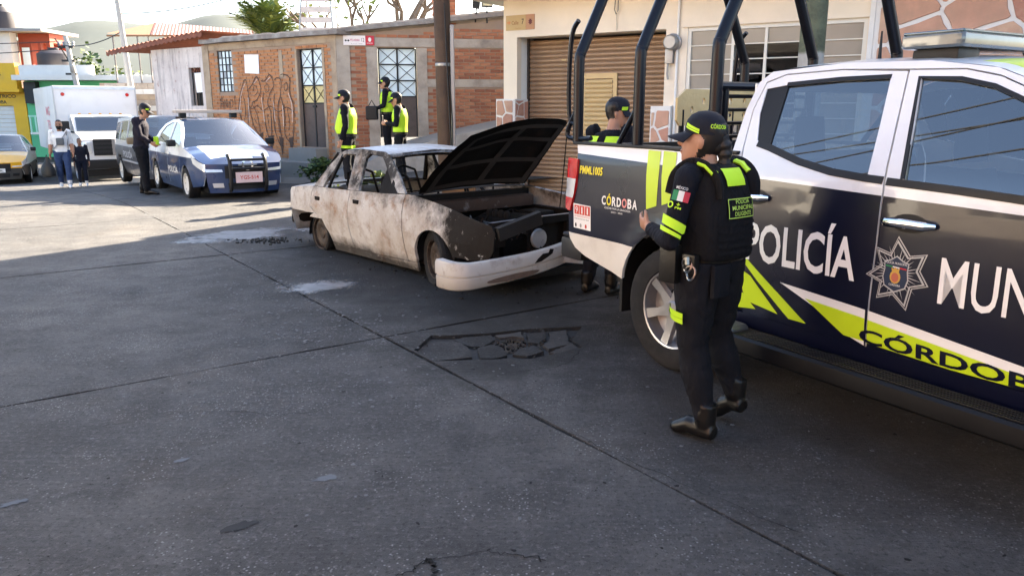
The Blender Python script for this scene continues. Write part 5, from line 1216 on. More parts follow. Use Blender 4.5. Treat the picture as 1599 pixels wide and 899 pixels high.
# livery
def dec(name, poly, m, off=.002, parent=None, sides='R', holes=()): return pk.side(name, poly, m, holes, sides=sides, off=off, thick=0, step=.08, parent=parent)[0]
RD, FD, BD = rd_[0], fd_[0], bed_o[0]
text('lettering', 'POLICÍA', (-.985, .805), .262, .665, pk.Rm, WDEC, RD, .003, .018)
text('lettering', 'MUNICIPAL', (.085, .785), .205, .90, pk.Rm, WDEC, FD, .003, .006)
text('lettering', 'CÓRDOBA', (-.275, .522), .086, .90, pk.Rm, PNAVY, FD, .005, .025, -.022)
dec('lime_slash', [(-1.068, .85), (-1.0, .825), (-.58, .535), (-.69, .535), (-.9, .70)], LIME, parent=RD); dec('lime_slash', [(-1.05, .76), (-.95, .72), (-.76, .545), (-.98, .575)], LIME, parent=RD); dec('lime_slash', [(-1.07, .60), (-1.0, .615), (-.91, .54), (-1.04, .525)], LIME, parent=RD)
dec('white_wedge', [(-.75, .722), (-.252, .683), (-.252, .505), (-.33, .53), (-.46, .605)], WDEC, parent=RD); dec('lime_wedge', [(-.59, .668), (-.252, .640), (-.252, .528), (-.36, .53)], LIME, .003, parent=RD)
dec('white_wedge', [(-.236, .682), (.79, .565), (.78, .525), (-.236, .635)], WDEC, parent=FD); dec('lime_wedge', [(-.236, .637), (.70, .535), (.70, .508), (.17, .505), (-.236, .522)], LIME, .003, parent=FD)
star = [(-.12, 1.052), (-.055, .972), (.022, .990), (-.003, .912), (.04, .850), (-.032, .825), (-.052, .722), (-.122, .782), (-.20, .752), (-.19, .83), (-.262, .855), (-.192, .912), (-.222, .99), (-.15, .972)]
sc_ = Vector((-.113, .885))
STL = M('star_silver', (.42, .42, .42), .35, .2, var=.06)
def sca(poly, k): return [tuple(sc_ + (Vector(p) - sc_) * k) for p in poly]
for k, (f_, m_) in enumerate(((1, STL), (.95, PNAVY), (.90, STL), (.82, PNAVY))): dec('star_layer', sca(star, f_), m_, .002 + .001 * k, FD)
for k in range(36):
    t = 2 * math.pi * k / 36; d = Vector((math.cos(t), math.sin(t))); e = Vector((-d.y, d.x)); r1 = .085 + .042 * (k % 3) / 2
    dec('star_ray', [tuple(sc_ + d * .05 - e * .003), tuple(sc_ + d * r1), tuple(sc_ + d * .05 + e * .003)], STL, .0065, FD)
shd = [(-.172, .935), (-.145, .942), (-.113, .965), (-.080, .945), (-.052, .937), (-.056, .90), (-.05, .86), (-.062, .82), (-.113, .795), (-.165, .82), (-.175, .86), (-.168, .90)]
dec('shield', shd, STL, .0075, FD); dec('shield', sca(shd, .92), M('shield_navy', (.018, .03, .06), .4), .0085, FD)
for i, cm in enumerate((M('flag_green', (.02, .22, .06), .5), WDEC, M('flag_red', (.45, .02, .03), .5))): dec('flag_bar', [(-.162 + .034 * i, .918 - .002 * i), (-.130 + .034 * i, .916 - .002 * i), (-.130 + .034 * i, .910 - .002 * i), (-.162 + .034 * i, .912 - .002 * i)], cm, .0095, FD)
dec('crest', [(-.113 + .026 * math.cos(t * .524), .868 + .031 * math.sin(t * .524)) for t in range(12)], M('crest_gold', (.50, .30, .06), .4), .0095, FD); dec('crest', [(-.113 + .018 * math.cos(t * .524), .866 + .022 * math.sin(t * .524)) for t in range(12)], M('crest_red', (.42, .12, .07), .4), .0105, FD); dec('crest_crown', [(-.130, .893), (-.133, .910), (-.122, .904), (-.113, .913), (-.104, .904), (-.093, .910), (-.096, .893)], MATS['crest_gold'], .0105, FD)
text('lettering', 'POLICÍA MUNICIPAL', (-.165, .925), .013, .105, pk.Rm, WDEC, FD, .0095, .0); text('lettering', 'CÓRDOBA', (-.14, .826), .012, .055, pk.Rm, WDEC, FD, .0095, .0)
dec('sticker', [(-2.592, .952), (-2.385, .948), (-2.385, .775), (-2.588, .778)], WDEC, parent=BD)
for i, ch in enumerate('911'):
    x0 = -2.578 + .064 * i; dec('sticker_square', [(x0, .942), (x0 + .058, .942), (x0 + .058, .878), (x0, .878)], M('sticker_red', (.50, .05, .03), .4), .003, BD); text('lettering', ch, (x0 + (.016 if ch == '9' else .023), .886), .048, .028 if ch == '9' else .014, pk.Rm, WDEC, BD, .004, .0)
text('lettering', 'EMERGENCIAS', (-2.575, .86), .010, .18, pk.Rm, MATS['sticker_red'], BD, .003, 0); text('lettering', 'DENUNCIA 089', (-2.575, .842), .008, .17, pk.Rm, BKT, BD, .003, 0)
for i in range(3): dec('sticker_mark', [(-2.56 + .06 * i + .012 * math.cos(t), .80 + .016 * math.sin(t)) for t in [q * .785 for q in range(8)]], (BKT, GREYM, MATS['sticker_red'])[i], .003, BD)
x0 = -2.262
for ch, cm, w in (('C', WDEC, .044), ('Ó', YELB, .05), ('R', WDEC, .042), ('D', WDEC, .044), ('O', M('pink_letter', (.6, .22, .2), .4), .05), ('B', WDEC, .04), ('A', WDEC, .046)):
    text('lettering', ch, (x0, .975), .062 if ch != 'Ó' else .08, w, pk.Rm, cm, BD, .003, .03); x0 += w + .008
text('lettering', 'CIUDAD POR LA GRANDEZA', (-2.23, .952), .013, .27, pk.Rm, WDEC, BD, .003, 0); text('lettering', '2022 - 2025', (-2.16, .93), .010, .12, pk.Rm, WDEC, BD, .003, 0)
text('lettering', 'PMML1005', (-2.525, 1.165), .056, .255, pk.Rm, YELB, BD, .003, .03)
for xa, zb in ((-1.84, 1.02), (-1.70, 1.06)):
    dec('lime_stripe', [(xa, 1.355), (xa + .115, 1.352), (xa + .125, 1.2), (xa + .122, zb), (xa + .03, zb - .03), (xa + .012, 1.2)], LIME, .0025, BD)
# ------------------------------------------------------------------ burnt sedan
def burnt(name, paint=True, dark=(.008, .0075, .007)):
    n = NT(name); x, y, z = n.sep()
    big = n.noise(1.7, 6, .65); mid = n.noise(5, 6, .7); fine = n.noise(24, 5, .7)
    if paint:
        c = n.mix(n.thr(big, .35, .7), (.50, .485, .46), (.33, .285, .235)); c = n.mix(n.math('MULTIPLY', n.thr(mid, .48, .72), .75), c, (.19, .14, .10))
        rust = n.math('MULTIPLY', n.thr(n.noise(2.6, 5, .7), .57, .72), .85)
        c = n.mix(rust, c, (.24, .105, .032))
        c = n.mix(n.math('MULTIPLY', n.thr(fine, .57, .70), .38), c, (.075, .062, .052))
        wob_ = n.math('MULTIPLY', n.math('SUBTRACT', n.noise(3.2, 6, .72), .5), 1.1)
        f1 = n.thr(n.math('ADD', x, wob_), 1.12, 1.42)                                    # scorched nose
        f2 = n.math('MULTIPLY', n.thr(n.math('ADD', z, n.math('MULTIPLY', wob_, .6)), .66, .86), n.thr(n.noise(4, 5, .7), .30, .55))   # soot above the waist
        f3 = n.thr(n.math('ADD', z, n.math('MULTIPLY', wob_, .25)), .22, .10)              # soot on the sills
        for f, k in ((f1, .985), (f2, .93), (f3, .88)): c = n.mix(n.math('MULTIPLY', f, k), c, n.mix(mid, mul(dark, .6), (.011, .0078, .006)))
        c = n.mix(n.math('MULTIPLY', n.thr(n.noise(9, 6, .75), .60, .70), .8), c, (.50, .48, .45))
    else:
        c = n.mix(mid, mul(dark, .6), (.013, .010, .008)); c = n.mix(n.thr(big, .58, .78), c, (.035, .017, .009)); c = n.mix(n.math('MULTIPLY', n.thr(fine, .62, .76), .5), c, (.045, .042, .040))
    n.bump(n.math('ADD', mid, fine), .45, .006)
    return n.fin(c, n.n('ShaderNodeMapRange', Value=mid, To_Min=.6, To_Max=.95).outputs[0], 0, .12)
BURN = burnt('burnt_paint'); CHARM = burnt('charred_metal', False)
def tsY(x, z):
    y = interp([(.05, .72), (.16, .765), (.30, .805), (.45, .822), (.60, .818), (.70, .803), (.78, .775)], z)
    if z > .78: y = .775 - (z - .78) * .50
    if x < -1.75: t = min(1, (-1.75 - x) / .42); y -= .14 * (1 - math.sqrt(max(0, 1 - t * t)))
    if x > 1.55: t = min(1, (x - 1.55) / .50); y -= .12 * (1 - math.sqrt(max(0, 1 - t * t)))
    if z < .60:
        for wx, wz in ((-1.27, .20), (1.17, .21)):
            d = math.hypot(x - wx, z - wz); y += .014 * math.exp(-((d - .33) / .05) ** 2)
    y += .006 * noise.noise((x * 3, z * 3, 1))
    return y
ts = Car('burnt_sedan', 'burnt out white sedan with open hood and hanging front bumper', 'car', (-.84, 8.51, 0), (.636, -.771), tsY); T_ = ts.o
ra = arc(-1.29, .14, .285, 172, 10, 14); fa = arc(1.15, .17, .345, 178, 15, 16)
ts.side('rear_wing', [(-2.08, .42), (-2.04, .22), (-1.92, .12), (-1.64, .10)] + ra + [(-1.005, .20), (-1.14, .375), (-1.30, .43), (-1.40, .50), (-1.385, .66), (-1.345, .735), (-1.55, .725), (-1.97, .68), (-2.07, .62)], BURN)
trd = ts.side('rear_door', [(-1.0, .21), (-.99, .125), (-.495, .115), (-.51, .46), (-.462, .752), (-.85, .742), (-1.335, .735), (-1.375, .66), (-1.39, .505), (-1.295, .44), (-1.13, .385)], BURN)
tfd = ts.side('front_door', [(-.485, .115), (.0, .118), (.622, .145), (.615, .50), (.612, .795), (.2, .775), (-.452, .752), (-.50, .46)], BURN)
tff = ts.side('front_fender', [(.634, .15), (.79, .15)] + fa + [(1.50, .31), (1.78, .31), (1.93, .34), (1.985, .42), (2.0, .57), (1.965, .635), (1.55, .715), (1.22, .76), (.77, .80), (.626, .796), (.628, .5)], BURN)
ts.side('sill', [(-1.0, .115), (-.97, .03), (.76, .05), (.78, .14), (.0, .108)], BURN)
# window frames, no glass left
ts.side('rear_window_frame', [(-1.345, .742), (-1.19, .92), (-1.05, 1.11), (-.90, 1.155), (-.60, 1.172), (-.49, .758), (-.53, .757), (-.645, 1.125), (-.90, 1.115), (-.96, 1.06), (-1.02, .90), (-1.13, .742)], BURN, thick=.03)
ts.side('quarter_post', band([(-.99, .742), (-.945, 1.115)], .014), CHARM)
ts.side('centre_post', [(-.50, .758), (-.42, .757), (-.54, 1.18), (-.615, 1.178)], BURN, thick=.05)
ts.side('front_window_frame', [(-.425, .758), (-.30, .762), (-.395, 1.10), (-.335, 1.142), (-.08, 1.125), (.03, 1.06), (.24, .92), (.40, .80), (.612, .80), (.34, .985), (.06, 1.13), (-.05, 1.172), (-.53, 1.182)], BURN, thick=.03)
ts.side('mirror_sail', [(.30, .775), (.30, .925), (.47, .795)], CHARM)
ts.side('burnt_door_card', [(.02, .76), (.28, .775), (.27, 1.0), (.0, 1.03)], CHARM, sides='R', off=-.06)
rz_ = lambda x: interp([(-1.05, 1.11), (-.90, 1.158), (-.55, 1.186), (-.21, 1.175), (-.02, 1.15), (.06, 1.12)], x)
ROOFB = burnt('burnt_roof'); 
n_ = NT('ash_grey_roof'); n_.bump(n_.noise(16, 5), .35, .005); n_.fin(n_.mix(n_.thr(n_.noise(3.5, 6, .7), .38, .62), (.24, .265, .30), (.10, .085, .075)), .42, 0, .5)
ts.top('roof', -1.05, .07, rz_, .035, n_.m, n=16)
ts.top('roof_lining', -1.03, .05, rz_, .03, CHARM, dz=-.03, n=8)
ts.top('trunk_lid', -2.06, -1.34, lambda x: interp([(-2.08, .62), (-1.97, .68), (-1.55, .725), (-1.34, .735)], x), .045, BURN)
ts.nose('tail_panel', lambda z: -2.06, .14, .63, -.05, BURN)
ts.top('cowl', .60, .80, lambda x: .80, .03, CHARM, n=4)
for sg in (-1, 1): B().tube([(-1.34, sg * .74, .74), (-1.05, sg * .60, 1.11)], .03, 6).build('rear_pillar', CHARM, T_)
B().tube([(.05, -.60, 1.13), (.03, 0, 1.165), (.05, .60, 1.13)], .022, 6).build('windscreen_header', BURN, T_)
# cabin
B().box((-1.3, -.70, .08), (.7, .70, .16)).build('floor_pan', CHARM, T_, False)
B().rbox((.42, -.70, .48), (.70, .70, .76), .05).build('dashboard', CHARM, T_)
B().box((.68, -.72, .1), (.73, .72, .78)).build('firewall', CHARM, T_, False)
for x, ys in ((-.10, (-.36, .36)), (-.98, (-.3, .3))):
    for y in ys:
        sf = B().box((x, y - .23, .24), (x + .46, y + .23, .30)).build('seat_frame', CHARM, T_, False)
        b = B()
        for k in (-1, 1): b.tube([(x, y + k * .21, .28), (x - .06, y + k * .21, .55), (x - .15, y + k * .16, .88)], .014, 6)
        b.tube([(x - .15, y - .16, .88), (x - .17, y, .94), (x - .15, y + .16, .88)], .014, 6)
        for k in range(4): b.tube([(x - .03 - .03 * k, y - .2, .36 + .13 * k), (x - .03 - .03 * k, y + .2, .36 + .13 * k)], .007, 5)
        b.build('seat_springs', CHARM, sf)
st_ = B(); R2 = [(.36 - .05 * math.sin(t), .34 + .18 * math.cos(t), .80 + .17 * math.sin(t)) for t in [2 * math.pi * k / 20 for k in range(21)]]; st_.tube(R2, .012, 6).tube([(.36, .34, .80), (.46, .34, .72)], .02, 6).tube([(.36, .18, .80), (.36, .50, .80)], .01, 5); st_.build('steering_wheel', CHARM, T_)
RBR = M('scorched_tan', (.30, .17, .085), .8, var=.3, scale=7)
B().box((-.75, .60, .42), (-.1, .63, .74)).build('door_panel_remnant', RBR, T_, False)
# engine bay
eb = B().box((.73, -.68, .12), (1.9, -.62, .62)).box((.73, .62, .12), (1.9, .68, .62)).box((.74, -.62, .10), (1.9, .62, .16)); eb.build('engine_bay', CHARM, T_, False)
B().rbox((.82, -.6, .62), (.96, .6, .74), .03).build('bulkhead_ledge', M('scorched_brown', (.035, .019, .012), .8, var=.35, scale=6, bump=.5, dirt=(.14, .12, .11), dscale=5, dthr=(.58, .7)), T_)
en = B().rbox((1.05, -.35, .2), (1.62, .30, .52), .04).rbox((1.12, -.28, .52), (1.5, .22, .60), .03).build('engine_block', CHARM, T_)
for k in range(4): B().lathe([(.03, 0), (.035, .04), (.02, .07)], 8, (1.2 + .09 * k, -.18, .60)).build('engine_cap', CHARM, en)
for k in range(6): B().tube([(1.1 + .1 * k, -.55 + .12 * k, .35), (1.2 + .08 * k, -.4 + .12 * k, .58 + .03 * (k % 3)), (1.0 + .09 * k, -.2 + .1 * k, .55), (.95, .3 * (k % 2), .6)], .012, 6).build('burnt_hose', CHARM, T_)
B().rbox((1.0, .34, .35), (1.3, .58, .60), .02).build('battery_remnant', CHARM, T_); B().rbox((1.35, -.60, .3), (1.6, -.42, .52), .02).build('filter_remnant', CHARM, T_)
b = B().box((1.86, -.70, .60), (1.93, .70, .655)).box((1.86, -.70, .26), (1.93, .70, .32))
for y in (-.68, -.25, .20, .66): b.box((1.87, y - .03, .3), (1.92, y + .03, .62))
b.build('radiator_frame', CHARM, T_, False)
B().box((1.80, -.22, .30), (1.85, .58, .60)).build('radiator', CHARM, T_, False)
ts.top('slam_panel_rim', 1.88, 1.93, lambda x: .655, .01, M('bare_steel', (.22, .22, .23), .45, .6, var=.3, scale=9), ins=.05, n=2)
hl_ = B().lathe([(.0, 0), (.085, .0), (.09, -.02), (.05, -.07), (.02, -.09)], 20, (1.965, -.21, .475), 'x').build('headlamp_reflector', M('dull_silver', (.55, .57, .58), .3, .7, var=.15), T_)
rm_ = B().box((0, 0, 0), (.05, .42, .12)).build('grille_remnant', M('melted_plastic', (.018, .017, .016), .55, 0, var=.4, scale=8, bump=.6), T_, False); rm_.location = (1.98, -.70, .52); rm_.rotation_euler = (.30, .2, -.2)
B().rbox((1.86, -.74, .44), (1.97, -.60, .62), .03).build('lamp_shell', CHARM, T_)
rj = random.Random(8); ASHG = M('ash_crust', (.085, .080, .075), .95, var=.5, scale=14, bump=.8, spec=.1); SCB = MATS['scorched_brown']
for k in range(46):
    x, y, z = rj.uniform(.95, 1.88), rj.uniform(-.60, .60), rj.uniform(.40, .60); q = rj.random()
    if q < .45: B().tube([(x, y, z), (x + rj.uniform(-.15, .15), y + rj.uniform(-.15, .15), z + rj.uniform(.0, .10)), (x + rj.uniform(-.25, .25), y + rj.uniform(-.25, .25), z - rj.uniform(.0, .08))], rj.uniform(.005, .014), 5).build('burnt_wire', rj.choice([CHARM, CHARM, ASHG, SCB]), T_)
    else:
        o = B().rbox((-.06, -.05, -.03), (.06 * rj.uniform(.5, 1.4), .05, .03), .01, 1).build('burnt_fragment', rj.choice([CHARM, CHARM, ASHG, SCB]), T_); o.location = (x, y, z - .05); o.rotation_euler = (rj.uniform(-.6, .6), rj.uniform(-.6, .6), rj.uniform(0, 3)); s_ = rj.uniform(.5, 1.3); o.scale = (s_, s_, s_)
# hood, warped by heat
HU, HV = 18, 16
hc = {'hr': Vector((.74, -.70, .81)), 'hl': Vector((.74, .66, .83)), 'fr': Vector((1.70, -.69, 1.365)), 'fl': Vector((1.48, .67, 1.475))}
def hood(t):
    def fn(u, v):
        p = hc['hr'].lerp(hc['hl'], u).lerp(hc['fr'].lerp(hc['fl'], u), v)
        p = p + Vector((-.35, 0, 1)).normalized() * (.085 * math.sin(math.pi * u) * (.3 + .7 * v) + .045 * math.sin(math.pi * v) * (1 - .5 * u) + .012 * noise.noise((u * 5, v * 5, 2)) + t)
        p.x -= .10 * v * (2 * u - 1) ** 2 * v; return p
    return fn
b = B(); b.sheet(HV, HU, lambda a, c: hood(0)(a, c)); b.sheet(HV, HU, lambda a, c: hood(.018)(a, c)); ho = b.build('hood', CHARM, T_)
b = B()
for u0 in (.06, .94): b.sheet(1, HU, lambda a, c: hood(-.022)(u0 - .025 + .05 * a, .03 + .93 * c))
for v0 in (.08, .40, .72, .94): b.sheet(HV, 1, lambda a, c: hood(-.02)(.05 + .9 * a, v0 - .03 + .06 * c))
b.sheet(1, HU, lambda a, c: hood(-.02)(.48 + .06 * a, .05 + .9 * c)); b.build('hood_stiffener', M('sooty_steel', (.045, .036, .030), .7, .1, var=.5, scale=5, bump=.4), ho)
B().tube([(1.25, .70, .62), (1.31, .69, 1.0), (1.36, .68, 1.36)], .006, 5).build('hood_prop', CHARM, T_)
# bumper hanging off to the near side, bent towards the ground
BW = NT('bumper_white'); zz_ = BW.noise(2.2, 6, .7)
cb = BW.mix(BW.thr(zz_, .55, .74), (.40, .37, .335), (.20, .17, .14)); cb = BW.mix(BW.math('MULTIPLY', BW.thr(BW.noise(7, 6, .75), .60, .70), .7), cb, (.16, .13, .11)); BW.bump(BW.noise(20, 4), .2, .004); BW.fin(cb, .5)
bpth = spline([(1.80, -1.15, .262), (1.98, -1.165, .268), (2.06, -1.13, .272), (2.095, -1.05, .275), (2.12, -.75, .29), (2.13, -.45, .31), (2.11, -.2, .335), (2.06, .02, .355)], 5)
rings = []
for i, p in enumerate(bpth):
    k = i / (len(bpth) - 1); hgt_ = .125 - .035 * k; d = Vector(bpth[min(i + 1, len(bpth) - 1)]) - Vector(bpth[max(i - 1, 0)]); d.z = 0; d.normalize(); o_ = Vector((d.y, -d.x, 0)) * -1
    o_ = Vector((d.y, -d.x, 0)); o_ = o_ if o_.dot(Vector((1, -.6, 0))) > 0 else -o_
    pr = [(0, -1), (.045, -1.0), (.064, -.86), (.068, -.12), (.060, -.07), (.060, .0), (.074, .05), (.074, .80), (.062, 1.0), (0, 1.0), (.015, .5), (.015, -.5)]
    rings.append([Vector(p) + o_ * a + Vector((0, 0, hgt_ * h)) for a, h in pr])
bm_ = B().loft(rings).build('front_bumper', BW.m, T_, angle=50)
def bmp(u, v):
    k = max(0, min(len(bpth) - 1.001, u * (len(bpth) - 1))); i = int(k); p = Vector(bpth[i]).lerp(Vector(bpth[i + 1]), k - i); return (p.x + .0715, p.y, p.z + v)
panel('fog_slot', [[(.60 + .13 * math.cos(t * .393), -.062 + .026 * math.sin(t * .393)) for t in range(16)]], bmp, M('slot_dirty', (.11, .075, .055), .8, var=.4, scale=18), bm_, off=.004, step=.03)
panel('burn_scar', [[(.72, .045), (.75, .075), (.79, .07), (.80, .10), (.83, .085), (.82, .05), (.78, .03), (.74, .012), (.70, .01)]], bmp, CHARM, bm_, off=.004, step=.03)
# wheels: bare rims, flattened tyres
BRIM = M('burnt_rim', (.05, .036, .027), .6, .5, var=.45, scale=12, bump=.3, dirt=(.16, .125, .095), dscale=14, dthr=(.5, .75)); BTY = M('burnt_tyre', (.007, .0068, .0068), .85, var=.3, scale=10, bump=.5, dirt=(.022, .019, .016), dscale=4, dthr=(.5, .8))
for sg in (-1, 1):
    wheel(T_, -1.29, sg * .70, .185, .225, .15, .185, 'steel', BTY, BRIM, .03); wheel(T_, 1.13, sg * .70, .23, .27, .19, .185, 'steel', BTY, BRIM, .035, R(-14) if sg < 0 else R(-10))
ts.liner(-1.29, .14, .29, .775, .5); ts.liner(1.15, .17, .35, .775, .42)
B().box((-1.9, -.55, .1), (1.8, .55, .18)).build('underbody', CHARM, T_, False)
for i, (x, z, d_) in enumerate(((-1.22, .605, trd[0]), (-.31, .645, tfd[0]))):
    y = -tsY(x, z); B().rbox((x - .055, y - .012, z - .022), (x + .055, y + .004, z + .022), .008).build('door_handle', CHARM, d_)
B().rbox((-2.15, -.74, .22), (-2.07, .74, .34), .03).build('rear_bumper', CHARM, T_)
np_ = thing('licence_plate', 'bent white licence plate hanging from the burnt car bumper', 'licence plate', (*(Vector((-.84, 8.51)) + Vector((.636, -.771)) * 2.17 + Vector((.771, .636)) * .06), .335), math.atan2(-.771, .636) + R(90))
np_.rotation_euler = (R(8), R(10), math.atan2(-.771, .636) + R(90))
panel('plate', [rect(-.15, -.085, .15, .085)], lambda u, v: (u, -.02 * math.cos(u * 8), v), M('plate_white', (.52, .50, .47), .5, var=.2, scale=20, dirt=(.2, .17, .15), dscale=14), np_, step=.03, thick=.004)
text('lettering', '405-T', (-.10, -.04), .075, .19, lambda u, v: (u, -.02 * math.cos(u * 8), v), BKT, np_, .002, .02, step=.03); text('lettering', 'VERACRUZ', (-.06, .05), .022, .12, lambda u, v: (u, -.02 * math.cos(u * 8), v), BKT, np_, .002, 0, step=.03)

# ------------------------------------------------------------------ intact sedans
def sedan(name, label, loc, f, body, low, glassm, W=.85, opts=None):
    """body: upper paint, low: lower paint."""
    o = opts or {}; zs = o.get('belt', [(-2.2, .90), (-1.45, 1.0), (.9, .98), (1.25, .955), (1.75, .86), (2.15, .70)])
    def Y(x, z):
        y = interp([(.15, W - .06), (.35, W - .01), (.6, W), (.8, W - .01), (1.0, W - .045)], z)
        if z > 1.0: y = W - .045 - (z - 1.0) * .48
        if x < -1.7: t = min(1, (-1.7 - x) / .6); y -= .20 * (1 - math.sqrt(max(0, 1 - t * t)))
        if x > 1.4: t = min(1, (x - 1.4) / .8); y -= .26 * (1 - math.sqrt(max(0, 1 - t * t)))
        return y
    c = Car(name, label, 'car', loc, f, Y); zt = lambda x: interp(zs, x); ax = 1.3; r = .30; A1 = archpts(-ax, .30, .355, .26); A2 = archpts(ax, .30, .355, .26)
    lv = [body, low]; zl_ = o.get('split', .70); mf = lambda x, z: 0 if z > zl_ + o.get('slope', 0) * x else 1; sp = [((0, zl_), (-o.get('slope', 0), 1))]
    tp = lambda a, b_: [(x, zt(x)) for x in [b_ + (a - b_) * k / 6 for k in range(7)]]
    c.side('rear_wing', [(-2.18, .40), (-2.1, .26)] + A1 + [(-.93, .26), (-.98, .6), (-1.15, .85), (-1.17, zt(-1.17))] + tp(-2.18, -1.2), lv, split=sp, mfun=mf, step=.15)
    rd = c.side('rear_door', [(-.915, .24), (-.105, .24), (-.105, zt(-.1))] + tp(-1.15, -.12)[1:] + [(-1.135, .85), (-.965, .6)], lv, split=sp, mfun=mf, step=.15)
    fd = c.side('front_door', [(-.09, .24), (.87, .24), (.90, .6), (.92, zt(.92))] + tp(-.09, .9), lv, split=sp, mfun=mf, step=.15)
    c.side('front_fender', [(.885, .24), (.95, .26)] + A2 + [(1.67, .26), (2.05, .30), (2.15, .5), (2.15, zt(2.15))] + tp(.935, 2.14), lv, split=sp, mfun=mf, step=.15)
    c.side('sill', [(-.93, .24), (-.93, .16), (.95, .16), (.95, .24)], low)
    G = [(-1.52, 1.0), (-1.25, 1.24), (-.95, 1.38), (-.45, 1.465), (.0, 1.475), (.35, 1.44), (.75, 1.24), (1.18, .97)]
    rwn = [(-1.12, 1.02), (-1.06, 1.20), (-.85, 1.335), (-.45, 1.405), (-.20, 1.415), (-.12, 1.01)]; fwn = [(-.05, 1.01), (-.12, 1.415), (.05, 1.415), (.32, 1.375), (.65, 1.20), (.88, 1.0)]
    c.side('window_frame', [(-1.5, zt(-1.5))] + G[1:-1] + [(1.18, zt(1.18)), (.9, zt(.9)), (-.1, zt(-.1)), (-1.2, zt(-1.2))], body, [rwn, fwn], thick=.03)
    c.side('window_glass', rwn, glassm, off=-.012, thick=0); c.side('window_glass', fwn, glassm, off=-.012, thick=0)
    gz = lambda x: interp([(p[0], p[1]) for p in G], x)
    c.top('roof', -.95, .35, gz, .035, o.get('roofm', [body]), n=14, mi=o.get('roofmi'))
    c.screen('windscreen', (1.20, .965), (.35, 1.44), .13, glassm, .03); c.screen('rear_screen', (-1.55, .995), (-.95, 1.38), -.10, glassm, .03)
    c.top('hood', 1.14, 2.15, zt, .06, o.get('hoodm', [body]), mi=o.get('hoodmi')); c.top('trunk_lid', -2.18, -1.5, zt, .04, body)
    c.nose('front_bumper', lambda z: 2.15, .18, .70, .16, low); c.lid('hood_lip', 2.15, .70, .06, .16, (o.get('hoodm', [body]))[0]); c.nose('rear_bumper', lambda z: -2.16, .2, .9, -.12, low)
    c.nose('grille', lambda z: 2.15, .44, .67, .165, BLKP, dx=.01, u0=-.56, u1=.56); c.nose('lower_grille', lambda z: 2.15, .24, .36, .165, BLKP, dx=.01, u0=-.5, u1=.5)
    for sg in (-1, 1):
        c.nose('headlight', lambda z: 2.15 - (z - .55) * .5, .56, .70, .165, CLRL, dx=.02, u0=.60 * sg, u1=1.0 * sg)
        c.side('headlight_wrap', [(2.13, .57), (2.14, .695), (1.72, .835), (1.80, .70)], CLRL, sides='R' if sg < 0 else 'L', off=.004, thick=.01)
        c.nose('fog_lamp', lambda z: 2.15, .28, .36, .165, o.get('fog', BLKP), dx=.012, u0=.62 * sg, u1=.88 * sg)
        mrr = B().rbox((.78, sg * (W + .02), .98), (.92, sg * (W + .18), 1.11), .04).build('wing_mirror', o.get('mirror', BLKP), c.o)
        B().rbox((-.5, sg * (W - .005), .80), (-.34, sg * (W + .02), .835), .01).build('door_handle', body, rd[0 if sg < 0 else 1]); B().rbox((.05, sg * (W - .005), .80), (.21, sg * (W + .02), .835), .01).build('door_handle', body, fd[0 if sg < 0 else 1])
        for wx in (-ax, ax): wheel(c.o, wx, sg * (W - .10), r, r, .20, .20, 'steel', None, o.get('rim', STEELW))
    c.liner(-ax, .30, .36, W - .02, .45); c.liner(ax, .30, .36, W - .02, .45)
    B().box((-1.9, -.6, .16), (1.9, .6, .4)).build('underbody', BLKP, c.o, False)
    c.seats((-.75, .05), .38, ys=(-.36, .36), back=.5); B().rbox((.6, -.7, .75), (1.05, .7, .95), .05).build('dashboard', BLKP, c.o)
    return c
vz = hgt(-6.23, 16.25)
vs_ = sedan('police_sedan', 'blue and white police sedan with black push bar and roof rack', (-6.23, 16.25, vz), (.58, -.815), PWHITE, PBLUE, GLS, .85,
            dict(split=.80, slope=.0, hoodm=[PBLUE, PWHITE], hoodmi=lambda x, t: 1 if (abs(t) < .72 and x < 2.0) or abs(t) < .3 else 0, roofm=[PWHITE, PBLUE], roofmi=lambda x, t: 1 if t < -.4 and x > -.1 else 0, fog=PSILV))
V = vs_.o
b = B()
for y in (-.32, .32): b.tube(spline([(2.36, y, .22), (2.42, y, .30), (2.44, y, .60), (2.40, y, .80), (2.30, y, .86)], 4), .035, 8)
for z in (.36, .62, .78): b.tube([(2.42, -.32, z), (2.42, .32, z)], .024, 8)
b.build('push_bar', BLKP, V)
pl_ = B().box((2.45, -.24, .37), (2.465, .24, .56)).build('number_plate', M('plate_pink', (.62, .45, .43), .5, var=.15, scale=20), V, False)
text('lettering', 'YGS-514', (-.17, .43), .07, .34, lambda u, v: (2.465, u, v), MATS['sticker_red'], pl_, .002)
B().lathe([(.085, 0), (.105, .01), (.105, .025), (.075, .03)], 18, (2.38, 0, .69), 'x', cap=False).build('badge_ring', CHROME, V); B().box((2.39, -.17, .675), (2.405, .17, .705)).build('badge_bar', CHROME, V, False)
B().rbox((-.15, -.66, 1.60), (.12, .66, 1.66), .02).build('light_bar', M('faded_bar', (.40, .34, .29), .4, var=.2), V)
for y in (-.5, .5): B().rbox((-.09, y - .06, 1.50), (.07, y + .06, 1.605), .015).build('bar_foot', BLKP, V)
text('lettering', 'POLICÍA', (-.06, .46), .15, .80, vs_.Rm, WDEC, V, .004, .02)
txz = hgt(-16.4, 25.1)
tx = sedan('taxi', 'yellow and white taxi with black front bumper at the left edge', (-17.0, 26.2, txz), (.46, -.888), M('paint_pale', (.60, .57, .50), .4, coat=.3), M('taxi_dark', (.05, .045, .04), .5), GLS, .83,
           dict(split=.62, hoodm=[M('paint_taxi_yellow', (.66, .33, .01), .4, var=.1, coat=.4)], mirror=BLKP))
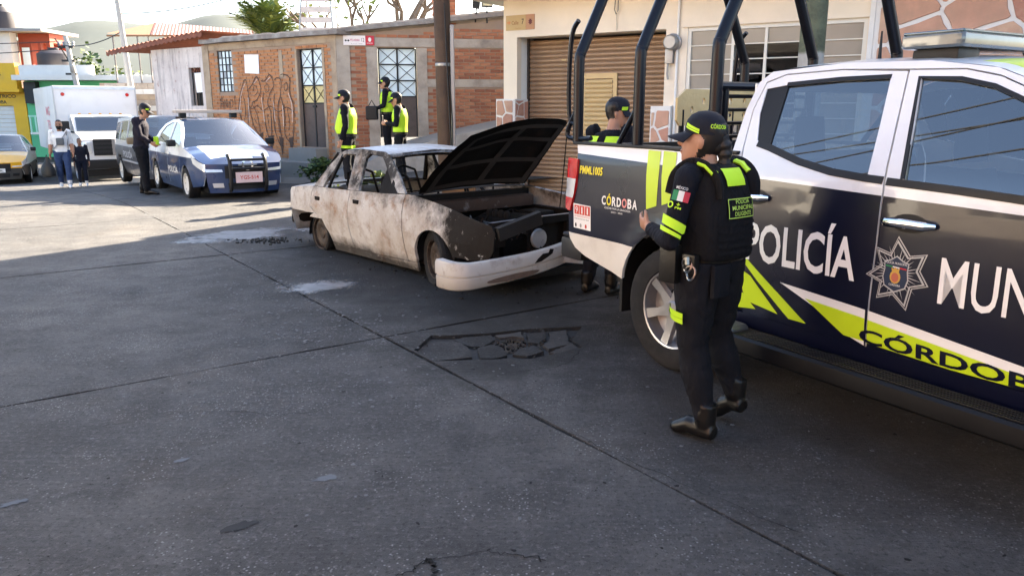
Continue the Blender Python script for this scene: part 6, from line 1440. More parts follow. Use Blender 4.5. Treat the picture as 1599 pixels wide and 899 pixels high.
pl2 = B().box((2.34, -.22, .40), (2.35, .22, .52)).build('number_plate', WDEC, tx.o, False); text('lettering', 'A-123-FBL'[2:], (-.17, .43), .06, .34, lambda u, v: (2.35, u, v), BKT, pl2, .002)
tx.nose('side_paint', lambda z: 2.15, .52, .70, .163, MATS['paint_taxi_yellow'], dx=.006, u0=-1, u1=1)

# ------------------------------------------------------------------ dark van behind the sedan
def vnY(x, z):
    y = interp([(.2, .84), (.5, .93), (.9, .94), (1.1, .92)], z)
    if z > 1.1: y = .92 - (z - 1.1) * .26
    if x < -2.0: t = min(1, (-2.0 - x) / .4); y -= .15 * (1 - math.sqrt(max(0, 1 - t * t)))
    if x > 1.7: t = min(1, (x - 1.7) / .75); y -= .28 * (1 - math.sqrt(max(0, 1 - t * t)))
    return y
vn = Car('police_van', 'dark grey police minivan parked behind the blue sedan', 'van', (-8.85, 20.25, hgt(-8.85, 20.25)), (.58, -.815), vnY); N_ = vn.o
PGREY = M('paint_grey', (.055, .055, .065), .35, .2, var=.1, coat=.6)
Ar, Af = archpts(-1.45, .34, .40, .30), archpts(1.45, .34, .40, .30); gr2 = [PSILV, PGREY]; mg = lambda x, z: 0 if z > .98 else 1
vn.side('rear_wing', [(-2.38, .45), (-2.3, .32)] + Ar + [(-1.03, .30), (-1.0, 1.08), (-2.36, 1.06)], gr2, split=[(1, .98)], mfun=mg, step=.2)
vn.side('sliding_door', [(-1.015, .28), (-.01, .28), (-.01, 1.08), (-.985, 1.08)], gr2, split=[(1, .98)], mfun=mg, step=.2)
vfd = vn.side('front_door', [(.01, .28), (1.02, .28), (1.05, .7), (1.10, 1.06), (.01, 1.08)], gr2, split=[(1, .98)], mfun=mg, step=.2)
vn.side('front_fender', [(1.035, .28), (1.04, .30)] + Af + [(1.87, .30), (2.3, .34), (2.42, .55), (2.42, .82), (2.0, .95), (1.12, 1.06), (1.065, .7)], gr2, split=[(1, .98)], mfun=mg, step=.2)
wns = [[(-2.15, 1.14), (-2.05, 1.54), (-1.55, 1.58), (-1.5, 1.12)], [(-1.42, 1.12), (-1.45, 1.59), (-.52, 1.62), (-.48, 1.12)], [(-.40, 1.12), (-.44, 1.62), (.28, 1.60), (.62, 1.42), (.98, 1.12)]]
vn.side('window_frame', [(-2.36, 1.065), (-2.30, 1.35), (-2.12, 1.66), (-.5, 1.71), (.3, 1.68), (.72, 1.46), (1.28, 1.05), (.01, 1.085), (-1, 1.085)], PSILV, wns, thick=.03)
for w_ in wns: vn.side('window_glass', w_, GLS, off=-.012, thick=0)
vrz = lambda x: interp([(-2.14, 1.64), (-1.9, 1.69), (-.5, 1.71), (.3, 1.68)], x)
vn.top('roof', -2.14, .3, vrz, .04, PSILV); vn.screen('windscreen', (1.32, 1.04), (.3, 1.68), .15, GLS, .02); vn.screen('rear_screen', (-2.37, 1.06), (-2.14, 1.64), -.05, GLS, .03)
vn.top('hood', 1.25, 2.42, lambda x: interp([(1.2, 1.05), (2.0, .95), (2.42, .82)], x), .08, PGREY); vn.nose('front_fascia', lambda z: 2.42, .25, .82, .15, PGREY); vn.lid('hood_lip', 2.42, .82, .08, .15, PGREY); vn.nose('rear_fascia', lambda z: -2.37, .25, 1.06, -.08, PGREY)
vn.nose('grille', lambda z: 2.42, .52, .72, .155, BLKP, dx=.012, u0=-.5, u1=.5)
for sg in (-1, 1):
    vn.nose('headlight', lambda z: 2.42, .60, .78, .155, CLRL, dx=.012, u0=.56 * sg, u1=.96 * sg); B().rbox((.92, sg * .95, 1.08), (1.06, sg * 1.14, 1.25), .05).build('wing_mirror', M('mirror_brown', (.20, .15, .09), .4, .3), N_)
    for wx in (-1.45, 1.45): wheel(N_, wx, sg * .83, .34, .34, .22, .225, 'alloy', None, STEELW)
    B().box((-1.0, sg * .935, .60), (1.0, sg * .955, .64)).build('side_moulding', PSILV, N_, False)
vn.liner(-1.45, .34, .405, .9, .5); vn.liner(1.45, .34, .405, .9, .5); B().box((-2.1, -.7, .25), (2.2, .7, .45)).build('underbody', BLKP, N_, False); vn.seats((-.9, .1), .5, ys=(-.42, .42))
text('lettering', 'POLICÍA', (-.85, .70), .20, 1.2, vn.Rm, M('decal_grey', (.45, .45, .48), .4), N_, .004, .02)

# ------------------------------------------------------------------ box truck
bx = thing('box_truck', 'white box truck with dark grille parked at the left', 'truck', (-14.0, 26.6, hgt(-14, 26.6)), math.atan2(-.80, .60)); X_ = bx
TW = M('truck_white', (.66, .65, .64), .4, var=.06, scale=1.2, dirt=(.52, .50, .48), dscale=.8, coat=.2)
def bxs(name, pts2, y0, y1, m, parent=None): return B().prism(pts2, lambda u, v, t: (u, t, v), y0, y1).build(name, m, parent or X_, False)
bo = B().rbox((-4.6, -1.22, .95), (.55, 1.22, 3.05), .05).build('cargo_box', TW, X_)
B().box((.552, -1.20, 2.94), (.575, 1.20, 3.03)).build('box_header', M('header_pale', (.55, .60, .66), .4), bo, False)
for y in (-.95, .95): B().lathe([(.0, .03), (.05, .03), (.06, 0)], 12, (.552, y, 2.78), 'x').build('marker_lamp', REDL, bo)
for y in (-1.21, 1.21): B().box((.5, y - .015, .97), (.575, y + .015, 3.02)).build('corner_rail', PSILV, bo, False)
for k, (z, h, s_) in enumerate(((2.1, .3, 'MG'), (1.65, .3, 'TEL'))): text('lettering', s_, (-1.6, z), h, .9, lambda u, v: (u, -1.222, v), M('pink_print', (.62, .22, .25), .5), bo, .003)
cab_ = [(.70, .75), (.70, 2.02), (.85, 2.14), (1.15, 2.14), (1.62, 1.62), (2.55, 1.48), (2.68, 1.40), (2.72, .70), (1.0, .62)]
cb_ = B().prism(cab_, lambda u, v, t: (u, t, v), -.88, .88); cabo = cb_.build('cab', TW, X_, False)
B().add([(1.205, -.78, 2.09), (1.205, .78, 2.09), (1.63, .82, 1.635), (1.63, -.82, 1.635)], [(0, 1, 2, 3)]).build('windscreen', GLS, cabo, False)
B().add([(1.19, -.74, 2.07), (1.19, .74, 2.07), (1.60, .78, 1.64), (1.60, -.78, 1.64)], [(0, 1, 2, 3)]).build('windscreen_backing', M('cab_dark', (.03, .035, .045), .5), cabo, False)
for sg in (-1, 1):
    B().add([(.82, sg * .884, 1.55), (1.55, sg * .884, 1.55), (1.15, sg * .884, 2.04), (.82, sg * .884, 2.04)], [(0, 1, 2, 3)]).build('side_window', GLD, cabo, False)
    B().rbox((1.35, sg * .98, 1.55), (1.5, sg * 1.22, 1.95), .04).build('wing_mirror', BLKP, X_); B().tube([(1.4, sg * .88, 1.6), (1.42, sg * 1.1, 1.65)], .02, 6).build('mirror_arm', BLKP, X_)
    B().rbox((2.60, sg * .62, .98), (2.74, sg * .90, 1.34), .04).build('headlight', CLRL, X_)
    bxs('fender', [(1.45, .70)] + arc(1.95, .50, .58, 160, 20, 10) + [(2.6, .70), (2.6, 1.05), (1.4, 1.05)], sg * .86, sg * .99, TW)
    for wx in (1.95, -2.6): wheel(X_, wx, sg * .88, .44, .44, .26, .25, 'steel')
gr3 = B().box((2.71, -.58, .92), (2.745, .58, 1.42)).build('grille', M('grille_dark', (.02, .02, .022), .5), X_, False)
for k in range(4): B().box((2.746, -.56, .96 + k * .12), (2.762, .56, 1.01 + k * .12)).build('grille_slat', BLKP, gr3, False)
B().box((2.746, -.06, .93), (2.765, .06, 1.41)).build('grille_bar', GREYM, gr3, False)
B().rbox((2.62, -.98, .52), (2.86, .98, .80), .04).build('front_bumper', BLKP, X_)
B().box((2.6, -.8, .30), (2.7, .8, .50)).build('valance', BLKP, X_, False)
B().box((-4.6, -.45, .6), (2.5, .45, .9)).build('chassis', BLKP, X_, False)
for k in range(5): B().ell((1.0, -.6 + .3 * k, 2.16), (.05, .05, .03), 8, 4).build('roof_marker', M('amber', (.5, .25, .03), .3), cabo)
# ================================================================== people
SKIN = M('skin_brown', (.36, .19, .12), .5, var=.08, scale=20); SKIND = M('skin_tan', (.30, .15, .09), .5, var=.08, scale=20); HAIR = M('hair_black', (.012, .010, .010), .45, var=.3, scale=40)
def cloth(name, col, var=.25, rough=.85):
    n = NT(name); w = n.noise(9, 4, .6, n.scaled((1, 1, .5)), 1.2); f = n.noise(60, 3)
    n.bump(n.math('ADD', n.math('MULTIPLY', w, 1.0), n.math('MULTIPLY', f, .08)), .75, .03); return n.fin(n.mix(w, mul(col, 1 - var), mul(col, 1 + var)), rough, 0, .18)
UNI = cloth('uniform_navy', (.0050, .0056, .0095)); TROU = cloth('trousers_black', (.0056, .0060, .0085)); JEAN = cloth('jeans_blue', (.03, .05, .115)); TEE = cloth('tshirt_white', (.66, .66, .66), .1); JACK = cloth('jacket_navy', (.011, .010, .018)); KID = cloth('hoodie_dark', (.02, .018, .026))
VEST = M('vest_lime', (.44, .70, .02), .55, var=.10, scale=9); BOOT = M('boot_leather', (.006, .0056, .0054), .35, var=.3, scale=12, bump=.3); SHOEW = M('shoe_white', (.62, .60, .58), .6); CAPM = M('cap_navy', (.0048, .0062, .0125), .8, var=.2, scale=20); VESTD = cloth('armour_black', (.0046, .0048, .0062), .3); SILV = M('silver_tape', (.50, .52, .50), .35, .3)
def hand(b, w, d, pn, side, curl=.35, k=1.0):
    d = d.normalized(); pn = (pn - d * pn.dot(d)).normalized(); sv = d.cross(pn).normalized() * side
    b.tube([w - d * .02, w + d * .03, w + d * .088], [(.020 * k, .026 * k), (.017 * k, .040 * k), (.013 * k, .040 * k)], 12, ref=pn)
    for i, L in enumerate((.070, .079, .073, .058)):
        p = w + d * .080 + sv * (.030 - .020 * i) * k; q = d.copy(); P = [p.copy()]
        for j in range(3):
            q = (q * math.cos(curl) + pn * math.sin(curl)).normalized(); p = p + q * L * (.45, .32, .26)[j]; P.append(p.copy())
        b.tube(P, [.0100 * k, .0095 * k, .0085 * k, .0065 * k], 8)
    t0 = w + d * .022 + sv * .030 * k; t1 = t0 + (sv * .75 + d * .6 + pn * .25).normalized() * .036; t2 = t1 + (sv * .25 + d * .9 + pn * .35).normalized() * .032; b.tube([t0 - sv * .012, t0, t1, t2], [.014 * k, .0135 * k, .0115 * k, .008 * k], 8)
def person(name, label, loc, yaw, J=None, C=None, H=1.75, bulk=1.0, legk=1.0, shoek=1.0, belly=0.0, head=(0, 0), vox=.012, cap=True, group=None, sleeves=True, capband=True, face=True):
    root = thing(name, label, 'person', loc, R(yaw), group); k = H / 1.75
    j = dict(pel=(0, 0, .95), che=(.0, 0, 1.27), nec=(.0, 0, 1.47), hea=(.03, 0, 1.615), hl=(0, .095, .93), kl=(.02, .105, .50), al=(-.02, .11, .085), tl=(.17, .13, .035), hr=(0, -.095, .93), kr=(.02, -.105, .50), ar=(-.02, -.11, .085), tr=(.17, -.13, .035),
             sl=(-.01, .185, 1.435), el=(-.03, .235, 1.13), wl=(.06, .24, .88), sr=(-.01, -.185, 1.435), er=(-.03, -.235, 1.13), wr=(.06, -.24, .88))
    j.update(J or {}); j = {a: Vector(p) * k for a, p in j.items()}; c = dict(top=UNI, leg=TROU, skin=SKIN, shoe=BOOT, hair=HAIR); c.update(C or {})
    pr = {x: B() for x in ('top', 'leg', 'skin', 'shoe', 'hair')}; bk = bulk * k
    up = (j['che'] - j['pel']).normalized(); shv = (j['sl'] - j['sr']); fw = shv.cross(Vector((0, 0, 1))).normalized(); lf = Vector((0, 0, 1)).cross(fw)
    if fw.x < 0 and abs(shv.y) > abs(shv.x): fw, lf = -fw, -lf
    def ring(cn, rx, ry, n=20, sh=2.3): return [cn + fw * rx * math.copysign(abs(math.cos(t)) ** (2 / sh), math.cos(t)) + lf * ry * math.copysign(abs(math.sin(t)) ** (2 / sh), math.sin(t)) for t in (2 * math.pi * i / n for i in range(n))]
    pel, che, nec = j['pel'], j['che'], j['nec']
    prof = [(-.30, .10, .145, 0), (-.05, .122, .168, 0), (.12, .118, .158, .0), (.40, .112, .150, .0), (.75, .122, .165, 0), (1.0, .128, .178, 0), (1.25, .122, .186, 0), (1.52, .100, .178, 0), (1.72, .078, .120, 0), (1.88, .060, .070, 0)]
    def tc(t):
        return pel + (che - pel) * t if t <= 1 else che + (nec - che) * (t - 1)
    rings = []
    for t, rx, ry, _ in prof:
        bl_ = belly * math.exp(-((t - .45) / .4) ** 2); rings.append((t, tc(t), rx * bk + bl_ * .5, ry * bk + bl_ * .25, bl_ * .55))
    pr['top'].loft([ring(p + fw * o, rx, ry) for t, p, rx, ry, o in rings if t >= .0 or t == -.05])
    pr['leg'].loft([ring(p, rx, ry) for t, p, rx, ry, o in rings if t <= .12])
    for s in 'lr':
        h, kn, an, to = (j[x + s] for x in 'hkat')
        P = [h + Vector((0, 0, .03)), h.lerp(kn, .35), h.lerp(kn, .75), kn, kn.lerp(an, .35), kn.lerp(an, .8), an + Vector((0, 0, .02))]
        pr['leg'].tube(P, [.098 * bk * legk, .094 * bk * legk, .078 * bk * legk, .068 * bk * legk, .069 * bk * legk, .060 * bk, .056 * bk], 14, ref=(1, 0, 0))
        d = (to - an); d.z = 0; d.normalize(); ta = to
        pr['shoe'].tube([an + Vector((0, 0, .12 * k)), an + Vector((0, 0, .03)), an], [.056 * k, .055 * k, .052 * k], 12)
        pr['shoe'].tube([an - d * .055 * k - Vector((0, 0, .035 * k)), an - Vector((0, 0, .028 * k)) + d * .02, an.lerp(ta, .55) + Vector((0, 0, .008 * k)), ta - Vector((0, 0, .0)), ta + d * .035 * k - Vector((0, 0, .004))], [(.034 * k * shoek, .037 * k * shoek), (.052 * k, .042 * k * shoek), (.046 * k * shoek, .046 * k * shoek), (.034 * k * shoek, .046 * k * shoek), (.020 * k, .030 * k)], 14, ref=(0, 0, 1))
        sh, e, w = (j[x + s] for x in 'sew'); sb = 'top'
        pr[sb].tube([sh + (sh - nec) * -.25 + Vector((0, 0, .0)), sh, sh.lerp(e, .4), e], [.075 * bk, .068 * bk, .058 * bk, .050 * bk], 14); pr[sb].ell(sh, (.068 * bk,) * 3); pr[sb].ell(e, (.050 * bk,) * 3, 10, 6)
        fa = pr['top'] if sleeves else pr['skin']; fa.tube([e, e.lerp(w, .4), e.lerp(w, .93)], [.050 * bk, .046 * bk, .036 * bk], 14)
        pr['skin'].tube([e.lerp(w, .8), w + (w - e).normalized() * .01], [.028 * k, .027 * k], 10)
        pn = Vector((0, -1 if s == 'l' else 1, 0)) * .8 + Vector((.5, 0, 0)); pn = j.get('pn' + s, pn * 1.0)
        hand(pr['skin'], w, (w - e), pn, -1 if s == 'l' else 1, .32, k)
    # head
    hc_ = j['hea']; Rm_ = Matrix.Rotation(R(head[0]), 3, 'Z') @ Matrix.Rotation(R(head[1]), 3, 'Y')
    hp = lambda x, y, z: hc_ + Rm_ @ (Vector((x, y, z)) * k)
    HR = [(-.122, .030, .024, .062), (-.112, .052, .040, .046), (-.085, .074, .056, .026), (-.045, .088, .066, .010), (0, .098, .073, -.002), (.045, .101, .076, -.006), (.085, .088, .066, -.010), (.112, .055, .042, -.012), (.122, .02, .016, -.012)]
    pr['skin'].loft([[hp(xo + rx * math.cos(t), ry * math.sin(t), z) for t in (2 * math.pi * i / 18 for i in range(18))] for z, rx, ry, xo in HR])
    pr['skin'].tube([hp(.092, 0, .022), hp(.108, 0, -.010), hp(.120, 0, -.028), hp(.104, 0, -.040)], [.008 * k, .011 * k, .014 * k, .009 * k], 8); pr['skin'].ell(hp(.098, 0, -.068), (.012 * k, .022 * k, .010 * k), 8, 6)
    for s in (-1, 1): pr['skin'].ell(hp(-.008, .076 * s, -.012), (.020 * k, .010 * k, .031 * k), 8, 6)
    pr['skin'].tube([nec - Vector((0, 0, .05 * k)), nec.lerp(hc_, .45), hp(-.018, 0, -.05)], [.060 * k, .054 * k, .054 * k], 14)
    pr['hair'].loft([[hp(xo - .014 + (rx + .006) * math.cos(t), (ry + .005) * math.sin(t), z) for t in (math.pi * .5 + math.pi * i / 11 for i in range(12))] for z, rx, ry, xo in HR[2:-1]]); 
    pr['hair'].ell(hp(-.018, 0, .055), (.098 * k, .080 * k, .080 * k), 14, 8)
    tot = B()
    for q in pr.values(): tot.add(q.v, q.f)
    me = bpy.data.meshes.new('body'); me.from_pydata([tuple(v) for v in tot.v], [], tot.f)
    bm = bmesh.new(); bm.from_mesh(me); bmesh.ops.recalc_face_normals(bm, faces=bm.faces[:]); bm.to_mesh(me); bm.free()
    to_ = bpy.data.objects.new('tmp', me); COL.objects.link(to_); md = to_.modifiers.new('r', 'REMESH'); md.mode = 'VOXEL'; md.voxel_size = vox; md.adaptivity = 0
    ms = to_.modifiers.new('s', 'SMOOTH'); ms.factor = .5; ms.iterations = 2
    dg = bpy.context.evaluated_depsgraph_get(); fin_ = bpy.data.meshes.new_from_object(to_.evaluated_get(dg)); bpy.data.objects.remove(to_); bpy.data.meshes.remove(me)
    keys = list(pr); trees = {x: BVHTree.FromPolygons([tuple(v) for v in pr[x].v], pr[x].f) for x in keys if pr[x].f}
    idx = []
    for f in fin_.polygons:
        ce = f.center; best, bd = 0, 9
        for i, x in enumerate(keys):
            r_ = trees[x].find_nearest(ce)
            if r_[0] is not None:
                d = r_[3] - (.004 if x == 'shoe' else .002 if x == 'top' else 0)
                if d < bd: best, bd = i, d
        idx.append(best)
    fin_.polygons.foreach_set('material_index', idx)
    soft = set()
    for f, i in zip(fin_.polygons, idx):
        if keys[i] in ('top', 'leg'): soft.update(f.vertices)
    nv = len(fin_.vertices); co_ = [0.0] * (3 * nv); no_ = [0.0] * (3 * nv)
    fin_.vertices.foreach_get('co', co_); fin_.vertices.foreach_get('normal', no_)
    for vi in soft:                        # folds in the cloth
        x, y, z = co_[3 * vi:3 * vi + 3]; lo = 1 if z < .95 * k else .6
        w_ = .0075 * lo * bk * (noise.noise((x * 9, y * 9, z * 17)) + .6 * noise.noise((x * 16 + 5, y * 16, z * 26)))
        for q_ in (0, 1, 2): co_[3 * vi + q_] += no_[3 * vi + q_] * w_
    fin_.vertices.foreach_set('co', co_); fin_.update()
    bo_ = meshobj('body', fin_, [c[x] for x in keys], root, True, 180)
    if face:
        for s in (-1, 1): B().ell(hp(.086, .031 * s, .008), (.008 * k, .015 * k, .007 * k), 8, 6).build('eye', M('eye_dark', (.02, .015, .012), .2), root); B().tube([hp(.086, .014 * s, .028), hp(.090, .032 * s, .034), hp(.080, .050 * s, .028)], .005 * k, 5).build('eyebrow', HAIR, root)
        B().tube([hp(.096, -.022, -.066), hp(.106, 0, -.064), hp(.096, .022, -.066)], .0045 * k, 5).build('mouth', M('lip', (.24, .09, .07), .5), root)
    if cap:
        b = B(); b.loft([[hp(-.010 + (.106 * a) * math.cos(t), .086 * a * math.sin(t), z) for t in (2 * math.pi * i / 20 for i in range(20))] for z, a in ((.030, 1.0), (.060, 1.0), (.095, .93), (.122, .75), (.140, .45), (.146, .12))])
        cp = b.build('cap', CAPM, root)
        b = B(); b.sheet(8, 12, lambda u, v: hp(-.010 + (.098 + .085 * u) * math.cos((v - .5) * 2.3) + .012 * u, .083 * (1 + .12 * u) * math.sin((v - .5) * 2.3), .036 - .030 * u - .020 * u * (2 * v - 1) ** 2)); b.sheet(8, 12, lambda u, v: hp(-.010 + (.098 + .083 * u) * math.cos((v - .5) * 2.3) + .012 * u, .083 * (1 + .12 * u) * math.sin((v - .5) * 2.3), .030 - .030 * u - .020 * u * (2 * v - 1) ** 2)); b.build('cap_brim', CAPM, cp)
        if capband:
            for s in (-1, 1):
                b = B(); b.sheet(8, 1, lambda u, v: hp(-.010 + .1085 * math.cos(s * (.55 + .62 * u)), .0885 * math.sin(s * (.55 + .62 * u)), .042 + .030 * v - .010 * u)); b.build('cap_band', VEST, cp)
    root_info = dict(root=root, ring=ring, tc=tc, rings=rings, j=j, fw=fw, lf=lf, hp=hp, k=k, bk=bk, prof=prof, body=bo_)
    return root_info
def vest(pi, m=VEST, t0=.15, t1=1.72, grow=.018, name='vest', collar=True):
    rs = [q for q in pi['rings']]; out = []
    ts_ = [t0 + (t1 - t0) * i / 12 for i in range(13)]
    for t in ts_:
        rx = interp([(q[0], q[2]) for q in rs], t); ry = interp([(q[0], q[3]) for q in rs], t); o = interp([(q[0], q[4]) for q in rs], t)
        ry2 = ry + grow * .6; 
        if t > 1.15: ry2 = min(ry2, ry * (1 - .30 * smooth(1.1, 1.6, t)) + grow)
        out.append(pi['ring'](pi['tc'](t) + pi['fw'] * o + Vector((0, 0, .02 * smooth(1.2, 1.7, t))), rx + grow * (1 + .5 * smooth(1.2, 1.7, t)), ry2, 24))
    return B().loft(out, True, True).build(name, m, pi['root'], angle=60)
def belt(pi, t=.06, m=None, w=.045):
    rs = pi['rings']; rx = interp([(q[0], q[2]) for q in rs], t); ry = interp([(q[0], q[3]) for q in rs], t); o = interp([(q[0], q[4]) for q in rs], t); c = pi['tc'](t) + pi['fw'] * o
    return B().loft([pi['ring'](c + Vector((0, 0, dz)), rx + g_, ry + g_, 24) for dz, g_ in ((0, .004), (.003, .016), (w - .003, .016), (w, .004))]).build('belt', m or BOOT, pi['root'])
def limbband(pi, a, b_, t, w, r, m=VEST, name='reflective_band'):
    p = pi['j'][a].lerp(pi['j'][b_], t); d = (pi['j'][b_] - pi['j'][a]).normalized() * w / 2
    return B().tube([p - d, p + d], [r, r * .97], 16, ref=(1, 0, 0)).build(name, m, pi['root'])

# ---- policewoman in the foreground
wm = person('person', 'policewoman in navy cap and black armoured vest seen from behind', (.965, 3.68, 0), 128.5,
            dict(pel=(.0, .0, .97), che=(.01, .02, 1.27), nec=(.03, .03, 1.465), hea=(.065, .045, 1.60), sl=(.02, .205, 1.41), sr=(.0, -.165, 1.41), el=(.04, .295, 1.10), wl=(.25, .215, 1.14), er=(.0, -.25, 1.12), wr=(.22, -.16, 1.10),
                 hl=(.0, .10, .96), kl=(.02, .10, .53), al=(-.09, .085, .095), tl=(.095, .095, .035), hr=(.0, -.10, .95), kr=(.055, -.155, .54), ar=(-.055, -.225, .165), tr=(.075, -.24, .045), pnl=Vector((.2, -1, .3))),
            dict(skin=SKIN), H=1.60, bulk=1.0, legk=1.24, shoek=1.16, head=(24, -4), vox=.0085, capband=False)
W_ = wm['root']; hp = wm['hp']; kk = wm['k']
# armour: boxy shell with shoulder straps, rows of webbing and a name panel
def vring(z, rx, ry, xo, yo=.0, n=32, sh=3.2): return [Vector((xo + rx * math.copysign(abs(math.cos(t)) ** (2 / sh), math.cos(t)), yo + ry * math.copysign(abs(math.sin(t)) ** (2 / sh), math.sin(t)), z)) for t in (2 * math.pi * i / n for i in range(n))]
VX = [(.915, .142, .174, .0, .0), (.93, .152, .182, .0, .002), (1.05, .156, .184, .003, .006), (1.15, .156, .182, .006, .012), (1.23, .148, .168, .010, .016), (1.29, .138, .150, .014, .020), (1.335, .118, .118, .018, .022), (1.355, .095, .085, .02, .022)]
av = B().loft([vring(*q) for q in VX]).build('armour_vest', VESTD, W_, angle=60)
def vback(u, v, e=0.0):     # u = metres across the back (towards her right), v = height
    z = v; row = lambda i: interp([(q[0], q[i]) for q in VX], z); rx, ry, xo, yo = row(1), row(2), row(3), row(4); s_ = max(-.97, min(.97, (-u - yo * 0) / ry)); cx = (1 - abs(s_) ** 3.2) ** (1 / 3.2)
    return (xo - rx * cx - e, yo - u, z)
for i in range(5):
    z = .945 + i * .034; b = B(); b.sheet(20, 1, lambda a, c: vback(-.135 + .27 * a, z + .018 * c, .005)); b.sheet(20, 1, lambda a, c: vback(-.135 + .27 * a, z + .018 * c, .001)); b.build('webbing_strap', VESTD, av)
VB = lambda e: (lambda u, v: vback(u, v, e))
def vpan(name, poly, m, e, st=.02): return panel(name, [poly], VB(e), m, av, step=st, sm=False)
px0, px1, pz0, pz1 = -.085, .105, 1.115, 1.205
vpan('name_panel', rect(px0, pz0, px1, pz1), VESTD, .008); LT = M('patch_lime', (.42, .60, .10), .5)
for r_ in (rect(px0, pz0, px1, pz0 + .004), rect(px0, pz1 - .004, px1, pz1), rect(px0, pz0 + .004, px0 + .004, pz1 - .004), rect(px1 - .004, pz0 + .004, px1, pz1 - .004)): vpan('panel_border', r_, LT, .0095)
for s_, z, w, x in (('POLICÍA', 1.179, .10, -.035), ('MUNICIPAL', 1.151, .155, -.062), ('DILIGENTE', 1.125, .12, -.045)): text('lettering', s_, (x, z), .020 if s_ != 'POLICÍA' else .0235, w, VB(0), LT, av, .0105, .012, step=.015)
# lime yoke at the nape and shoulder
b = B(); b.sheet(10, 6, lambda a, c: (lambda q: (q[0], q[1], q[2]))(vback(-.075 + .13 * a, 1.262 + .078 * c, .010))); b.build('lime_yoke', VEST, av)
for sg, y in ((1, .15), (-1, -.12)):
    st_ = B().tube(spline([(-.130, y * .93, 1.21), (-.120, y * .97, 1.285), (-.06, y, 1.345), (.03, y, 1.355), (.115, y * .97, 1.30), (.148, y * .93, 1.21)], 4), [(.013, .034)] * 21, 10, ref=(0, 0, 1)); st_.build('shoulder_strap', VESTD, av)
    B().tube([(-.102, y * .98, 1.318), (-.06, y, 1.352), (-.02, y, 1.362)], [(.012, .027)] * 3, 8, ref=(0, 0, 1)).build('lime_shoulder_flash', VEST, av)
# arm badges
J_ = wm['j']; A0, A1 = J_['sl'], J_['el']; ad = (A1 - A0).normalized(); on = Vector((-.50, .86, .0)); on = (on - ad * on.dot(ad)).normalized(); tn = ad.cross(on).normalized()
def armm(u, v, r=.070):          # u round the arm (metres), v up from the elbow
    L = (A1 - A0).length; t = 1 - v / L; rr_ = interp([(0, .079), (.4, .069), (1, .060)], t) * 1.02; a = u / rr_; return tuple(A0 + ad * L * t + (on * math.cos(a) - tn * math.sin(a)) * rr_)
sgn_ = 1 if (Vector(armm(.01, .2)) - Vector(armm(0, .2))).dot(Vector((.86, .5, 0))) < 0 else -1
AM = lambda u, v: armm(u * sgn_, v)
for i, m_ in enumerate((M('flag_green2', (.02, .20, .08), .6), SILV, M('flag_red2', (.42, .03, .05), .6))): panel('flag_patch', [rect(-.036 + .025 * i, .185, -.011 + .025 * i, .232)], AM, m_ if i != 1 else M('flag_white', (.62, .62, .60), .6), W_, step=.012, off=.006)
text('lettering', 'MÉXICO', (-.026, .238), .016, .05, AM, M('flag_white', (.6, .6, .6), .6), W_, .006, .01, step=.012)
panel('badge_ring', [[(-.034 + .014 * math.cos(t * .524), .163 + .016 * math.sin(t * .524)) for t in range(12)], [(-.034 + .008 * math.cos(t * .524), .163 + .010 * math.sin(t * .524)) for t in range(12)]], AM, VEST, W_, step=.012, off=.006); text('lettering', '+', (-.006, .162), .014, .014, AM, VEST, W_, .006, .02, step=.01); text('lettering', 'PM', (-.010, .148), .010, .026, AM, VEST, W_, .006, .02, step=.01)
panel('reflective_chevron', [[(-.062, .118), (.062, .085), (.062, .050), (.050, .045), (-.055, .075)]], AM, VEST, W_, step=.012, off=.006); panel('reflective_chevron', [[(-.060, .066), (.050, .036), (.050, .020), (-.055, .044)]], AM, VEST, W_, step=.012, off=.006)
# cap markings, braid
capo = [o for o in W_.children if o.name.startswith('cap')][0]
def capm(u, v): a = u; z = v; s_ = interp([(.030, 1.0), (.060, 1.0), (.095, .93), (.122, .75)], z); return tuple(hp(-.010 + .109 * s_ * math.cos(a), .089 * s_ * math.sin(a), z))
panel('cap_stripe', [[(.62, .083), (1.48, .055), (1.48, .042), (.62, .070)]], capm, VEST, capo, step=(.1, .01)); panel('cap_stripe', [[(.62, .068), (1.48, .040), (1.48, .032), (.62, .058)]], capm, VEST, capo, step=(.1, .01))
text('lettering', 'CÓRDOBA', (1.98, .062), .026, .95, lambda u, v: capm(u, v), VEST, capo, .002, .02, step=(.08, .01))
br = B(); q = spline([hp(-.090, 0, .02), hp(-.112, -.004, -.02), hp(-.122, -.006, -.07), hp(-.128, -.004, -.13), hp(-.138, -.008, -.19), hp(-.150, -.01, -.25)], 6)
br.tube(q, [(.036 - .016 * abs(i / len(q) - .1)) * (1 + .09 * math.sin(i * 1.25)) * (1 if i < len(q) - 4 else .7) for i in range(len(q))], 10); br.build('hair_braid', HAIR, W_)
B().ell(hp(-.082, 0, -.02), (.036, .044, .048), 12, 8).build('hair_bun', HAIR, W_)
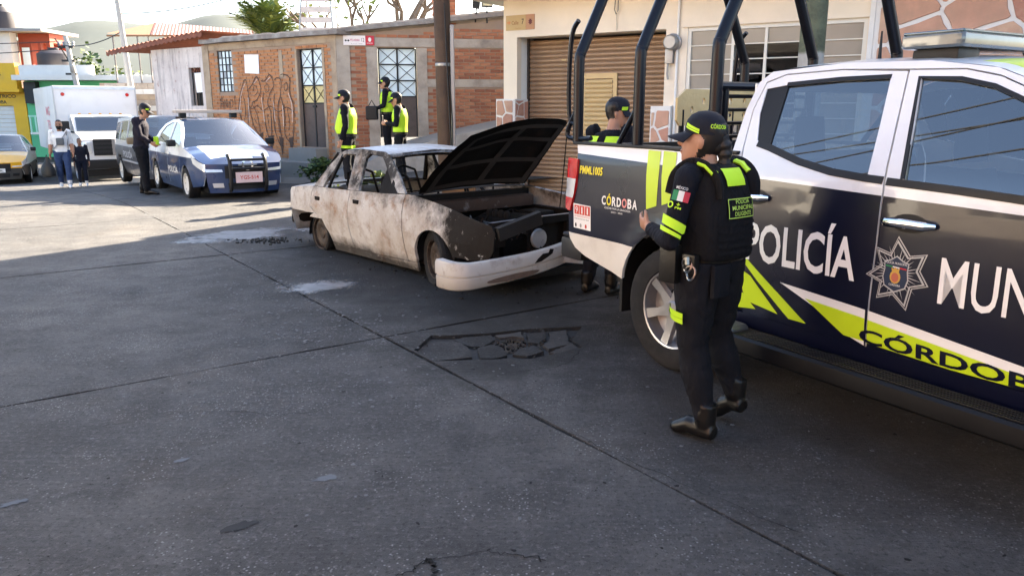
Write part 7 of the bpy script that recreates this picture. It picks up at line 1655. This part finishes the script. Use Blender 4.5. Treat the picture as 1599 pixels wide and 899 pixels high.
# belt kit
bt_ = belt(wm, .04, BOOT, .045)
B().rbox((.02, .195, .80), (.12, .245, .985), .015).build('holster', BOOT, W_); B().rbox((.035, .20, .97), (.095, .25, 1.03), .01).build('pistol_grip', GREYM, W_)
cf = B()
for z, x in ((.90, -.035), (.865, -.055)): cf.tube([(x + .026 * math.cos(t * .524), .225 + .006 * math.sin(t), z + .034 * math.sin(t * .524)) for t in range(13)], .0055, 6)
cf.tube([(-.04, .235, .94), (-.045, .237, .905)], .011, 6); cf.build('handcuffs', M('worn_steel', (.22, .22, .22), .3, .9), W_)
B().rbox((-.075, .185, .86), (.0, .225, .95), .012).build('belt_pouch', BOOT, W_)
def legpatch(t0, t1, a0, a1, r, m, name):
    p, q = J_['hl'], J_['kl']; d = (q - p).normalized(); e1 = Vector((1, 0, 0)); e1 = (e1 - d * e1.dot(d)).normalized(); e2 = d.cross(e1)
    e2 = e2 if e2.y > 0 else -e2
    b = B(); b.sheet(12, 3, lambda u, v: p.lerp(q, t0 + (t1 - t0) * v + .03 * u) + (e1 * math.cos(a0 + (a1 - a0) * u) + e2 * math.sin(a0 + (a1 - a0) * u)) * r * (1 - .06 * v)); return b.build(name, m, W_)
legpatch(.52, .66, .45, 1.75, .122, VEST, 'reflective_band'); legpatch(.587, .600, .45, 1.75, .1235, M('band_line', (.10, .16, .02), .6), 'band_seam')
pk_ = B().rbox((-.13, .02, .74), (-.105, .14, .90), .012).build('hip_pocket', TROU, W_)

# ---- officer behind the pickup
ob = person('person', 'policeman with lime vest panels bending behind the pickup bed', (.80, 6.72, 0), 50, dict(che=(.05, 0, 1.32), nec=(.10, 0, 1.52), hea=(.16, -.02, 1.645), sl=(.08, .19, 1.475), sr=(.08, -.19, 1.475), el=(.12, .25, 1.14), wl=(.32, .18, 1.02), er=(.15, -.25, 1.14), wr=(.35, -.18, 1.02), kl=(.04, .12, .5), al=(-.06, .13, .085), tl=(.13, .16, .035)), H=1.67, bulk=1.05, head=(-62, 10), vox=.010)
v_ = vest(ob, VESTD, .2, 1.68, .022)
for sg in (-1, 1):
    b = B()
    def pb(a, c, sg=sg):
        t = .95 + .62 * c; rs = ob['rings']; rx = interp([(q[0], q[2]) for q in rs], t) + .034; ry = interp([(q[0], q[3]) for q in rs], t) + .03; an = math.pi + sg * (.20 + .70 * a); return ob['tc'](t) + ob['fw'] * rx * math.cos(an) + ob['lf'] * ry * math.sin(an) * .92 + Vector((0, 0, .012))
    b.sheet(8, 8, pb); b.build('lime_back_panel', VEST, v_)
belt(ob)
# ---- three officers by the iron doors
corner = thing('pavement', None, None, (0, 0, 0)); corner['kind'] = 'structure'
panel('corner_slab', [edgepoly([(-3.55, 13.35), (-1.35, 12.95), (-.6, 15.2), (-1.2, 16.2), (-3.7, 16.7)], .03)], lambda u, v: (u, v, .20), PALE, corner, step=1.5, thick=.35, sm=False)
o1 = person('person', 'heavy policeman in lime vest facing left near brick corner', (-2.90, 13.94, .20), 176, dict(wr=(.10, -.26, .87), hea=(.05, 0, 1.61)), H=1.74, bulk=1.10, belly=.075, head=(0, 4)); vest(o1, grow=.022); belt(o1, -.02)
for a, b_ in (('hl', 'kl'), ('hr', 'kr')): limbband(o1, a, b_, .38, .045, .108)
o2 = person('person', 'policeman in lime vest looking down at his phone', (-2.15, 15.18, .20), 172, dict(hea=(.06, 0, 1.60), el=(-.0, .25, 1.14), wl=(.26, .10, 1.16), er=(.0, -.25, 1.14), wr=(.26, -.09, 1.15)), H=1.73, head=(0, 18), capband=True, cap=True); vest(o2, grow=.022); belt(o2, -.02)
B().rbox((.34, -.045, 1.16), (.352, .03, 1.29), .004, 1).build('phone', BLKP, o2['root'])
for a, b_ in (('hl', 'kl'), ('hr', 'kr')): limbband(o2, a, b_, .45, .05, .10, SILV)
o3p = Vector(wg(1.08, .56, 1.0)) + Vector((*BO, 0))
o3 = person('person', 'policeman in lime vest and cap behind his colleague, holding a black bag', tuple(o3p), 178, dict(el=(.02, .25, 1.14), wl=(.22, .20, 1.06)), H=1.74, head=(0, 0)); vest(o3, grow=.022); belt(o3, -.02)
kb = thing('shoulder_bag', 'black bag held by the rearmost policeman at the door', 'bag', (o3p.x - .30, o3p.y - .22, o3p.z + .82)); B().rbox((-.13, -.08, 0), (.13, .08, .30), .05, 3).build('bag_body', BLKP, kb); B().tube([(-.08, 0, .28), (0, 0, .42), (.08, 0, .28)], .012, 6).build('handle', BLKP, kb)
# ---- officer beside the sedan
o4 = person('person', 'policeman in dark jacket and cap leaning by the blue sedan', (-7.46, 15.79, hgt(-7.46, 15.79)), 12, dict(che=(.03, 0, 1.28), nec=(.07, 0, 1.48), hea=(.14, 0, 1.63), er=(.06, -.25, 1.16), wr=(.24, -.20, 1.02), el=(.06, .25, 1.16), wl=(.24, .14, 1.02), al=(-.08, .12, .085), tl=(.11, .14, .035), kr=(.05, -.11, .5), ar=(.06, -.11, .085), tr=(.25, -.13, .035)), dict(top=JACK, leg=TROU), H=1.79, bulk=1.12, head=(-8, 22)); belt(o4, -.12, JACK, .05)
B().rbox((.26, -.05, .98), (.34, .05, 1.16), .01).build('lime_notepad', VEST, o4['root'])
# ---- man and child crossing at the left
mz = hgt(-11.62, 20.22)
mn = person('person', 'man in white t-shirt and black mask walking with a plastic bag', (-11.60, 20.22, mz), -62, dict(kl=(.12, .10, .52), al=(.16, .10, .085), tl=(.34, .11, .045), kr=(.0, -.10, .50), ar=(-.17, -.10, .12), tr=(.0, -.11, .04), wr=(.02, -.27, .88), wl=(.12, .25, .90)), dict(top=TEE, leg=JEAN, shoe=SHOEW, skin=SKIND), H=1.74, bulk=1.08, head=(-4, 2), cap=False, sleeves=False)
B().loft([[mn['hp'](xo + (rx + .008) * math.cos(t), (ry + .006) * math.sin(t), z) for t in ([-1.35 + 2.7 * i / 10 for i in range(11)])] for z, rx, ry, xo in ((-.118, .030, .030, .062), (-.085, .074, .056, .028), (-.045, .092, .066, .014), (-.022, .098, .070, .014))], False, False).build('face_mask', BLKP, mn['root'])
s_ = B().tube(spline([(.07, .16, 1.45), (.145, .06, 1.30), (.15, -.06, 1.15), (.08, -.17, 1.02), (-.06, -.16, 1.08), (-.13, .0, 1.3), (-.06, .14, 1.46), (.07, .16, 1.45)], 4), [(.010, .016)] * 29, 8).build('bag_strap', GREYM, mn['root']); B().rbox((.13, -.10, 1.10), (.19, .08, 1.28), .03).build('chest_bag', M('bag_grey', (.10, .11, .12), .7), mn['root'])
B().tube([(.07, .15, 1.0), (.075, .15, 1.42)], .016, 6).build('vest_strap', GREYM, mn['root'])
pb_ = thing('plastic_bag', 'black plastic carrier bag in the walking man right hand', 'bag', (-11.90, 20.02, mz + .30)); b = B(); b.loft([[Vector((r_ * math.cos(t) * (1 + .12 * math.sin(5 * t + z * 9)), r_ * .55 * math.sin(t), z)) for t in (2 * math.pi * i / 16 for i in range(16))] for r_, z in ((.10, 0), (.17, .03), (.18, .14), (.14, .28), (.06, .40), (.03, .50))]); b.build('bag_body', BLKP, pb_); B().tube([(-.03, 0, .46), (.0, 0, .56), (.03, 0, .46)], .012, 6).build('handle', BLKP, pb_)
ch = person('person', 'child in dark clothes walking half hidden behind the man', (-11.42, 20.75, hgt(-11.3, 20.7)), -62, dict(kl=(.08, .09, .5), al=(.08, .09, .085), tl=(.25, .10, .04)), dict(top=KID, leg=cloth('child_trousers', (.012, .014, .025)), skin=SKIND, shoe=SHOEW), H=1.27, bulk=1.0, cap=False, vox=.011)

# ================================================================== groups of look-alikes
GROUPS = {'person': 'people in the street', 'utility_pole': 'utility poles along the street', 'overhead_cable': 'overhead cables', 'puddle': 'wet patches on the road', 'weed_clump': 'weeds at the kerbs', 'tree': 'far trees behind the low roofs', 'bare_tree': 'sparse trees behind the brick house', 'water_tank': 'black roof water tanks', 'street_sign': 'street name plates', 'flood_lamp': 'flood lamps on the wing roof', 'graffiti': 'graffiti on the brick wall'}
for o in list(scene.objects):
    k = o.name.split('.')[0]
    if o.parent is None and k in GROUPS and 'label' in o: o['group'] = GROUPS[k]
    if o.parent is None and k == 'house' and 'across the street' in o.get('label', ''): o['group'] = 'houses across the street'
    if o.parent is None and k == 'person' and 'police' in o.get('label', ''): o['group'] = 'police officers at the scene'
